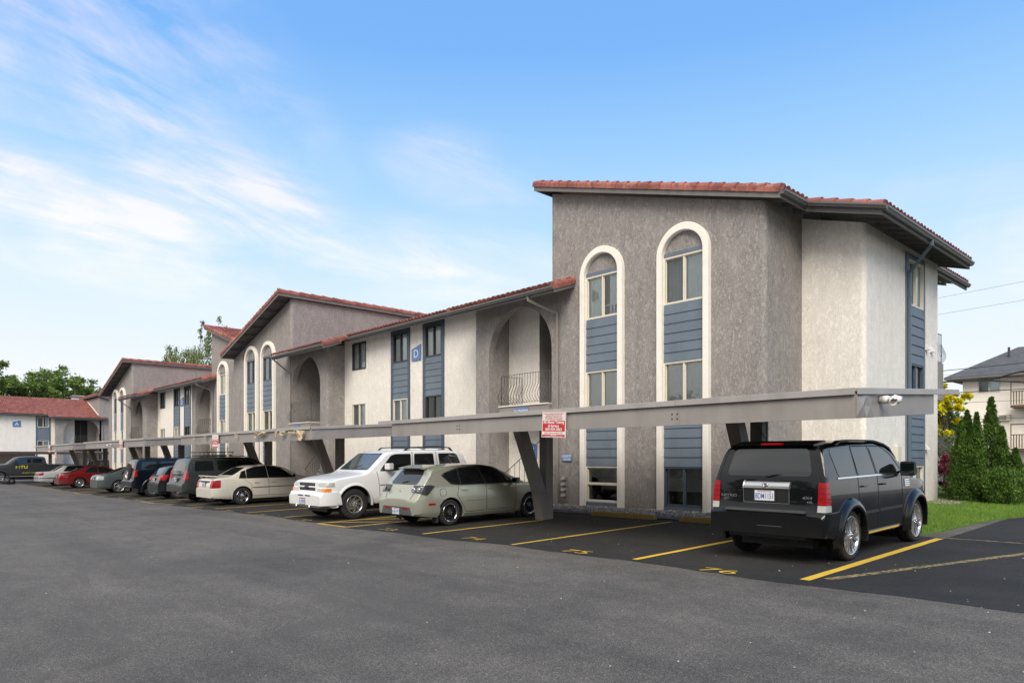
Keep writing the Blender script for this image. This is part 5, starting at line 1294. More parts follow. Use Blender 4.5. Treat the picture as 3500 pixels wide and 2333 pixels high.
        if style == 'split7':
            for k in range(7):
                for d in (-.2, .2): spoke(2*pi*k/7+d*.45, .034, .042, y0=-.012, y1=-.006, skew=d*.55, th=.03)
        elif style == 'five':
            for k in range(5): spoke(2*pi*k/5+.3, .075, .085, y0=-.012, y1=-.006, th=.03)
        elif style == 'five_slim':
            for k in range(5):
                for d in (-.1, .1): spoke(2*pi*k/5+.3+d, .03, .03, skew=d)
        elif style == 'mesh':
            for k in range(15): spoke(2*pi*k/15, .012, .012, skew=.42, r0=.05); spoke(2*pi*k/15, .012, .012, skew=-.42, r0=.05)
        elif style == 'swirl':
            for k in range(8): spoke(2*pi*k/8, .060, .030, y0=-.01, y1=-.004, skew=.6, th=.02)
        elif style == 'multi':
            for k in range(15): spoke(2*pi*k/15, .018, .022)
        elif style == 'six':
            for k in range(6):
                for d in (-.16, .16): spoke(2*pi*k/6+d, .035, .03, skew=-d*.4)
        rm.mat(M['disc_metal']); rm.lathe([(.05, -.095), (rl*.72, -.095), (rl*.72, -.11)], (0, 0, 0), (0, 1, 0), 28)
        rm.mat(M['grille_black']); rm.lathe([(.0, -tw*.82), (rl-.03, -tw*.82)], (0, 0, 0), (0, 1, 0), 28)
        rm.mat(M['chrome'])
        for k in range(5): a = 2*pi*k/5+.6; rm.lathe([(.009, 0), (.009, .014), (0, .016)], (.06*cos(a) if False else .042*cos(a), -.016, .042*sin(a)), (0, 1, 0), 6)
        first = None
        for cx in (0, sp['wb']):
            for sg in (1, -1):
                yy = s.hw(cx-s.x0, sp['wr'])+sp.get('track', -.02)
                if first is None: t = T.build('wheel', parent=s.root); r = rm.build('rim', parent=t); first = (t, r)
                else:
                    t = first[0].copy(); C.objects.link(t); r = first[1].copy(); C.objects.link(r); r.parent = t
                t.location = (cx, sg*yy, R); t.rotation_euler = (0, 0.4*cx, 0) if sg > 0 else (0, .3+cx*.3, pi)
        return first
    def flares(s, w=.05, h=.06, mat=None, cxs=None, span=(-.25, pi+.25)):
        sp = s.sp; r = sp['wr']+sp.get('gap', .055)
        for cx in (cxs or (0, sp['wb'])):
            for sg in (1, -1):
                mb = MB((0, 0, 0)).mat(M[mat] if mat else s.paint); n = 26; prof = [(-.006, -.04), (-.010, w*.9), (.018, w), (h*.6, w*.82), (h, w*.30), (h*1.25, -.03)]
                vs = []
                for k in range(n+1):
                    a = span[0]+(span[1]-span[0])*k/n
                    for dr, dy in prof:
                        rr = r+dr; x = cx+rr*cos(a); z = sp['wr']+rr*sin(a)
                        vs.append((x, sg*(s.hw(min(max(x-s.x0, .3), s.L-.35), max(z, .3))+dy), z))
                m = len(prof); f = [(k*m+j, k*m+j+1, (k+1)*m+j+1, (k+1)*m+j) for k in range(n) for j in range(m-1)]+[tuple(range(m)), tuple(range(n*m+m-1, n*m-1, -1))]
                mb.add(vs, f); me = mb.build('fender_flare', parent=s.root); me.data.polygons.foreach_set('use_smooth', [True]*len(me.data.polygons)); me.data.set_sharp_from_angle(angle=.9)
    def mirrors(s, x, z, mat=None, sz=(.09, .115, .085), style=0):
        for sg in (1, -1):
            y = s.hw(x, z-.02); cx = s.X(x); mb = MB((0, 0, 0)).mat(M[mat] if mat else s.paint)
            mb.add([(cx+p*sz[0]*.8-(.02*abs(q)), sg*(y+.05+sz[1]*.9*(1+q)), z+r*sz[2]*.9) for p in (-.8, .9) for q in (-1, 1) for r in (-1, 1)], [(0, 1, 3, 2), (4, 6, 7, 5), (0, 2, 6, 4), (1, 5, 7, 3), (0, 4, 5, 1), (2, 3, 7, 6)])
            mb.mat(M['plastic_black']); mb.beam((cx, sg*(y-.03), z-.06), (cx, sg*(y+.10), z-.05), .05, .035)
            o = mb.build('side_mirror', parent=s.root, bevel=.028, seg=3)
            g = MB((0, 0, 0)).mat(M['mirror_glass']); xx = cx-sz[0]*.64-.03; g.add([(xx+.004, sg*(y+.075+sz[1]*q), z+r*sz[2]*.68) for q, r in ((0.02, -1), (1.6, -1), (1.6, 1), (.02, 1))], [(0, 1, 2, 3)]); g.build('mirror_glass', parent=o)
    def handle(s, x, z, mat=None, w=.17):
        for sg in (1, -1):
            y = s.hw(x, z); mb = MB((0, 0, 0)).mat(M[mat] if mat else s.paint); cx = s.X(x)
            mb.box(cx-w/2, cx+w/2, min(sg*(y+.012), sg*(y+.036)), max(sg*(y+.012), sg*(y+.036)), z-.013, z+.013); mb.box(cx-w/2+.0, cx-w/2+.03, min(sg*(y-.02), sg*(y+.03)), max(sg*(y-.02), sg*(y+.03)), z-.012, z+.012); mb.box(cx+w/2-.03, cx+w/2, min(sg*(y-.02), sg*(y+.03)), max(sg*(y-.02), sg*(y+.03)), z-.012, z+.012)
            mb.build('door_handle', parent=s.root, bevel=.006, seg=2)
    def plate(s, txt, z, x, front_=False, y=0):
        fr = Frame((s.X(x), 0, 0), (0, -1, 0), (-1, 0, 0)) if not front_ else Frame((s.X(x), 0, 0), (0, 1, 0), (1, 0, 0))
        mb = MB((0, 0, 0)).mat(M['bare_plate']); fr.box(mb, y-.155, y+.155, -.01, .006, z-.078, z+.078); mb.mat(M['dark_metal']); 
        for a, b, c, d in ((y-.165, y+.165, z+.074, z+.086), (y-.165, y+.165, z-.086, z-.074), (y-.165, y-.153, z-.08, z+.08), (y+.153, y+.165, z-.08, z+.08)): fr.box(mb, a, b, -.012, .009, c, d)
        p = mb.build('number_plate', parent=s.root)
        text_obj(txt, .118, 'plate_blue', 'lettering', p, (0, 0, 0), fr, y, .0075, z-.014, xs=.60, bold=.0012, ex=.0008); text_obj('WASHINGTON', .032, 'text_red', 'lettering', p, (0, 0, 0), fr, y, .0075, z+.055, ex=.0008)
    def wiper(s, x, z, y0, y1, dz=.05, dx=.02):
        mb = s.mb('plastic_black'); a = Vector((s.X(x)-.03, y0, z)); b = Vector((s.X(x)-.02+dx, y1, z+dz)); mb.tube([a, a.lerp(b, .5)+Vector((-.02, 0, .015)), b], [.018, .012, .006], 6); mb.build('wiper', parent=s.root)
    def badge(s, txt, size, x, y, z, mat='chrome', shear=0, front_=False, xs=1.2):
        fr = Frame((s.X(x), 0, 0), (0, -1, 0), (-1, 0, 0)); return text_obj(txt, size, mat, 'badge', s.root, (0, 0, 0), fr, -y, 0, z, xs=xs, bold=.0015, ex=.002, shear=shear)
    def rails(s, x0, x1, z, yin=.12, mat='plastic_black', h=.045, w=.045):
        for sg in (1, -1):
            mb = s.mb(mat); n = 12; pts = []
            for k in range(n+1):
                t = k/n; x = x0+(x1-x0)*t; zt = interp(s.top, x)-.045; lift = h+.02 if 0 < k < n else -.02
                pts.append((s.X(x), sg*(s.hw(x, min(s.sp['H'], zt)-.05)-yin), zt+lift))
            for a, b in zip(pts, pts[1:]): mb.beam(a, b, w, .026)
            mb.build('roof_rail', parent=s.root, bevel=.008)
def floor_pan(c):
    mb = c.mb('plastic_black'); L = c.L; mb.box(c.X(.35), c.X(L-.35), -.55, .55, .22, .42); mb.build('underbody', parent=c.root)

UP = pi/2
# ---- black boxy sport utility, nearest
sp = dict(L=4.54, W=1.77, H=1.785, wb=2.763, ro=.93, wr=.378, gap=.05, paint='paint_black', sw=.03, rcs=1.0, rr=.22, ar=.05, rf=.75, af=.16, tumble=.17, wsill=.95, zmid=.7, track=.0,
    top=[(0, .74), (.03, .765), (.075, .775), (.08, 1.0), (.09, 1.20), (.13, 1.34), (.24, 1.69), (.30, 1.735), (.6, 1.76), (1.3, 1.79), (2.2, 1.78), (2.62, 1.72), (2.85, 1.64), (3.42, 1.22), (3.55, 1.17), (4.15, 1.11), (4.38, 1.03), (4.49, .9), (4.54, .7)],
    bot=[(0, .42), (.25, .40), (.5, .33), (1.5, .33), (3.5, .33), (4.3, .3), (4.54, .38)], belt=[(0, 1.25), (3.4, 1.20), (4.54, 1.1)])
c = Car('sport_utility', sp, (-5.03, 10.62), UP, 'black boxy sport utility vehicle under the nearest carport, seen from behind', 'suv')
rw = roundpoly([(-.66, 1.27), (.66, 1.27), (.57, 1.665), (-.57, 1.665)], .07)
c.panel('rear_window', rw, 'car_glass', .006, 'end', (-.2, .55), sides=(1,))
for pts in ([(.56, 1.255), (1.19, 1.255), (1.17, 1.655), (.50, 1.655), (.47, 1.60)], [(1.27, 1.255), (1.93, 1.255), (1.86, 1.655), (1.24, 1.655)], [(2.02, 1.255), (3.03, 1.245), (2.93, 1.36), (2.53, 1.635), (1.95, 1.655)]):
    c.panel('side_window', roundpoly(pts, .045), 'car_glass', .005, rng=(.4, 1.5))
c.panel('windscreen', roundpoly([(-.70, 1.24), (.70, 1.24), (.58, 1.66), (-.58, 1.66)], .06), 'car_glass', .005, 'end', (2.5, 3.6), sides=(1,))
c.panel('window_trim', [(.50, 1.222), (3.1, 1.215), (3.1, 1.240), (.50, 1.245)], 'chrome', .010, rng=(.6, 1.5))
for pts in ([(1.22, .40), (1.22, 1.0), (1.24, 1.69)], [(1.98, .40), (1.98, 1.2), (1.90, 1.69)], [(2.98, .50), (3.03, 1.0), (3.06, 1.22)], [(1.22, .415), (3.0, .415)], [(1.24, 1.685), (1.9, 1.69), (2.4, 1.68), (2.75, 1.56), (3.05, 1.30)]): c.seam(pts, .014)
c.panel('tailgate_seam', [(-.79, .86), (-.79, 1.25), (-.69, 1.70), (.69, 1.70), (.79, 1.25), (.79, .86), (.778, .86), (.778, 1.25), (.68, 1.688), (-.68, 1.688), (-.778, 1.25), (-.778, .86)], 'seam', .002, 'end', (-.2, .5), sides=(1,))
for sg in (1, -1): pass
lamp = roundpoly([(.745, .87), (.96, .87), (.96, 1.20), (.745, 1.20)], .03)
tl = c.panel('tail_lamp', roundpoly([(-.02, .875), (.20, .875), (.19, 1.185), (-.02, 1.185)], .03), 'lamp_red', .014, rng=(.765, 1.5))
c.panel('reverse_lamp', roundpoly([(-.02, .775), (.20, .775), (.20, .868), (-.02, .868)], .02), 'lamp_clear', .014, rng=(.765, 1.5))
for k in range(3): c.panel('lamp_bar', [(-.02, .955+k*.075), (.19, .955+k*.075), (.19, .961+k*.075), (-.02, .961+k*.075)], 'seam', .0165, rng=(.765, 1.5))
# bumper with step pad
bp = c.panel('rear_bumper', roundpoly([(-.10, .43), (.50, .36), (.60, .60), (.52, .755), (-.10, .755)], .05), c.paint, .030, rng=(-1.3, 1.3), sides=(1,))
mb = c.mb('bumper_grey'); mb.box(c.X(-.045), c.X(.07), -.62, .62, .748, .782); mb.build('step_pad', parent=bp[0], bevel=.012, seg=2)
mb = c.mb('plastic_black'); mb.box(c.X(.03), c.X(.2), -.60, .60, .36, .45); mb.build('valance', parent=bp[0], bevel=.02)
# plate recess, chrome bar
fr = Frame((c.X(0), 0, 0), (0, -1, 0), (-1, 0, 0))
mb = c.mb('alloy'); mb.prism([(-.16, 1.09), (-.046, 1.09), (-.050, 1.125), (-.075, 1.172), (-.10, 1.188), (-.16, 1.188)], fr.p(-.36, 0, 0), fr.p(.36, 0, 0), fr.n, (0, 0, 1)); mb.build('chrome_bar', parent=c.root, bevel=.006, seg=2)
mb = c.mb('grille_black'); fr.box(mb, -.34, .34, -.16, -.066, .875, 1.09); mb.mat(M['chrome']); fr.box(mb, -.36, .36, -.16, -.056, .868, .882); fr.box(mb, -.36, -.345, -.16, -.056, .882, 1.09); fr.box(mb, .345, .36, -.16, -.056, .882, 1.09); mb.build('plate_recess', parent=c.root, bevel=.003)
c.plate('BDM1151', .985, .058, y=-.02)
# small horned emblem
mb = c.mb('chrome'); fr2 = Frame((c.X(.05), 0, 0), (0, -1, 0), (-1, 0, 0)); 
for sg in (1, -1): mb.tube([fr2.p(sg*.008, .008, 1.115), fr2.p(sg*.014, .01, 1.16), fr2.p(sg*.035, .01, 1.165), fr2.p(sg*.038, .01, 1.135), fr2.p(sg*.024, .01, 1.12)], .007, 6)
mb.tube([fr2.p(0, .012, 1.165), fr2.p(0, .012, 1.10)], [.014, .007], 8); mb.build('emblem', parent=c.root)
c.badge('NITRO', .058, .066, .60, .965, xs=1.5); c.badge('R/T', .045, .066, .65, .915, shear=.4); c.badge('4X4', .058, .066, -.61, .965, xs=1.45, shear=.15); c.badge('4.0L', .040, .066, -.65, .91, xs=1.3)
mb = c.mb('lamp_red'); fr.box(mb, -.16, .16, -.33, -.215, 1.712, 1.752); mb.build('brake_lamp', parent=c.root, bevel=.012, seg=2)
mb = MB((0, 0, 0)).mat(c.paint); v = [(c.X(x), y, z) for (x, z) in ((.185, 1.715), (.60, 1.785), (.60, 1.735), (.25, 1.70)) for y in (-.66, .66)]; mb.add(v, [(0, 1, 3, 2), (2, 3, 5, 4), (4, 5, 7, 6), (6, 7, 1, 0), (0, 2, 4, 6), (1, 7, 5, 3)]); mb.build('spoiler', parent=c.root, bevel=.012, seg=2)
c.wiper(.11, 1.265, .02, -.32, .03, .06)
c.rails(.75, 3.0, 1.8, .05, 'plastic_black', .012, .085)
mb = c.mb('plastic_black'); mb.tube([(c.X(.95), .42, 1.76), (c.X(.72), .46, 2.03)], [.007, .003], 6); mb.lathe([(0, 0), (.03, 0), (.015, .03), (0, .03)], (c.X(.95), .42, 1.755), (0, 0, 1), 10); mb.build('antenna', parent=c.root)
c.mirrors(2.98, 1.30, 'plastic_black', (.10, .12, .13)); c.handle(1.42, 1.08, 'chrome'); c.handle(2.16, 1.08, 'paint_black')
c.panel('side_molding', [(1.26, .66), (1.95, .66), (1.95, .70), (1.26, .70)], 'plastic_black', .014, rng=(.6, 1.5)); c.panel('side_molding', [(2.0, .66), (2.98, .66), (2.98, .70), (2.0, .70)], 'plastic_black', .014, rng=(.6, 1.5))
c.panel('sill_strip', [(1.36, .345), (3.25, .345), (3.25, .375), (1.36, .375)], 'chrome', .02, rng=(.6, 1.5))
mb = None
for k in range(4): c.panel('fender_vent', [(3.14, 1.0+k*.032), (3.36, 1.0+k*.032), (3.36, 1.018+k*.032), (3.14, 1.018+k*.032)], 'chrome', .012, rng=(.6, 1.5))
c.panel('headlamp', roundpoly([(4.15, .86), (4.6, .86), (4.6, 1.03), (4.2, 1.05)], .03), 'lamp_clear', .006, rng=(.5, 1.5))
c.flares(.072, .115); c.wheels('split7', .285, .24, 'alloy'); floor_pan(c)
c.panel('fuel_flap', roundpoly([(.50, .92), (.70, .92), (.70, 1.10), (.50, 1.10)], .08), 'seam', .0018, rng=(.5, 1.4), sides=(1,)); mb = c.mb('bumper_grey'); mb.box(c.X(-.034), c.X(.0), -.28, .10, .545, .552); mb.build('bumper_line', parent=bp[0])
# exhaust and inner things seen below the bumper
mb = c.mb('dark_metal'); mb.tube([(-.75, -.38, .34), (-.3, -.40, .36), (.3, -.3, .36)], .035, 8); mb.tube([(0, -.7, .36), (0, .7, .36)], .05, 8); mb.build('rear_axle', parent=c.root)
for sg in (1, -1):
    mb = c.mb('plastic_black'); mb.add([(c.X(3.22), sg*.80, .33), (c.X(3.22), sg*.98, .30), (c.X(3.30), sg*.98, .42), (c.X(3.30), sg*.80, .42), (c.X(3.15), sg*.80, .36), (c.X(3.15), sg*.98, .36)], [(0, 1, 2, 3), (0, 4, 5, 1), (4, 3, 2, 5)]); 
c.done()

# ---- pale green hatchback
sp = dict(L=4.48, W=1.755, H=1.465, wb=2.64, ro=.93, wr=.318, gap=.045, paint='paint_sage', sw=.045, rr=.55, ar=.17, rf=.8, af=.26, tumble=.24, wsill=.95, zmid=.6,
    top=[(0, .62), (.03, .74), (.10, .78), (.14, .92), (.20, 1.02), (.34, 1.17), (.50, 1.355), (.55, 1.385), (.9, 1.435), (1.6, 1.465), (2.1, 1.455), (2.45, 1.40), (3.35, 1.0), (3.55, .955), (4.1, .86), (4.36, .74), (4.46, .62), (4.48, .52)],
    bot=[(0, .30), (.3, .26), (.6, .22), (1.5, .20), (3.6, .20), (4.3, .2), (4.48, .28)], belt=[(0, .98), (1.0, .98), (2.5, .94), (4.48, .8)])
c = Car('hatchback', sp, (-14.02, 10.15), UP, 'pale green hatchback with black mesh wheels, backed against nothing, beside the leaning carport post'.replace(', backed against nothing', ''), 'hatchback')
c.panel('rear_window', roundpoly([(-.56, 1.00), (.56, 1.00), (.48, 1.33), (-.48, 1.33)], .10), 'car_glass', .005, 'end', (-.2, .62), sides=(1,))
for pts in ([(.80, 1.18), (.98, 1.02), (1.24, .985), (1.24, 1.335), (.88, 1.25)], [(1.28, .985), (2.02, .975), (1.88, 1.385), (1.30, 1.34)], [(2.08, .975), (3.02, .955), (2.90, 1.04), (2.40, 1.33), (2.1, 1.385), (1.94, 1.388)]):
    c.panel('side_window', roundpoly(pts, .03), 'car_glass', .005, rng=(.35, 1.5))
c.panel('window_surround', roundpoly([(.74, 1.20), (.97, .985), (1.2, .955), (3.08, .935), (2.92, 1.06), (2.4, 1.36), (2.05, 1.41), (1.3, 1.37), (.86, 1.27)], .03), 'plastic_black', .0025, rng=(.35, 1.5))
c.panel('windscreen', roundpoly([(-.66, 1.0), (.66, 1.0), (.55, 1.36), (-.55, 1.36)], .06), 'car_glass', .005, 'end', (2.3, 3.5), sides=(1,))
for pts in ([(1.14, .72), (1.20, .95)], [(1.14, .72), (1.36, .40), (1.40, .30)], [(2.05, .30), (2.06, .95)], [(3.02, .32), (3.05, .7), (3.06, .94)], [(1.4, .305), (3.02, .305)]): c.seam(pts, .010)
c.panel('side_molding', [(1.36, .58), (2.02, .58), (2.02, .605), (1.36, .605)], 'paint_sage', .012, rng=(.6, 1.5)); c.panel('side_molding', [(2.08, .58), (2.98, .58), (2.98, .605), (2.08, .605)], 'paint_sage', .012, rng=(.6, 1.5))
c.panel('side_skirt', [(1.32, .20), (3.2, .20), (3.2, .275), (1.32, .285)], 'paint_sage', .025, rng=(.5, 1.5))
c.panel('tailgate_seam', [(-.60, .98), (-.56, .80), (-.50, .66), (.50, .66), (.56, .80), (.60, .98), (.61, .98), (.57, .80), (.51, .648), (-.51, .648), (-.57, .80), (-.61, .98)], 'seam', .003, 'end', (-.2, .5), sides=(1,))
bp = c.panel('rear_bumper', roundpoly([(-.1, .26), (.55, .22), (.62, .42), (.50, .66), (.25, .70), (-.1, .66)], .06), c.paint, .022, rng=(-1.3, 1.3), sides=(1,))
c.panel('bumper_insert', roundpoly([(-.66, .24), (.66, .24), (.56, .49), (-.56, .49)], .04), 'bumper_grey', .029, 'end', (-.3, .3), sides=(1,), parent=bp[0])
c.panel('rear_reflector', roundpoly([(.26, .43), (.48, .43), (.46, .475), (.26, .475)], .01), 'lamp_red', .034, 'end', (-.3, .4), parent=bp[0]); c.panel('side_marker', roundpoly([(.28, .53), (.47, .53), (.46, .575), (.28, .575)], .012), 'lamp_red', .028, rng=(.5, 1.4), parent=bp[0])
tl = c.panel('tail_lamp', roundpoly([(.10, .80), (.26, .76), (.50, .97), (.36, 1.0), (.16, .985)], .035), 'lamp_dark', .012, rng=(.46, 1.4))
for sg in (1, -1):
    for (x, y, z, r) in ((.085, .585, .885, .055), (.15, .70, .885, .048), (.20, .745, .93, .038)):
        mb = c.mb('chrome'); mb.lathe([(r, 0), (r*.85, .014), (r*.5, .002), (0, .010)], (c.X(x)-.028, sg*(y+.012), z), (-1, sg*.55, .15), 16); mb.build('lamp_bowl', parent=c.root)
c.plate('AUN1472', .385, -.035)
mb = c.mb('chrome'); fr2 = Frame((c.X(.105), 0, 0), (0, -1, .0), (-1, 0, .12)); mb.tube([fr2.p(.055*cos(a*pi/12), 0, .835+.045*sin(a*pi/12)) for a in range(25)], .006, 6, cap=False); mb.tube([fr2.p(-.045, 0, .855), fr2.p(-.02, 0, .84), fr2.p(0, 0, .815), fr2.p(.02, 0, .84), fr2.p(.045, 0, .855)], .006, 6); mb.build('emblem', parent=c.root)
mb = MB((0, 0, 0)).mat(c.paint); v = [(c.X(x), y, z) for (x, z) in ((.34, 1.375), (.80, 1.455), (.80, 1.40), (.44, 1.35)) for y in (-.50, .50)]; mb.add(v, [(0, 1, 3, 2), (2, 3, 5, 4), (4, 5, 7, 6), (6, 7, 1, 0), (0, 2, 4, 6), (1, 7, 5, 3)]); mb.build('spoiler', parent=c.root, bevel=.015, seg=2)
c.wiper(.24, 1.035, .05, -.30, .04, .07); c.mirrors(2.98, 1.0); c.handle(1.36, .84); c.handle(2.20, .84); c.panel('fuel_flap', roundpoly([(.62, .72), (.82, .72), (.82, .90), (.62, .90)], .09), 'seam', .0018, rng=(.5, 1.4), sides=(-1,)); c.panel('fuel_flap', roundpoly([(.63, .73), (.81, .73), (.81, .89), (.63, .89)], .08), c.paint, .0035, rng=(.5, 1.4), sides=(-1,))
mb = c.mb('plastic_black'); mb.tube([(c.X(1.05), 0, 1.44), (c.X(.83), 0, 1.62)], [.006, .003], 6); mb.build('antenna', parent=c.root)
for cx in (-.38, sp['wb']-.38):
    for sg in (1, -1): mb = c.mb('rubber'); mb.box(cx-.012, cx+.012, min(sg*.66, sg*.87), max(sg*.66, sg*.87), .10, .36); mb.build('mud_flap', parent=c.root, bevel=.004)
c.panel('headlamp', roundpoly([(3.9, .62), (4.5, .62), (4.3, .80), (3.85, .86)], .03), 'lamp_clear', .006, rng=(.4, 1.5))
c.wheels('mesh', .215, .20, 'bbs'); floor_pan(c); c.done()

# ---- white full-size utility, nose to the lane
sp = dict(L=5.05, W=2.0, H=1.87, wb=2.95, ro=1.15, wr=.415, gap=.10, paint='paint_white', sw=.04, rr=.3, ar=.06, rf=.45, af=.13, tumble=.17, wsill=.95, zmid=.8,
    top=[(0, .78), (.04, .9), (.09, .95), (.12, 1.30), (.24, 1.70), (.36, 1.80), (.8, 1.85), (1.8, 1.87), (2.75, 1.845), (3.02, 1.78), (3.62, 1.31), (3.75, 1.25), (4.55, 1.15), (4.84, 1.08), (4.93, 1.00), (4.955, .80), (4.99, .74), (5.05, .70)],
    bot=[(0, .46), (.3, .44), (.7, .40), (4.0, .40), (4.7, .34), (5.05, .36)], belt=[(0, 1.30), (3.6, 1.25), (5.05, 1.05)])
c = Car('sport_utility', sp, (-17.66, 12.58), -UP, 'big white full-size utility vehicle with a purple emblem, nose out toward the lane', 'suv', tilt=.021)
for pts in ([(.40, 1.30), (1.22, 1.295), (1.20, 1.735), (.60, 1.735), (.50, 1.68)], [(1.42, 1.295), (2.14, 1.29), (2.06, 1.74), (1.38, 1.74)], [(2.26, 1.285), (3.30, 1.27), (3.16, 1.42), (2.86, 1.70), (2.70, 1.74), (2.18, 1.74)]):
    c.panel('side_window', roundpoly(pts, .05), 'car_glass', .005, rng=(.4, 1.5))
c.panel('windscreen', roundpoly([(-.76, 1.335), (.76, 1.335), (.64, 1.745), (-.64, 1.745)], .06), 'car_glass_light', .006, 'end', (2.6, 3.75), sides=(1,))
c.panel('windscreen_seal', roundpoly([(-.79, 1.315), (.79, 1.315), (.665, 1.77), (-.665, 1.77)], .06), 'plastic_black', .003, 'end', (2.6, 3.72), sides=(1,))
for pts in ([(1.30, .55), (1.30, 1.3), (1.28, 1.80)], [(2.19, .55), (2.19, 1.3), (2.12, 1.80)], [(3.33, .60), (3.35, 1.0), (3.40, 1.27)], [(1.3, .56), (3.33, .56)]): c.seam(pts, .012)
c.panel('side_molding', [(1.0, .885), (3.32, .885), (3.32, .905), (1.0, .905)], 'bumper_grey', .008, rng=(.6, 1.5))
f = Frame((c.X(4.955), 0, 0), (0, 1, 0), (1, 0, 0))
bp = c.panel('front_bumper', roundpoly([(4.50, .42), (4.56, .73), (4.60, .77), (5.2, .76), (5.2, .42)], .03), c.paint, .035, rng=(-1.3, 1.3), sides=(1,))
c.panel('lower_valance', roundpoly([(-.95, .30), (.95, .30), (.95, .42), (.60, .50), (-.60, .50), (-.95, .42)], .02), 'bumper_grey', .026, 'end', (4.6, 5.3), sides=(1,))
mb = MB((0, 0, 0)).mat(M['grille_black']); f.box(mb, -.46, .46, -.05, .018, .925, 1.005); f.box(mb, -.46, .46, -.05, .018, .79, .88)
mb.mat(M['bumper_grey']); 
for z in (.942, .962, .982, .808, .832, .856): f.box(mb, -.455, .455, .018, .024, z, z+.008)
for k in range(24): f.box(mb, -.45+k*.039, -.444+k*.039, .018, .026, .795, .875); f.box(mb, -.45+k*.039, -.444+k*.039, .018, .026, .93, 1.0)
mb.build('grille', parent=c.root)
mb = MB((0, 0, 0)).mat(c.paint); f.box(mb, -.50, .50, -.05, .045, .88, .925); f.box(mb, -.50, .50, -.05, .034, 1.005, 1.035); f.box(mb, -.50, .50, -.05, .034, .765, .79); f.box(mb, -.52, -.46, -.05, .034, .775, 1.02); f.box(mb, .46, .52, -.05, .034, .775, 1.02); mb.build('grille_surround', parent=c.root, bevel=.010, seg=2)
mb = c.mb('purple'); poly_plate(mb, f, [(-.125, .883), (-.10, .923), (-.045, .923), (-.04, .945), (.04, .945), (.045, .923), (.125, .923), (.10, .883), (.045, .883), (.04, .861), (-.04, .861), (-.045, .883)], .045, .062); mb.build('emblem', parent=c.root, bevel=.004)
c.panel('headlamp', roundpoly([(.54, .915), (1.1, .915), (1.1, 1.02), (.54, 1.02)], .02), 'lamp_clear', .012, 'end', (4.70, 5.3)); c.panel('signal_lamp', roundpoly([(.54, .785), (.80, .785), (.80, .87), (.54, .87)], .015), 'lamp_clear', .012, 'end', (4.70, 5.3)); c.panel('signal_lamp', roundpoly([(.80, .785), (1.1, .785), (1.1, .87), (.80, .87)], .015), 'lamp_amber', .013, 'end', (4.80, 5.3))
mb = c.mb('grille_black'); fb_ = Frame((c.X(5.07), 0, 0), (0, 1, 0), (1, 0, 0))
for a, b, z in ((-.50, -.30, .745), (-.22, .22, .745)): pass
mb = c.mb('grille_black'); fb_.box(mb, -.36, -.06, -.03, .022, .655, .69); fb_.box(mb, .06, .36, -.03, .022, .655, .69); fb_.box(mb, -.62, -.42, -.05, .0, .38, .45); fb_.box(mb, .42, .62, -.05, .0, .38, .45); mb.build('bumper_slots', parent=bp[0], bevel=.008)
for sg in (1, -1): mb = c.mb('lamp_clear'); mb.lathe([(0, .0), (.045, 0), (.052, -.02)], (c.X(5.04), sg*.74, .42), (1, 0, 0), 16); mb.build('fog_lamp', parent=bp[0])
c.plate('CAB2083', .52, 5.085, True, y=-.1)
for sg in (1, -1): mb = c.mb('chrome'); mb.tube([(c.X(5.0), sg*.38, .42), (c.X(5.12), sg*.38, .42), (c.X(5.13), sg*.38, .36)], .02, 8); mb.build('tow_hook', parent=c.root)
c.mirrors(3.10, 1.40, None, (.11, .14, .10)); c.handle(1.52, 1.14); c.handle(2.36, 1.14)
c.rails(.55, 2.35, 1.9, .11, 'plastic_black', .085, .09)
for x in (.9, 1.5, 2.1): mb = MB((0, 0, 0)).mat(c.paint); mb.box(c.X(x), c.X(x+.12), -.62, .62, 1.85, 1.875); mb.build('cross_bar', parent=c.root, bevel=.006)
for sg in (1, -1):
    mb = c.mb('plastic_black'); mb.tube([(c.X(3.70), sg*.15-.1, 1.34), (c.X(3.52), sg*.42+.0, 1.44)], .010, 6); mb.build('wiper', parent=c.root)
    mb = c.mb('bumper_grey'); mb.box(c.X(3.46), c.X(3.62), min(sg*.74, sg*.97), max(sg*.74, sg*.97), .40, .62); mb.build('mud_flap', parent=c.root, bevel=.02)
    mb = c.mb('bumper_grey'); mb.box(c.X(1.7), c.X(3.35), min(sg*.80, sg*.99), max(sg*.80, sg*.99), .40, .46); mb.build('running_board', parent=c.root, bevel=.012)
c.flares(.022, .05, span=(-.1, pi+.1)); c.wheels('swirl', .245, .27, 'alloy'); floor_pan(c); c.done()

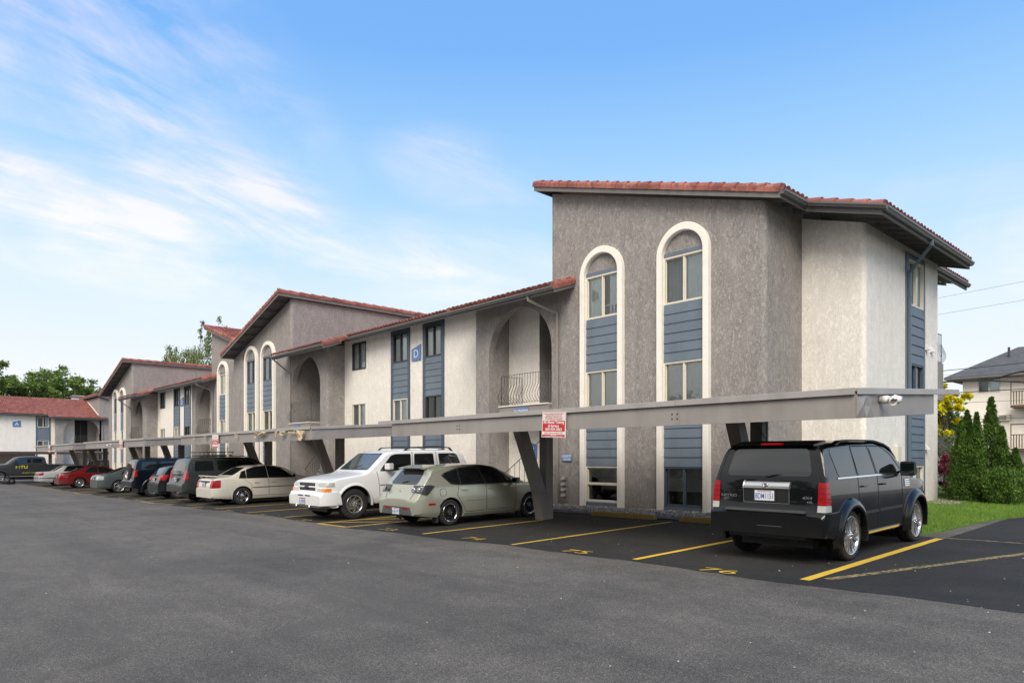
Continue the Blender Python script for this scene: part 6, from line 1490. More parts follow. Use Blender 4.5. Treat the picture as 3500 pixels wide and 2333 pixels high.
# ---- cream sedan
def sedan(name, sp, loc, label, cat, rim, rimmat, plate, lampz, lampy, glass_rear, wins, light='lamp_red', seams=((1.66, 1.14), (2.56, 2.58), (3.42, 3.38)), spoiler=False, band=None, lights_side=(.0, .28), rimr=.2, group='parked vehicles'):
    c = Car(name, sp, loc, UP, label, cat, group); be = interp(sp['belt'], 2.2)
    c.panel('rear_window', roundpoly(glass_rear[0], .06), 'car_glass', .005, 'end', glass_rear[1], sides=(1,))
    xs_ = [q for w in wins for q in w]; a0, a1 = min(q[0] for q in xs_), max(q[0] for q in xs_); zb_ = min(q[1] for q in xs_)
    for pts in wins: c.panel('side_window', roundpoly(pts, .03), 'car_glass', .005, rng=(.35, 1.5)); c.panel('window_seal', roundpoly([(q[0]+(.025 if q[0] > sum(r[0] for r in pts)/len(pts) else -.025), q[1]+(.025 if q[1] > zb_+.1 else -.02)) for q in pts], .03), 'plastic_black', .0025, rng=(.35, 1.5), parent=c.body)
    c.panel('windscreen', roundpoly([(-.64, be+.04), (.64, be+.04), (.54, sp['H']-.09), (-.54, sp['H']-.09)], .05), 'car_glass', .005, 'end', (2.5, 3.6), sides=(1,))
    c.panel('tail_lamp', roundpoly([(lights_side[0]-.05, lampz[0]), (lights_side[1], lampz[0]+.01), (lights_side[1]+.02, lampz[1]), (lights_side[0]-.05, lampz[1])], .035), light, .010, rng=(lampy, 1.5))
    bp = c.panel('rear_bumper', roundpoly([(-.1, .26), (.60, .24), (.60, .40), (.45, lampz[0]-.04), (-.1, lampz[0]-.04)], .05), c.paint, .020, rng=(-1.3, 1.3), sides=(1,))
    if band: c.panel('bumper_band', [(-.1, band[0]), (4.6, band[0]), (4.6, band[1]), (-.1, band[1])], 'plastic_black', .024, rng=(-1.3, 1.3), sides=(1,))
    for a, b in seams: c.seam([(a, .32), (a, .75), (b if abs(a-b) < .3 else a, be)], .010)
    c.seam([(seams[0][0], .325), (seams[-1][0], .325)], .010)
    c.plate(plate, (lampz[0]+lampz[1])/2-.01, .0, y=0)
    c.mirrors(3.12, be+.06); c.handle(seams[0][0]+.18, be-.13); c.handle(seams[1][0]+.18, be-.13)
    c.wheels(rim, rimr, .2, rimmat); floor_pan(c)
    if spoiler:
        mb = MB((0, 0, 0)).mat(c.paint); zz = interp(c.top, .15)+.055; mb.box(c.X(.03), c.X(.22), -.68, .68, zz, zz+.028)
        for y in (-.62, 0, .58): mb.box(c.X(.08), c.X(.18), y, y+.05, zz-.06, zz)
        mb.build('spoiler', parent=c.root, bevel=.01)
    return c
sp = dict(L=4.78, W=1.776, H=1.46, wb=2.70, ro=1.08, wr=.325, gap=.05, paint='paint_cream', sw=.05, rr=.5, ar=.13, rf=.8, af=.22, tumble=.26, wsill=.95, zmid=.62,
    top=[(0, .60), (.03, .92), (.08, 1.0), (.2, 1.03), (.68, 1.07), (.80, 1.10), (1.30, 1.38), (1.55, 1.44), (2.1, 1.46), (2.5, 1.43), (2.75, 1.36), (3.45, 1.02), (3.7, .97), (4.3, .87), (4.62, .76), (4.74, .66), (4.78, .55)],
    bot=[(0, .30), (.4, .26), (.8, .22), (4.0, .21), (4.78, .26)], belt=[(0, .98), (4.78, .92)])
W3 = [[(.98, 1.0), (1.22, .985), (1.22, 1.26), (1.10, 1.20)], [(1.27, .985), (2.05, .98), (2.02, 1.385), (1.62, 1.37), (1.30, 1.28)], [(2.11, .98), (3.14, .965), (3.02, 1.03), (2.58, 1.31), (2.30, 1.38), (2.09, 1.39)]]
c = sedan('sedan', sp, (-26.55, 10.15), 'cream sedan with a boot spoiler, left of the big white vehicle', 'sedan', 'five', 'chrome', 'AGD7215', (.66, .94), .60, ([(-.60, 1.10), (.60, 1.10), (.50, 1.37), (-.50, 1.37)], (.6, 1.6)), W3, spoiler=True, seams=((1.42, 1.14), (2.08, 2.07), (3.16, 3.14)), rimr=.222)
mb = c.mb('chrome'); mb.box(c.X(-.012), c.X(.06), -.50, .50, .885, .93); mb.build('chrome_bar', parent=c.root, bevel=.01); c.panel('side_molding', [(1.45, .62), (3.1, .62), (3.1, .645), (1.45, .645)], 'bumper_grey', .010, rng=(.6, 1.5)); c.done()

# ---- dark grey boxy utility with roof basket
sp = dict(L=4.85, W=1.99, H=1.80, wb=2.77, ro=1.05, wr=.37, gap=.055, paint='paint_grey', sw=.04, rr=.32, ar=.08, rf=.6, af=.16, tumble=.18, wsill=.95, zmid=.75,
    top=[(0, .72), (.04, .84), (.10, .90), (.13, 1.10), (.20, 1.35), (.32, 1.72), (.42, 1.76), (.9, 1.79), (2.3, 1.80), (2.75, 1.76), (2.98, 1.69), (3.6, 1.24), (3.8, 1.18), (4.5, 1.10), (4.74, 1.0), (4.82, .85), (4.85, .7)],
    bot=[(0, .44), (.5, .36), (4.2, .34), (4.85, .4)], belt=[(0, 1.22), (4.85, 1.12)])
def utility(name, sp, loc, label, plate, wins, lamp, rw, rim='five', rimmat='alloy', rimr=.23, basket=False, spare=False, flare=False, bump=.78, bmat=None, low=None):
    c = Car(name, sp, loc, UP, label, 'suv' if sp['H'] > 1.6 else 'hatchback')
    c.panel('rear_window', roundpoly(rw, .06), 'car_glass', .006, 'end', (-.2, .6), sides=(1,))
    for pts in wins: c.panel('side_window', roundpoly(pts, .05), 'car_glass', .005, rng=(.35, 1.5))
    be = interp(sp['belt'], 2.2); c.panel('windscreen', roundpoly([(-.7, be+.04), (.7, be+.04), (.58, sp['H']-.11), (-.58, sp['H']-.11)], .05), 'car_glass', .005, 'end', (2.4, 3.8), sides=(1,))
    c.panel('tail_lamp', roundpoly(lamp[0], .04), 'lamp_red', .012, rng=(lamp[1], 1.5))
    c.panel('rear_bumper', roundpoly([(-.1, .36), (.60, .34), (.62, .6), (.5, bump), (-.1, bump)], .05), M[bmat] if bmat else c.paint, .028, rng=(-1.3, 1.3), sides=(1,))
    for x in (wins[0][0][0]+.72, wins[0][0][0]+1.5, sp['L']-1.52): c.seam([(x, .42), (x, be)], .012)
    c.plate(plate, bump+.16, .03 if not spare else .06, y=0 if not spare else .3)
    c.mirrors(sp['L']-1.6, be+.09, None, (.1, .12, .09)); c.wheels(rim, rimr, .23, rimmat); floor_pan(c)
    if flare: c.flares(.05, .09, 'bumper_grey' if flare == 2 else None)
    c.wiper(.14, be+.05, .1, -.3, .04, .05)
    return c
PW = [[(.46, 1.26), (1.20, 1.26), (1.18, 1.64), (.52, 1.64)], [(1.36, 1.26), (2.10, 1.26), (2.06, 1.64), (1.36, 1.64)], [(2.18, 1.26), (3.18, 1.25), (3.06, 1.35), (2.72, 1.60), (2.60, 1.64), (2.12, 1.64)]]
c = utility('sport_utility', sp, (-29.35, 9.95), 'dark grey boxy utility vehicle carrying a black roof basket', 'ADE2287', PW, ([(-.05, .92), (.22, .92), (.20, 1.28), (-.05, 1.28)], .70), [(-.68, 1.24), (.68, 1.24), (.58, 1.68), (-.58, 1.68)], basket=True)
c.rails(.6, 2.7, 1.8, .12, 'plastic_black', .05, .04)
mb = c.mb('plastic_black'); x0, x1, y0, z0 = c.X(.85), c.X(2.1), .50, 1.86
for z, k in ((z0, 0), (z0+.13, .05)):
    P = [(x0-k, -y0-k, z), (x1+k, -y0-k, z), (x1+k, y0+k, z), (x0-k, y0+k, z), (x0-k, -y0-k, z)]; mb.tube(P, .016, 6)
for i in range(9):
    x = x0+(x1-x0)*i/8; mb.tube([(x, -y0, z0), (x, y0, z0)], .010, 5)
    for sg in (1, -1): mb.tube([(x, sg*y0, z0), (x, sg*(y0+.05), z0+.13)], .008, 5)
for i in range(6): y = -y0+2*y0*i/5; mb.tube([(x0, y, z0), (x1, y, z0)], .010, 5)
bk = mb.build('roof_basket', parent=c.root); mb = c.mb('chrome'); mb.box(c.X(.03), c.X(.10), -.30, .30, 1.10, 1.20); mb.build('chrome_bar', parent=c.root, bevel=.012); mb = c.mb('dark_metal'); mb.box(c.X(-.10), c.X(.3), -.03, .03, .42, .48); mb.build('tow_hitch', parent=c.root); c.done()

# ---- small black hatchback
sp = dict(L=4.1, W=1.72, H=1.51, wb=2.5, ro=.78, wr=.31, gap=.05, paint='paint_ink', sw=.05, rr=.5, ar=.16, rf=.7, af=.24, tumble=.24, wsill=.95, zmid=.6,
    top=[(0, .60), (.03, .82), (.08, .98), (.20, 1.10), (.45, 1.40), (.6, 1.46), (1.4, 1.51), (1.9, 1.49), (2.2, 1.42), (3.0, 1.0), (3.3, .95), (3.85, .82), (4.04, .66), (4.1, .5)],
    bot=[(0, .30), (.5, .24), (4.1, .24)], belt=[(0, 1.02), (4.1, .9)])
HW = [[(.72, 1.06), (1.5, 1.03), (1.46, 1.40), (.80, 1.36)], [(1.56, 1.03), (2.66, .99), (2.55, 1.08), (2.1, 1.36), (1.54, 1.41)]]
c = utility('hatchback', sp, (-33.35, 10.0), 'small black hatchback squeezed between two taller dark vehicles', 'AJK3310', HW, ([(-.05, .84), (.30, .84), (.44, 1.08), (-.05, 1.06)], .46), [(-.56, 1.08), (.56, 1.08), (.48, 1.40), (-.48, 1.40)], rimr=.19, bump=.70); c.done()

# ---- navy utility with spare wheel on the back
sp = dict(L=4.43, W=1.84, H=1.82, wb=2.65, ro=.88, wr=.37, gap=.06, paint='paint_navy', sw=.03, rr=.22, ar=.06, rf=.6, af=.14, tumble=.14, wsill=.95, zmid=.75,
    top=[(0, .76), (.04, .82), (.09, .84), (.11, 1.2), (.16, 1.35), (.26, 1.72), (.36, 1.78), (1.0, 1.81), (2.1, 1.81), (2.5, 1.74), (3.05, 1.28), (3.2, 1.22), (4.0, 1.12), (4.3, 1.04), (4.4, .85), (4.43, .7)],
    bot=[(0, .46), (.5, .38), (4.0, .38), (4.43, .42)], belt=[(0, 1.26), (4.43, 1.14)])
LW = [[(.42, 1.30), (1.08, 1.30), (1.08, 1.66), (.46, 1.66)], [(1.28, 1.30), (1.92, 1.30), (1.90, 1.66), (1.26, 1.66)], [(2.0, 1.30), (2.84, 1.28), (2.42, 1.64), (1.96, 1.66)]]
c = utility('sport_utility', sp, (-36.6, 9.85), 'navy blue upright utility vehicle with a spare wheel on its tailgate', 'ABC7716', LW, ([(-.05, .98), (.24, .98), (.22, 1.30), (-.05, 1.30)], .72), [(-.62, 1.30), (.62, 1.30), (.54, 1.68), (-.54, 1.68)], rim='five_slim', rimr=.215, flare=1, bump=.80)
T, Rm = [o for o in c.root.children if o.name.startswith('wheel')][0], None
t = T.copy(); C.objects.link(t); t.name = 'spare_wheel'; t.location = (c.X(.02), .12, 1.06); t.rotation_euler = (0, 0, pi/2); t.parent = c.root; r = T.children[0].copy(); C.objects.link(r); r.parent = t
c.rails(.5, 2.4, 1.8, .12, 'plastic_black', .05, .04); mb = c.mb('chrome'); mb.tube([(c.X(.0), 0, .50), (c.X(-.16), 0, .48), (c.X(-.18), 0, .56)], .028, 8); mb.build('tow_ball', parent=c.root); c.done()

# ---- steel grey sedan, red sedan, old pale sedan
sp = dict(L=4.7, W=1.81, H=1.42, wb=2.72, ro=1.02, wr=.335, gap=.045, paint='paint_steel', sw=.06, rr=.55, ar=.15, rf=.8, af=.22, tumble=.28, wsill=.95, zmid=.62,
    top=[(0, .62), (.03, .92), (.09, .99), (.4, 1.03), (.65, 1.06), (1.45, 1.38), (2.0, 1.42), (2.4, 1.39), (2.7, 1.30), (3.4, .98), (4.2, .85), (4.6, .68), (4.7, .5)], bot=[(0, .3), (.6, .24), (4.7, .25)], belt=[(0, .96), (4.7, .9)])
WS = [[(1.15, 1.0), (2.0, .98), (1.96, 1.34), (1.7, 1.33), (1.3, 1.18)], [(2.06, .98), (3.05, .95), (2.5, 1.28), (2.02, 1.34)]]
c = sedan('sedan', sp, (-43.0, 9.95), 'steel grey sedan with clear tail lamps, left of the spare-wheel vehicle', 'sedan', 'five', 'alloy', 'BAA0042', (.72, .92), .42, ([(-.62, 1.06), (.62, 1.06), (.50, 1.34), (-.50, 1.34)], (.5, 1.7)), WS, 'lamp_clear', seams=((1.35, 1.14), (2.03, 2.0), (3.08, 3.06)), rimr=.245); c.done()
sp = dict(L=4.84, W=1.79, H=1.40, wb=2.74, ro=1.10, wr=.32, gap=.055, paint='paint_red', sw=.06, rr=.6, ar=.18, rf=.9, af=.26, tumble=.28, wsill=.95, zmid=.6,
    top=[(0, .58), (.03, .84), (.10, .94), (.5, .99), (.75, 1.02), (1.55, 1.36), (2.1, 1.40), (2.6, 1.36), (3.5, .93), (4.2, .80), (4.7, .62), (4.84, .48)], bot=[(0, .28), (.6, .22), (4.84, .24)], belt=[(0, .92), (4.84, .86)])
WR = [[(1.35, .97), (2.12, .95), (2.08, 1.31), (1.72, 1.29)], [(2.18, .95), (3.15, .92), (2.6, 1.26), (2.14, 1.32)]]
c = sedan('sedan', sp, (-51.8, 9.8), 'red four-door sedan with many-spoked wheels', 'sedan', 'multi', 'alloy', 'AXT5513', (.66, .85), .48, ([(-.60, 1.02), (.60, 1.02), (.50, 1.32), (-.50, 1.32)], (.6, 1.8)), WR, seams=((1.5, 1.3), (2.15, 2.13), (3.2, 3.18)), rimr=.215); c.done()
sp = dict(L=4.95, W=1.85, H=1.42, wb=2.77, ro=1.18, wr=.32, gap=.045, paint='paint_silver', sw=.04, rr=.4, ar=.08, rf=.6, af=.16, tumble=.26, wsill=.96, zmid=.6,
    top=[(0, .62), (.02, .90), (.06, .98), (.8, 1.0), (.95, 1.03), (1.55, 1.38), (2.4, 1.42), (2.75, 1.34), (3.4, 1.0), (4.5, .88), (4.88, .78), (4.95, .55)], bot=[(0, .34), (.6, .26), (4.95, .28)], belt=[(0, .95), (4.95, .9)])
WO = [[(1.45, 1.0), (2.2, .98), (2.2, 1.33), (1.75, 1.33)], [(2.26, .98), (3.2, .96), (2.72, 1.31), (2.26, 1.34)]]
c = sedan('sedan', sp, (-57.2, 9.6), 'old silvery white sedan with a dark bumper strip, behind the red one', 'sedan', 'multi', 'alloy', 'AFM1108', (.74, .93), .30, ([(-.62, 1.03), (.62, 1.03), (.54, 1.34), (-.54, 1.34)], (.8, 1.8)), WO, seams=((1.55, 1.4), (2.23, 2.23), (3.24, 3.2)), band=(.53, .575), rimr=.2); c.done()

# ---- dark grey crew-cab pickup crossing the far end
sp = dict(L=6.35, W=2.03, H=2.03, wb=4.06, ro=1.25, wr=.42, gap=.07, paint='paint_slate', sw=.03, rr=.2, ar=.03, rf=.5, af=.12, tumble=.16, wsill=.95, zmid=.9, shoulder=.6,
    top=[(0, 1.38), (.05, 1.42), (2.28, 1.45), (2.32, 1.50), (2.38, 1.95), (2.5, 2.0), (3.2, 2.03), (4.0, 2.0), (4.2, 1.94), (4.75, 1.48), (4.95, 1.42), (5.9, 1.34), (6.15, 1.27), (6.28, 1.1), (6.35, .8)],
    bot=[(0, .62), (1.0, .52), (5.6, .50), (6.35, .55)], belt=[(0, 1.46), (2.3, 1.46), (4.8, 1.42), (6.35, 1.3)], extra=[2.29, 2.31, 2.34, 2.36, 2.40], cut=[])
sp['cut'] = [(-1.25+.12, -1.25+2.18, -.82, .82, .85, 2.4)]
c = Car('pickup_truck', sp, (-66.0, 11.3), -UP, 'dark grey crew-cab pickup truck with yellow MTU lettering on its door', 'pickup truck', tilt=0.)
for pts in ([(2.58, 1.50), (3.22, 1.49), (3.20, 1.88), (2.62, 1.86)], [(3.34, 1.49), (4.38, 1.46), (4.28, 1.58), (3.95, 1.84), (3.80, 1.88), (3.32, 1.88)]): c.panel('side_window', roundpoly(pts, .05), 'car_glass', .006, rng=(.35, 1.5))
c.panel('windscreen', roundpoly([(-.8, 1.50), (.8, 1.50), (.66, 1.92), (-.66, 1.92)], .05), 'car_glass_light', .006, 'end', (3.9, 4.95), sides=(1,))
for x in (2.34, 3.28, 4.50): c.seam([(x, .6), (x, 1.45)], .016)
c.handle(2.62, 1.25); c.handle(3.5, 1.25); c.mirrors(4.36, 1.55, 'plastic_black', (.12, .16, .15)); c.flares(.03, .08, span=(-.1, pi+.1)); c.wheels('six', .25, .26, 'alloy')
c.panel('front_bumper', roundpoly([(5.9, .58), (6.5, .58), (6.5, .86), (5.9, .86)], .03), 'chrome', .05, rng=(-1.3, 1.3), sides=(1,)); c.panel('headlamp', roundpoly([(5.95, .95), (6.5, .95), (6.5, 1.22), (6.0, 1.22)], .03), 'lamp_clear', .01, rng=(.5, 1.5))
floor_pan(c)
fd = Frame((0, c.hw(3.9, 1.15)+.012, 0), (-1, 0, 0), (0, 1, 0)); paint('text_yellow', (.62, .57, .04), .5, .02)
text_obj('MTU', .30, 'text_yellow', 'lettering', c.root, (0, 0, 0), fd, -c.X(3.93), 0, 1.18, xs=1.25, bold=.008); fd2 = Frame((0, c.hw(3.5, .8)+.012, 0), (-1, 0, 0), (0, 1, 0)); text_obj('US DOT 2935028', .12, 'text_yellow', 'lettering', c.root, (0, 0, 0), fd2, -c.X(3.35), 0, .74, xs=1.3)
mb = MB((0, 0, 0)).mat(c.paint)
c.done()
# toolbag by the front wheel, raised boot of a car behind the truck
B = (-63.6, 7.6, ground_z(-63.6, 7.6)); mb = MB(B).mat(M['plastic_black'])
for k, (dx, dy, dz, r) in enumerate(((0, 0, .22, .26), (.12, .25, .18, .2), (-.1, -.22, .2, .2))): mb.lathe([(0, -r*.8), (r*.8, -r*.7), (r, 0), (r*.75, r*.8), (0, r)], (B[0]+dx, B[1]+dy, B[2]+dz), (0, .1, 1), 12)
mb.tube([(B[0]+.1, B[1]-.15, B[2]+.4), (B[0]+.1, B[1], B[2]+.58), (B[0]+.1, B[1]+.15, B[2]+.4)], .02, 6); tag(mb.build('tool_bag'), 'dark tool bag on the asphalt by the front wheel of the pickup truck', 'bag')
sp = dict(L=4.5, W=1.8, H=1.65, wb=2.6, ro=.95, wr=.34, gap=.05, paint='paint_ink', sw=.05, rr=.4, ar=.1, rf=.6, af=.2, tumble=.2, wsill=.95, zmid=.7,
    top=[(0, .7), (.05, 1.0), (.15, 1.1), (.4, 1.55), (.7, 1.62), (1.6, 1.65), (2.3, 1.6), (3.2, 1.1), (4.2, .95), (4.5, .6)], bot=[(0, .35), (4.5, .3)], belt=[(0, 1.08), (4.5, 1.0)])
c = Car('hatchback', sp, (-73, 15.2), UP, 'dark car behind the pickup truck with its tailgate raised', 'hatchback')
for pts in ([(.7, 1.12), (1.5, 1.12), (1.48, 1.5), (.8, 1.5)], [(1.6, 1.12), (2.8, 1.1), (2.3, 1.48), (1.58, 1.5)]): c.panel('side_window', roundpoly(pts, .05), 'car_glass', .006, rng=(.35, 1.5))
c.wheels('five', .2, .2, 'alloy'); mb = MB((0, 0, 0)).mat(c.paint); mb.add([(c.X(.6), -.6, 1.6), (c.X(.6), .6, 1.6), (c.X(-.15), .55, 2.25), (c.X(-.15), -.55, 2.25), (c.X(.6), -.6, 1.65), (c.X(.6), .6, 1.65), (c.X(-.15), .55, 2.3), (c.X(-.15), -.55, 2.3)], [(0, 1, 2, 3), (4, 7, 6, 5), (0, 4, 5, 1), (1, 5, 6, 2), (2, 6, 7, 3), (3, 7, 4, 0)]); mb.build('tailgate', parent=c.root); c.done()
# ------------------------------------------------------------------ plants
def leafmat(name, dark, light, tw=None, rough=.6, sss=True):
    m, nt, b = newmat(name); co = coords(nt); v = node(nt, 'ShaderNodeTexVoronoi'); v.inputs['Scale'].default_value = 9; nt.links.new(co, v.inputs['Vector'])
    sp = node(nt, 'ShaderNodeSeparateColor'); nt.links.new(v.outputs['Color'], sp.inputs[0])
    n = noise_n(nt, co, 1.3, 4, .6)
    c = mixc(nt, ramp(nt, n, [(.35, 0.), (.65, 1.)]).outputs[0], dark, light)
    c = mixc(nt, .55, c, ramp(nt, sp.outputs[0], [(0, sc(dark, .7)), (.6, light), (1, sc(light, 1.35))]).outputs[0])
    if tw: c = mixc(nt, ramp(nt, noise_n(nt, co, 2.1, 3, .6), [(.62, 0.), (.70, .8)]).outputs[0], c, tw)
    nt.links.new(c, b.inputs['Base Color']); b.inputs['Roughness'].default_value = rough; b.inputs['Specular IOR Level'].default_value = .3
    if sss:
        out = nt.nodes['Material Output']; tr = node(nt, 'ShaderNodeBsdfTranslucent'); nt.links.new(c, tr.inputs[0]); mx = node(nt, 'ShaderNodeMixShader'); mx.inputs[0].default_value = .30
        nt.links.new(b.outputs[0], mx.inputs[1]); nt.links.new(tr.outputs[0], mx.inputs[2]); nt.links.new(mx.outputs[0], out.inputs[0])
    M[name] = m
leafmat('leaf_green', (.055, .11, .026), (.20, .30, .065)); leafmat('leaf_dark', (.03, .065, .016), (.08, .15, .03)); leafmat('leaf_birch', (.12, .16, .05), (.26, .30, .11))
leafmat('leaf_yellow', (.55, .50, .02), (.88, .78, .03)); leafmat('leaf_maple', (.10, .014, .024), (.24, .035, .05)); leafmat('leaf_cedar', (.045, .10, .018), (.15, .26, .045), (.12, .07, .035)); leafmat('leaf_olive', (.08, .11, .05), (.20, .24, .12))
paint('bark', (.10, .08, .065), .9, .25, .5); paint('bark_pale', (.40, .37, .33), .9, .3, .3)

def leaf(mb, p, s, d, rng, asp=.5, k=1):
    a = Vector((rng.gauss(0, 1), rng.gauss(0, 1), rng.gauss(0, 1))); d = (d+a*.55).normalized(); u = d.cross(a)
    if u.length < 1e-3: return
    u.normalize(); n = len(mb.v); t = d*s; w = u*s*asp*.5
    for q in (p, p+t*.45+w, p+t, p+t*.45-w): mb.v.append((q.x-mb.base.x, q.y-mb.base.y, q.z-mb.base.z))
    mb.f.append((n, n+1, n+2, n+3)); mb.m.append(mb.cur); mb.sm.append(False)

def tree(name, x, y, H, crown, n, size, mat, label, cat='tree', group=None, trunk=.22, droop=0., seed=1, bark='bark', asp=.55, fill=.35, clumps=60, zb=None):
    """crown: list of (dx,dy,z,rx,ry,rz) lobes above ground; leaves gather in small clumps on limbs, leaving gaps"""
    rng = random.Random(seed); g = ground_z(x, y); base = (x, y, g)
    root = empty(name, base, label, cat, group)
    tb = MB(base).mat(M[bark]); top = Vector((x, y, g+H*.72)); pts = [Vector((x+.25*trunk*sin(k*1.7), y+.25*trunk*cos(k*2.3), g+H*.72*k/6-(.05 if k == 0 else 0))) for k in range(7)]
    tb.tube(pts, [trunk*(1-.80*k/6)*(1.25 if k == 0 else 1) for k in range(7)], 8)
    lm = MB(base).mat(M[mat]); vol = [c[3]*c[4]*c[5] for c in crown]; tot = sum(vol); cl = []
    for c, v in zip(crown, vol):
        for i in range(max(3, int(clumps*v/tot))):
            while True:
                q = Vector((rng.uniform(-1, 1), rng.uniform(-1, 1), rng.uniform(-1, 1)))
                if q.length <= 1 and q.length > fill: break
            p = Vector((x+c[0]+q.x*c[3], y+c[1]+q.y*c[4], g+c[2]+q.z*c[5])); cl.append((p, q, min(c[3:6])*rng.uniform(.22, .42)))
    for i, (p, q, r) in enumerate(cl):
        if i % 3 == 0:
            t = rng.uniform(.35, .95); s0 = Vector((x, y, g+H*.72*t)); mid = s0.lerp(p, .5)+Vector((0, 0, .06*H*(1-droop))); tb.tube([s0, mid, p], [trunk*.28*(1-t*.6), trunk*.15, trunk*.05], 5, cap=False)
    per = max(3, n//max(1, len(cl)))
    for p, q, r in cl:
        for k in range(per):
            o = Vector((rng.gauss(0, .5), rng.gauss(0, .5), rng.gauss(0, .42)))*r
            if droop: o.z -= abs(rng.gauss(0, 1))*r*droop*1.6; o.x *= .75; o.y *= .75
            d = Vector((q.x*.6+o.x, q.y*.6+o.y, .25-droop*1.6)); leaf(lm, p+o, size*rng.uniform(.6, 1.3), d, rng, asp)
    tb.build('trunk', parent=root, fixn=False); lm.build('crown', parent=root, fixn=False); return root

def lobes(rng, n, R, z0, z1, r):
    out = []
    for i in range(n):
        a = rng.random()*6.28; k = rng.random()**.6*R; z = rng.uniform(z0, z1); out.append((k*cos(a), k*sin(a), z, r*rng.uniform(.7, 1.15), r*rng.uniform(.7, 1.15), r*rng.uniform(.6, .9)))
    return out
rg = random.Random(5)
for i, (x, y, H, R, lab) in enumerate(((-126, 7.0, 15.6, 5.5, 'broad green tree behind the red roof at the far left edge'), (-124, 16.0, 17.2, 5.0, 'broad green tree behind the red roof, the tallest in the middle of the clump'), (-122, 22.3, 14.6, 4.6, 'lower green tree behind the red roof beside the grey tower'))):
    tree('broadleaf_tree', x, y, H, lobes(rg, 22, R, H*.48, H*.86, R*.44), 15000, .42, 'leaf_green', lab, group='green trees behind the far red roof', trunk=.4, seed=20+i, clumps=190, fill=.2)
tree('birch_tree', -103, 33.6, 21.5, [(-2.6, -1.2, 17.0, 1.6, 1.6, 1.9), (-1.2, -.6, 14.8, 2.6, 2.4, 2.2), (1.0, 1.0, 19.6, 1.1, 1.1, 1.7), (2.4, 2.4, 17.6, 1.6, 1.6, 2.8), (2.6, 2.6, 20.4, 1.2, 1.2, 1.5), (1.0, .8, 15.2, 2.6, 2.4, 2.2), (-4.2, -2.2, 15.6, 1.3, 1.3, 1.6), (3.2, 3.0, 14.6, 2.0, 2.0, 2.4)], 9500, .34, 'leaf_birch', 'airy drooping birch tree rising behind the second apartment block', trunk=.2, droop=.75, seed=9, bark='bark_pale', clumps=130, asp=.4)
tree('honey_locust_tree', -8.95, 32.5, 4.9, [(-.7, 0, 4.25, .7, .7, .22), (.0, .2, 3.62, 1.0, .8, .16), (-.3, -.3, 3.15, 1.0, .8, .18), (-.1, 0, 2.62, .9, .7, .15), (-.5, 0, 2.1, .8, .7, .18), (.35, -.1, 3.38, .8, .6, .09), (-.6, -.2, 3.85, .8, .7, .2)], 11000, .15, 'leaf_yellow', 'bright yellow-leaved tree peeking out past the white end wall', trunk=.1, seed=4, clumps=90, fill=.1)
tree('broadleaf_tree', -10.9, 36.5, 5.0, [(0, 0, 2.9, 1.3, 1.4, 1.5), (.5, 0, 1.8, 1.3, 1.2, 1.4), (.4, 0, .9, 1.4, 1.2, 1.0)], 12000, .17, 'leaf_dark', 'dark green tree behind the yellow one', trunk=.14, seed=6, clumps=150, fill=.1)
tree('broadleaf_tree', -21, 62, 8.6, [(0, 0, 6.0, 2.4, 2, 2.0), (.8, 0, 7.4, 1.2, 1.2, 1.0)], 2500, .25, 'leaf_green', 'green treetop showing above the end of the dark shingle roof', trunk=.2, seed=16, clumps=60)
tree('maple_shrub', -6.75, 24.9, 1.25, [(0, 0, .75, .62, .6, .5), (.25, -.1, .45, .5, .5, .36), (-.1, 0, 1.05, .45, .45, .28), (.45, -.1, .75, .35, .35, .28)], 5200, .075, 'leaf_maple', 'dark red-leaved maple shrub at the corner of the white end wall', 'shrub', trunk=.035, seed=7, clumps=70, fill=.1)
tree('olive_shrub', -7.2, 27.6, 2.2, [(0, 0, 1.3, .8, .7, .8), (.3, 0, .8, .7, .6, .6)], 4500, .08, 'leaf_olive', 'pale grey-green shrub between the end wall and the hedge', 'shrub', trunk=.04, seed=8, clumps=60, fill=.1)
tree('laurel_shrub', -6.5, 26.2, 1.1, [(0, 0, .6, .55, .5, .45)], 2500, .08, 'leaf_green', 'low bright green shrub behind the red maple shrub', 'shrub', trunk=.03, seed=18, clumps=40, fill=.1)

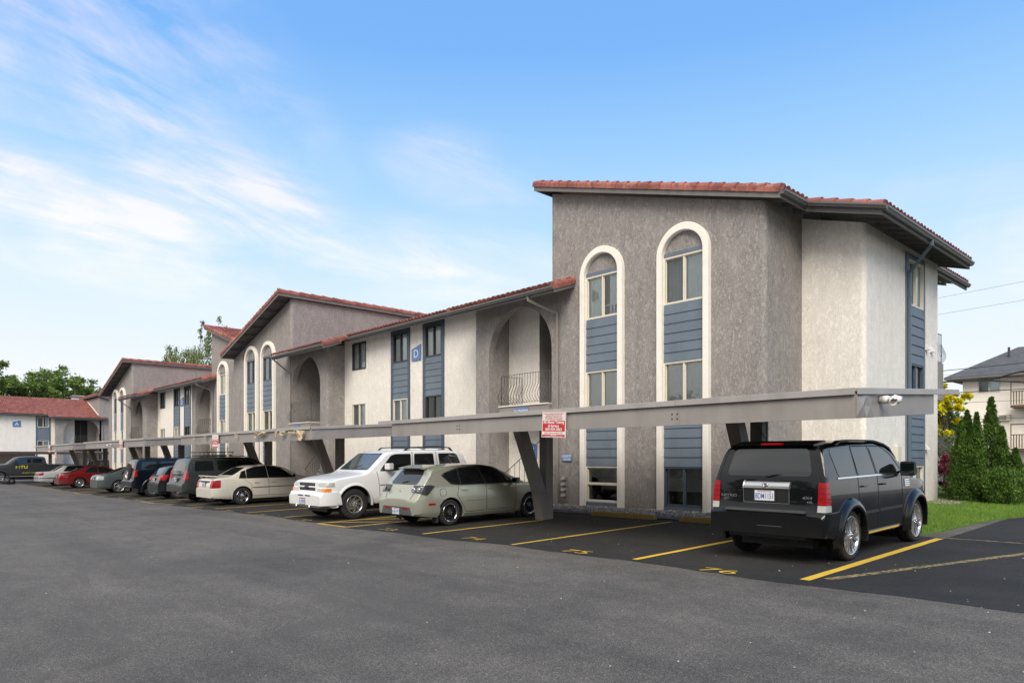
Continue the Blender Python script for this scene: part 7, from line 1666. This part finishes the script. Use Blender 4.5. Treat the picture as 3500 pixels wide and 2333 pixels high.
def cedar(x, y, H, R, label, seed, n=13000, round_=False):
    R *= 1.22; rng = random.Random(seed); g = ground_z(x, y); base = (x, y, g); root = empty('arborvitae', base, label, 'evergreen', 'arborvitae hedge beside the lawn')
    tb = MB(base).mat(M['bark']); tb.tube([(x, y, g-.05), (x+.03, y, g+H*.5), (x, y, g+H*.95)], [.05, .035, .01], 6); lm = MB(base).mat(M['leaf_cedar'])
    fans = []; N = 560
    for i in range(N):
        t = rng.random()**.85; z = .06+t*(H-.08); a = rng.random()*6.283
        k = ((1-t)**.9*(.62+.38*min(1, (t+.02)/.14)) if not round_ else sqrt(max(0, 1-(2*t-.85)**2*.9)))+.03
        lump = noise.noise(Vector((cos(a)*2.2+seed*3, sin(a)*2.2, z*2.6)))
        if lump < -.28 and rng.random() < .8: continue          # shaded hollows between the sprays
        r = R*k*(1+.45*lump)*rng.uniform(.80, 1.06)
        fans.append((Vector((x+r*cos(a), y+r*sin(a), g+z)), Vector((cos(a)*.35, sin(a)*.35, 1)), a, min(1, k*1.6)))
    for p, d, a, k in fans:
        for j in range(n//N):
            o = Vector((rng.gauss(0, .035), rng.gauss(0, .035), rng.gauss(0, .08)))*k; leaf(lm, p+o-Vector((cos(a), sin(a), 0))*abs(rng.gauss(0, .04))*k, .065*rng.uniform(.6, 1.3), d, rng, .40)
    for i in range(500):
        t = rng.random(); a = rng.random()*6.28; r = R*.5*(1-t)**.9; leaf(lm, Vector((x+r*cos(a), y+r*sin(a), g+.1+t*H*.85)), .12, Vector((0, 0, 1)), rng, .4)
    tb.build('trunk', parent=root, fixn=False); lm.build('crown', parent=root, fixn=False)
cedar(-6.02, 23.2, 2.32, .33, 'arborvitae at the left end of the hedge, next to the red maple shrub', 31)
cedar(-5.76, 22.75, 2.60, .35, 'second arborvitae from the left in the hedge, with brown twigs low down', 32, 15000)
cedar(-5.50, 22.6, 2.52, .30, 'third arborvitae from the left, close in front of the tallest one', 33, 15000)
cedar(-5.36, 23.5, 2.98, .40, 'tallest arborvitae of the hedge', 34, 16000)
cedar(-4.99, 23.0, 2.10, .30, 'arborvitae right of the tallest one, its tip level with the air conditioner', 35, 13000)
cedar(-4.70, 23.05, 1.50, .28, 'short arborvitae near the right edge of the photo', 36)
cedar(-4.80, 22.35, .98, .38, 'low rounded arborvitae in front of the hedge', 37, 10000, True)
cedar(-4.38, 23.4, 1.3, .3, 'short arborvitae cut by the right edge of the photo', 38, 8000)

# what stands across the lane behind the photographer (seen only as reflections in glass and paint)
for i, (x, y, H) in enumerate(((9, -17, 9), (4, -19, 8), (-1, -18, 8), (-6, -19, 9), (-11, -18, 8), (-16, -19, 9), (-22, -20, 9), (-29, -20, 8), (-37, -22, 9), (14, -14, 8), (19, -9, 6.5), (24, -3, 5), (26, 4, 4.6), (27, 11, 5))):
    tree('broadleaf_tree', x, y, H, lobes(rg, 13, 2.5, H*.16, H*.85, 2.0), 3600, .6, 'leaf_dark', 'leafy tree across the lane, opposite the parked vehicles', group='trees across the lane', trunk=.25, seed=60+i, clumps=110, fill=.1)
B = (-6, -34, -1.9); rt = empty('apartment_building', B, 'plain two-storey building across the lane behind the photographer', 'building')
mb = MB(B).mat(M['cream_wall']); mb.box(-28, 10, -42, -32, -2, 4.2); mb.build('wall', parent=rt); mb = MB(B).mat(M['shingle']); mb.add([(-29, -31.2, 4.2), (11, -31.2, 4.2), (11, -43, 4.2), (-29, -43, 4.2), (-25, -37, 6.8), (7, -37, 6.8)], [(0, 1, 5, 4), (3, 4, 5, 2), (0, 4, 3), (1, 2, 5), (0, 3, 2, 1)]); mb.build('roof', parent=rt)
mb = MB(B).mat(M['room_dark'])
for k in range(9): mb.box(-26+k*4, -24.4+k*4, -31.98, -31.95, 1.4, 2.8); mb.box(-26+k*4, -24.4+k*4, -31.98, -31.95, -1.2, .2)
mb.build('window_band', parent=rt)
CLL = (3.3, 5.2, 0); EXPO = 1.15; SUNE = 1.5; CLK = .85
CLOUDS = [(-1.417, 0.441, 0.286, 0.159, 1.3), (-1.241, 0.402, 0.188, 0.083, 0.5), (-1.417, 0.297, 0.166, 0.045, 0.9), (-1.289, 0.308, 0.069, 0.034, 0.9), (-1.154, 0.311, 0.109, 0.057, 1.3), (-1.357, 0.246, 0.344, 0.057, 1.4), (-1.092, 0.259, 0.287, 0.053, 1.0), (-0.881, 0.377, 0.138, 0.049, 0.8), (-0.889, 0.267, 0.29, 0.049, 0.9), (-0.235, 0.241, 0.143, 0.083, 1.2), (-0.484, 0.323, 0.234, 0.045, 0.15)]
for nm, new in (('rafters', 'rafter'), ('trim_board', 'trim_board'), ('vent_hood', 'vent_hood'), ('balcony', 'balcony'), ('end_fascia', 'end_fascia'), ('bolts', 'bolt'), ('drip_edge', 'drip_edge')):
    for o in [o for o in C.objects if o.type == 'MESH' and o.name.split('.')[0] == nm]: split_loose(o, new)
# ------------------------------------------------------------------ lift the whole place so the asphalt at the camera is about z = 0
for o in list(C.objects):
    if o.parent is None: o.location.z += ZC
# ------------------------------------------------------------------ sky, sun, camera
W = bpy.data.worlds.new('World'); S.world = W; W.use_nodes = True; nt = W.node_tree; nt.nodes.clear()
out = node(nt, 'ShaderNodeOutputWorld'); bg = node(nt, 'ShaderNodeBackground')
SUN_EL, SUN_AZ = RAD(42), RAD(40)      # azimuth measured from -Y towards +X
sky = node(nt, 'ShaderNodeTexSky'); sky.sky_type = 'NISHITA'; sky.sun_disc = False; sky.sun_elevation = SUN_EL
sdir = Vector((sin(SUN_AZ)*cos(SUN_EL), -cos(SUN_AZ)*cos(SUN_EL), sin(SUN_EL)))
sky.sun_rotation = atan2(sdir.x, sdir.y); sky.air_density = 1.0; sky.dust_density = 1.2; sky.ozone_density = 1.0
tc = node(nt, 'ShaderNodeTexCoord'); sep = node(nt, 'ShaderNodeSeparateXYZ'); nt.links.new(tc.outputs['Generated'], sep.inputs[0])
# pale haze band near the horizon over a clear blue
def ln(a, b): nt.links.new(a, b)
SKYK = 4.75
grad = ramp(nt, sep.outputs[2], [(0.0, (.90, .915, .925)), (.10, (.88, .91, .94)), (.19, (.76, .87, .965)), (.28, (.54, .77, .98)), (.38, (.36, .64, .965)), (.50, (.20, .47, .94)), (1., (.10, .30, .80))])
base = mixc(nt, 1., grad.outputs[0], (SKYK, SKYK, SKYK), 'MULTIPLY')
base = mixc(nt, .08, base, sky.outputs[0])
# cirrus in wind-drawn streaks, gathered in a few banks of the sky (given as compass direction and height)
az = node(nt, 'ShaderNodeMath', operation='ARCTAN2'); ln(sep.outputs[0], az.inputs[0]); ln(sep.outputs[1], az.inputs[1])
sh = node(nt, 'ShaderNodeMath', operation='MULTIPLY_ADD'); ln(az.outputs[0], sh.inputs[0]); sh.inputs[1].default_value = .17; ln(sep.outputs[2], sh.inputs[2])
cb = node(nt, 'ShaderNodeCombineXYZ'); ln(az.outputs[0], cb.inputs[0]); ln(sh.outputs[0], cb.inputs[1])
mp = node(nt, 'ShaderNodeMapping'); mp.inputs['Scale'].default_value = (3.0, 13., 1); mp.inputs['Location'].default_value = CLL; ln(cb.outputs[0], mp.inputs[0])
n1 = noise_n(nt, mp.outputs[0], 1.0, 9, .62, 1.1)
mpb = node(nt, 'ShaderNodeMapping'); mpb.inputs['Scale'].default_value = (3.2, 7., 1); mpb.inputs['Location'].default_value = (4.2, 1.3, 0); ln(cb.outputs[0], mpb.inputs[0])
n2 = noise_n(nt, mpb.outputs[0], 1.2, 5, .6, .6)
acc = None
for (azd, z, ra, rz, k) in CLOUDS:
    d1 = node(nt, 'ShaderNodeMath', operation='SUBTRACT'); ln(az.outputs[0], d1.inputs[0]); d1.inputs[1].default_value = azd
    q1 = node(nt, 'ShaderNodeMath', operation='MULTIPLY'); ln(d1.outputs[0], q1.inputs[0]); q1.inputs[1].default_value = 1/ra
    sl = node(nt, 'ShaderNodeMath', operation='MULTIPLY_ADD'); ln(d1.outputs[0], sl.inputs[0]); sl.inputs[1].default_value = .12; ln(sep.outputs[2], sl.inputs[2])
    d2 = node(nt, 'ShaderNodeMath', operation='SUBTRACT'); ln(sl.outputs[0], d2.inputs[0]); d2.inputs[1].default_value = z
    q2 = node(nt, 'ShaderNodeMath', operation='MULTIPLY'); ln(d2.outputs[0], q2.inputs[0]); q2.inputs[1].default_value = 1/rz
    s1 = node(nt, 'ShaderNodeMath', operation='MULTIPLY'); ln(q1.outputs[0], s1.inputs[0]); ln(q1.outputs[0], s1.inputs[1])
    s2 = node(nt, 'ShaderNodeMath', operation='MULTIPLY_ADD'); ln(q2.outputs[0], s2.inputs[0]); ln(q2.outputs[0], s2.inputs[1]); ln(s1.outputs[0], s2.inputs[2])
    mrn = node(nt, 'ShaderNodeMapRange'); mrn.interpolation_type = 'SMOOTHSTEP'; ln(s2.outputs[0], mrn.inputs[0]); mrn.inputs[1].default_value = 1.6; mrn.inputs[2].default_value = 0.; mrn.inputs[3].default_value = 0.; mrn.inputs[4].default_value = k*CLK
    if acc is None: acc = mrn.outputs[0]
    else:
        ad = node(nt, 'ShaderNodeMath', operation='ADD'); ln(acc, ad.inputs[0]); ln(mrn.outputs[0], ad.inputs[1]); acc = ad.outputs[0]
f1 = ramp(nt, n1, [(.33, 0.), (.52, .45), (.72, 1.)]).outputs[0]; f2 = ramp(nt, n2, [(.35, .12), (.62, 1.)]).outputs[0]
ml = node(nt, 'ShaderNodeMath', operation='MULTIPLY'); ln(f1, ml.inputs[0]); ln(f2, ml.inputs[1])
m2 = node(nt, 'ShaderNodeMath', operation='MULTIPLY'); m2.use_clamp = True; ln(ml.outputs[0], m2.inputs[0]); ln(acc, m2.inputs[1])
tint = ramp(nt, sep.outputs[2], [(.22, (.95*SKYK, .97*SKYK, 1.01*SKYK)), (.45, (.80*SKYK, .80*SKYK, 1.0*SKYK))]).outputs[0]
cl = mixc(nt, m2.outputs[0], base, tint)
# a broad bright cloud bank lies behind the photographer and overhead, as the even light shows
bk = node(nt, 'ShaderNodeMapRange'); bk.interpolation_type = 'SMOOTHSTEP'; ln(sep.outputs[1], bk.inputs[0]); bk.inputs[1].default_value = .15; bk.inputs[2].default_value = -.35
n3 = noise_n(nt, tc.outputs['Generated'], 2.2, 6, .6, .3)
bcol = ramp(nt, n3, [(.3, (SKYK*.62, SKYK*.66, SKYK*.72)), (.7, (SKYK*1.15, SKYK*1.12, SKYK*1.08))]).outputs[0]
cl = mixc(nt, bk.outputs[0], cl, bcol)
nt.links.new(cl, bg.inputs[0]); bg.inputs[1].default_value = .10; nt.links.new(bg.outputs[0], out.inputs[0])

ld = bpy.data.lights.new('sun', 'SUN'); ld.energy = SUNE; ld.angle = RAD(34); ld.color = (1, .93, .84)
lo = bpy.data.objects.new('sun', ld); C.objects.link(lo); lo.rotation_euler = (-sdir).to_track_quat('-Z', 'Y').to_euler(); lo.location = (0, -5, 30)

cd = bpy.data.cameras.new('camera'); cam = bpy.data.objects.new('camera', cd); C.objects.link(cam); S.camera = cam
cam.location = (0, 0, ZC); cd.sensor_width = 36; cd.lens = 36*2384/3500; cd.shift_x = 0; cd.shift_y = 396/3500; cd.clip_end = 3000; cd.clip_start = .1
cam.rotation_euler = (RAD(90), 0, RAD(90-42.66))
S.view_settings.view_transform = 'Standard'; S.view_settings.look = 'None'; S.view_settings.exposure = EXPO; S.view_settings.gamma = 1
S.render.resolution_x = 1024; S.render.resolution_y = 682; S.render.engine = 'CYCLES'
S.cycles.max_bounces = 6; S.cycles.transparent_max_bounces = 16
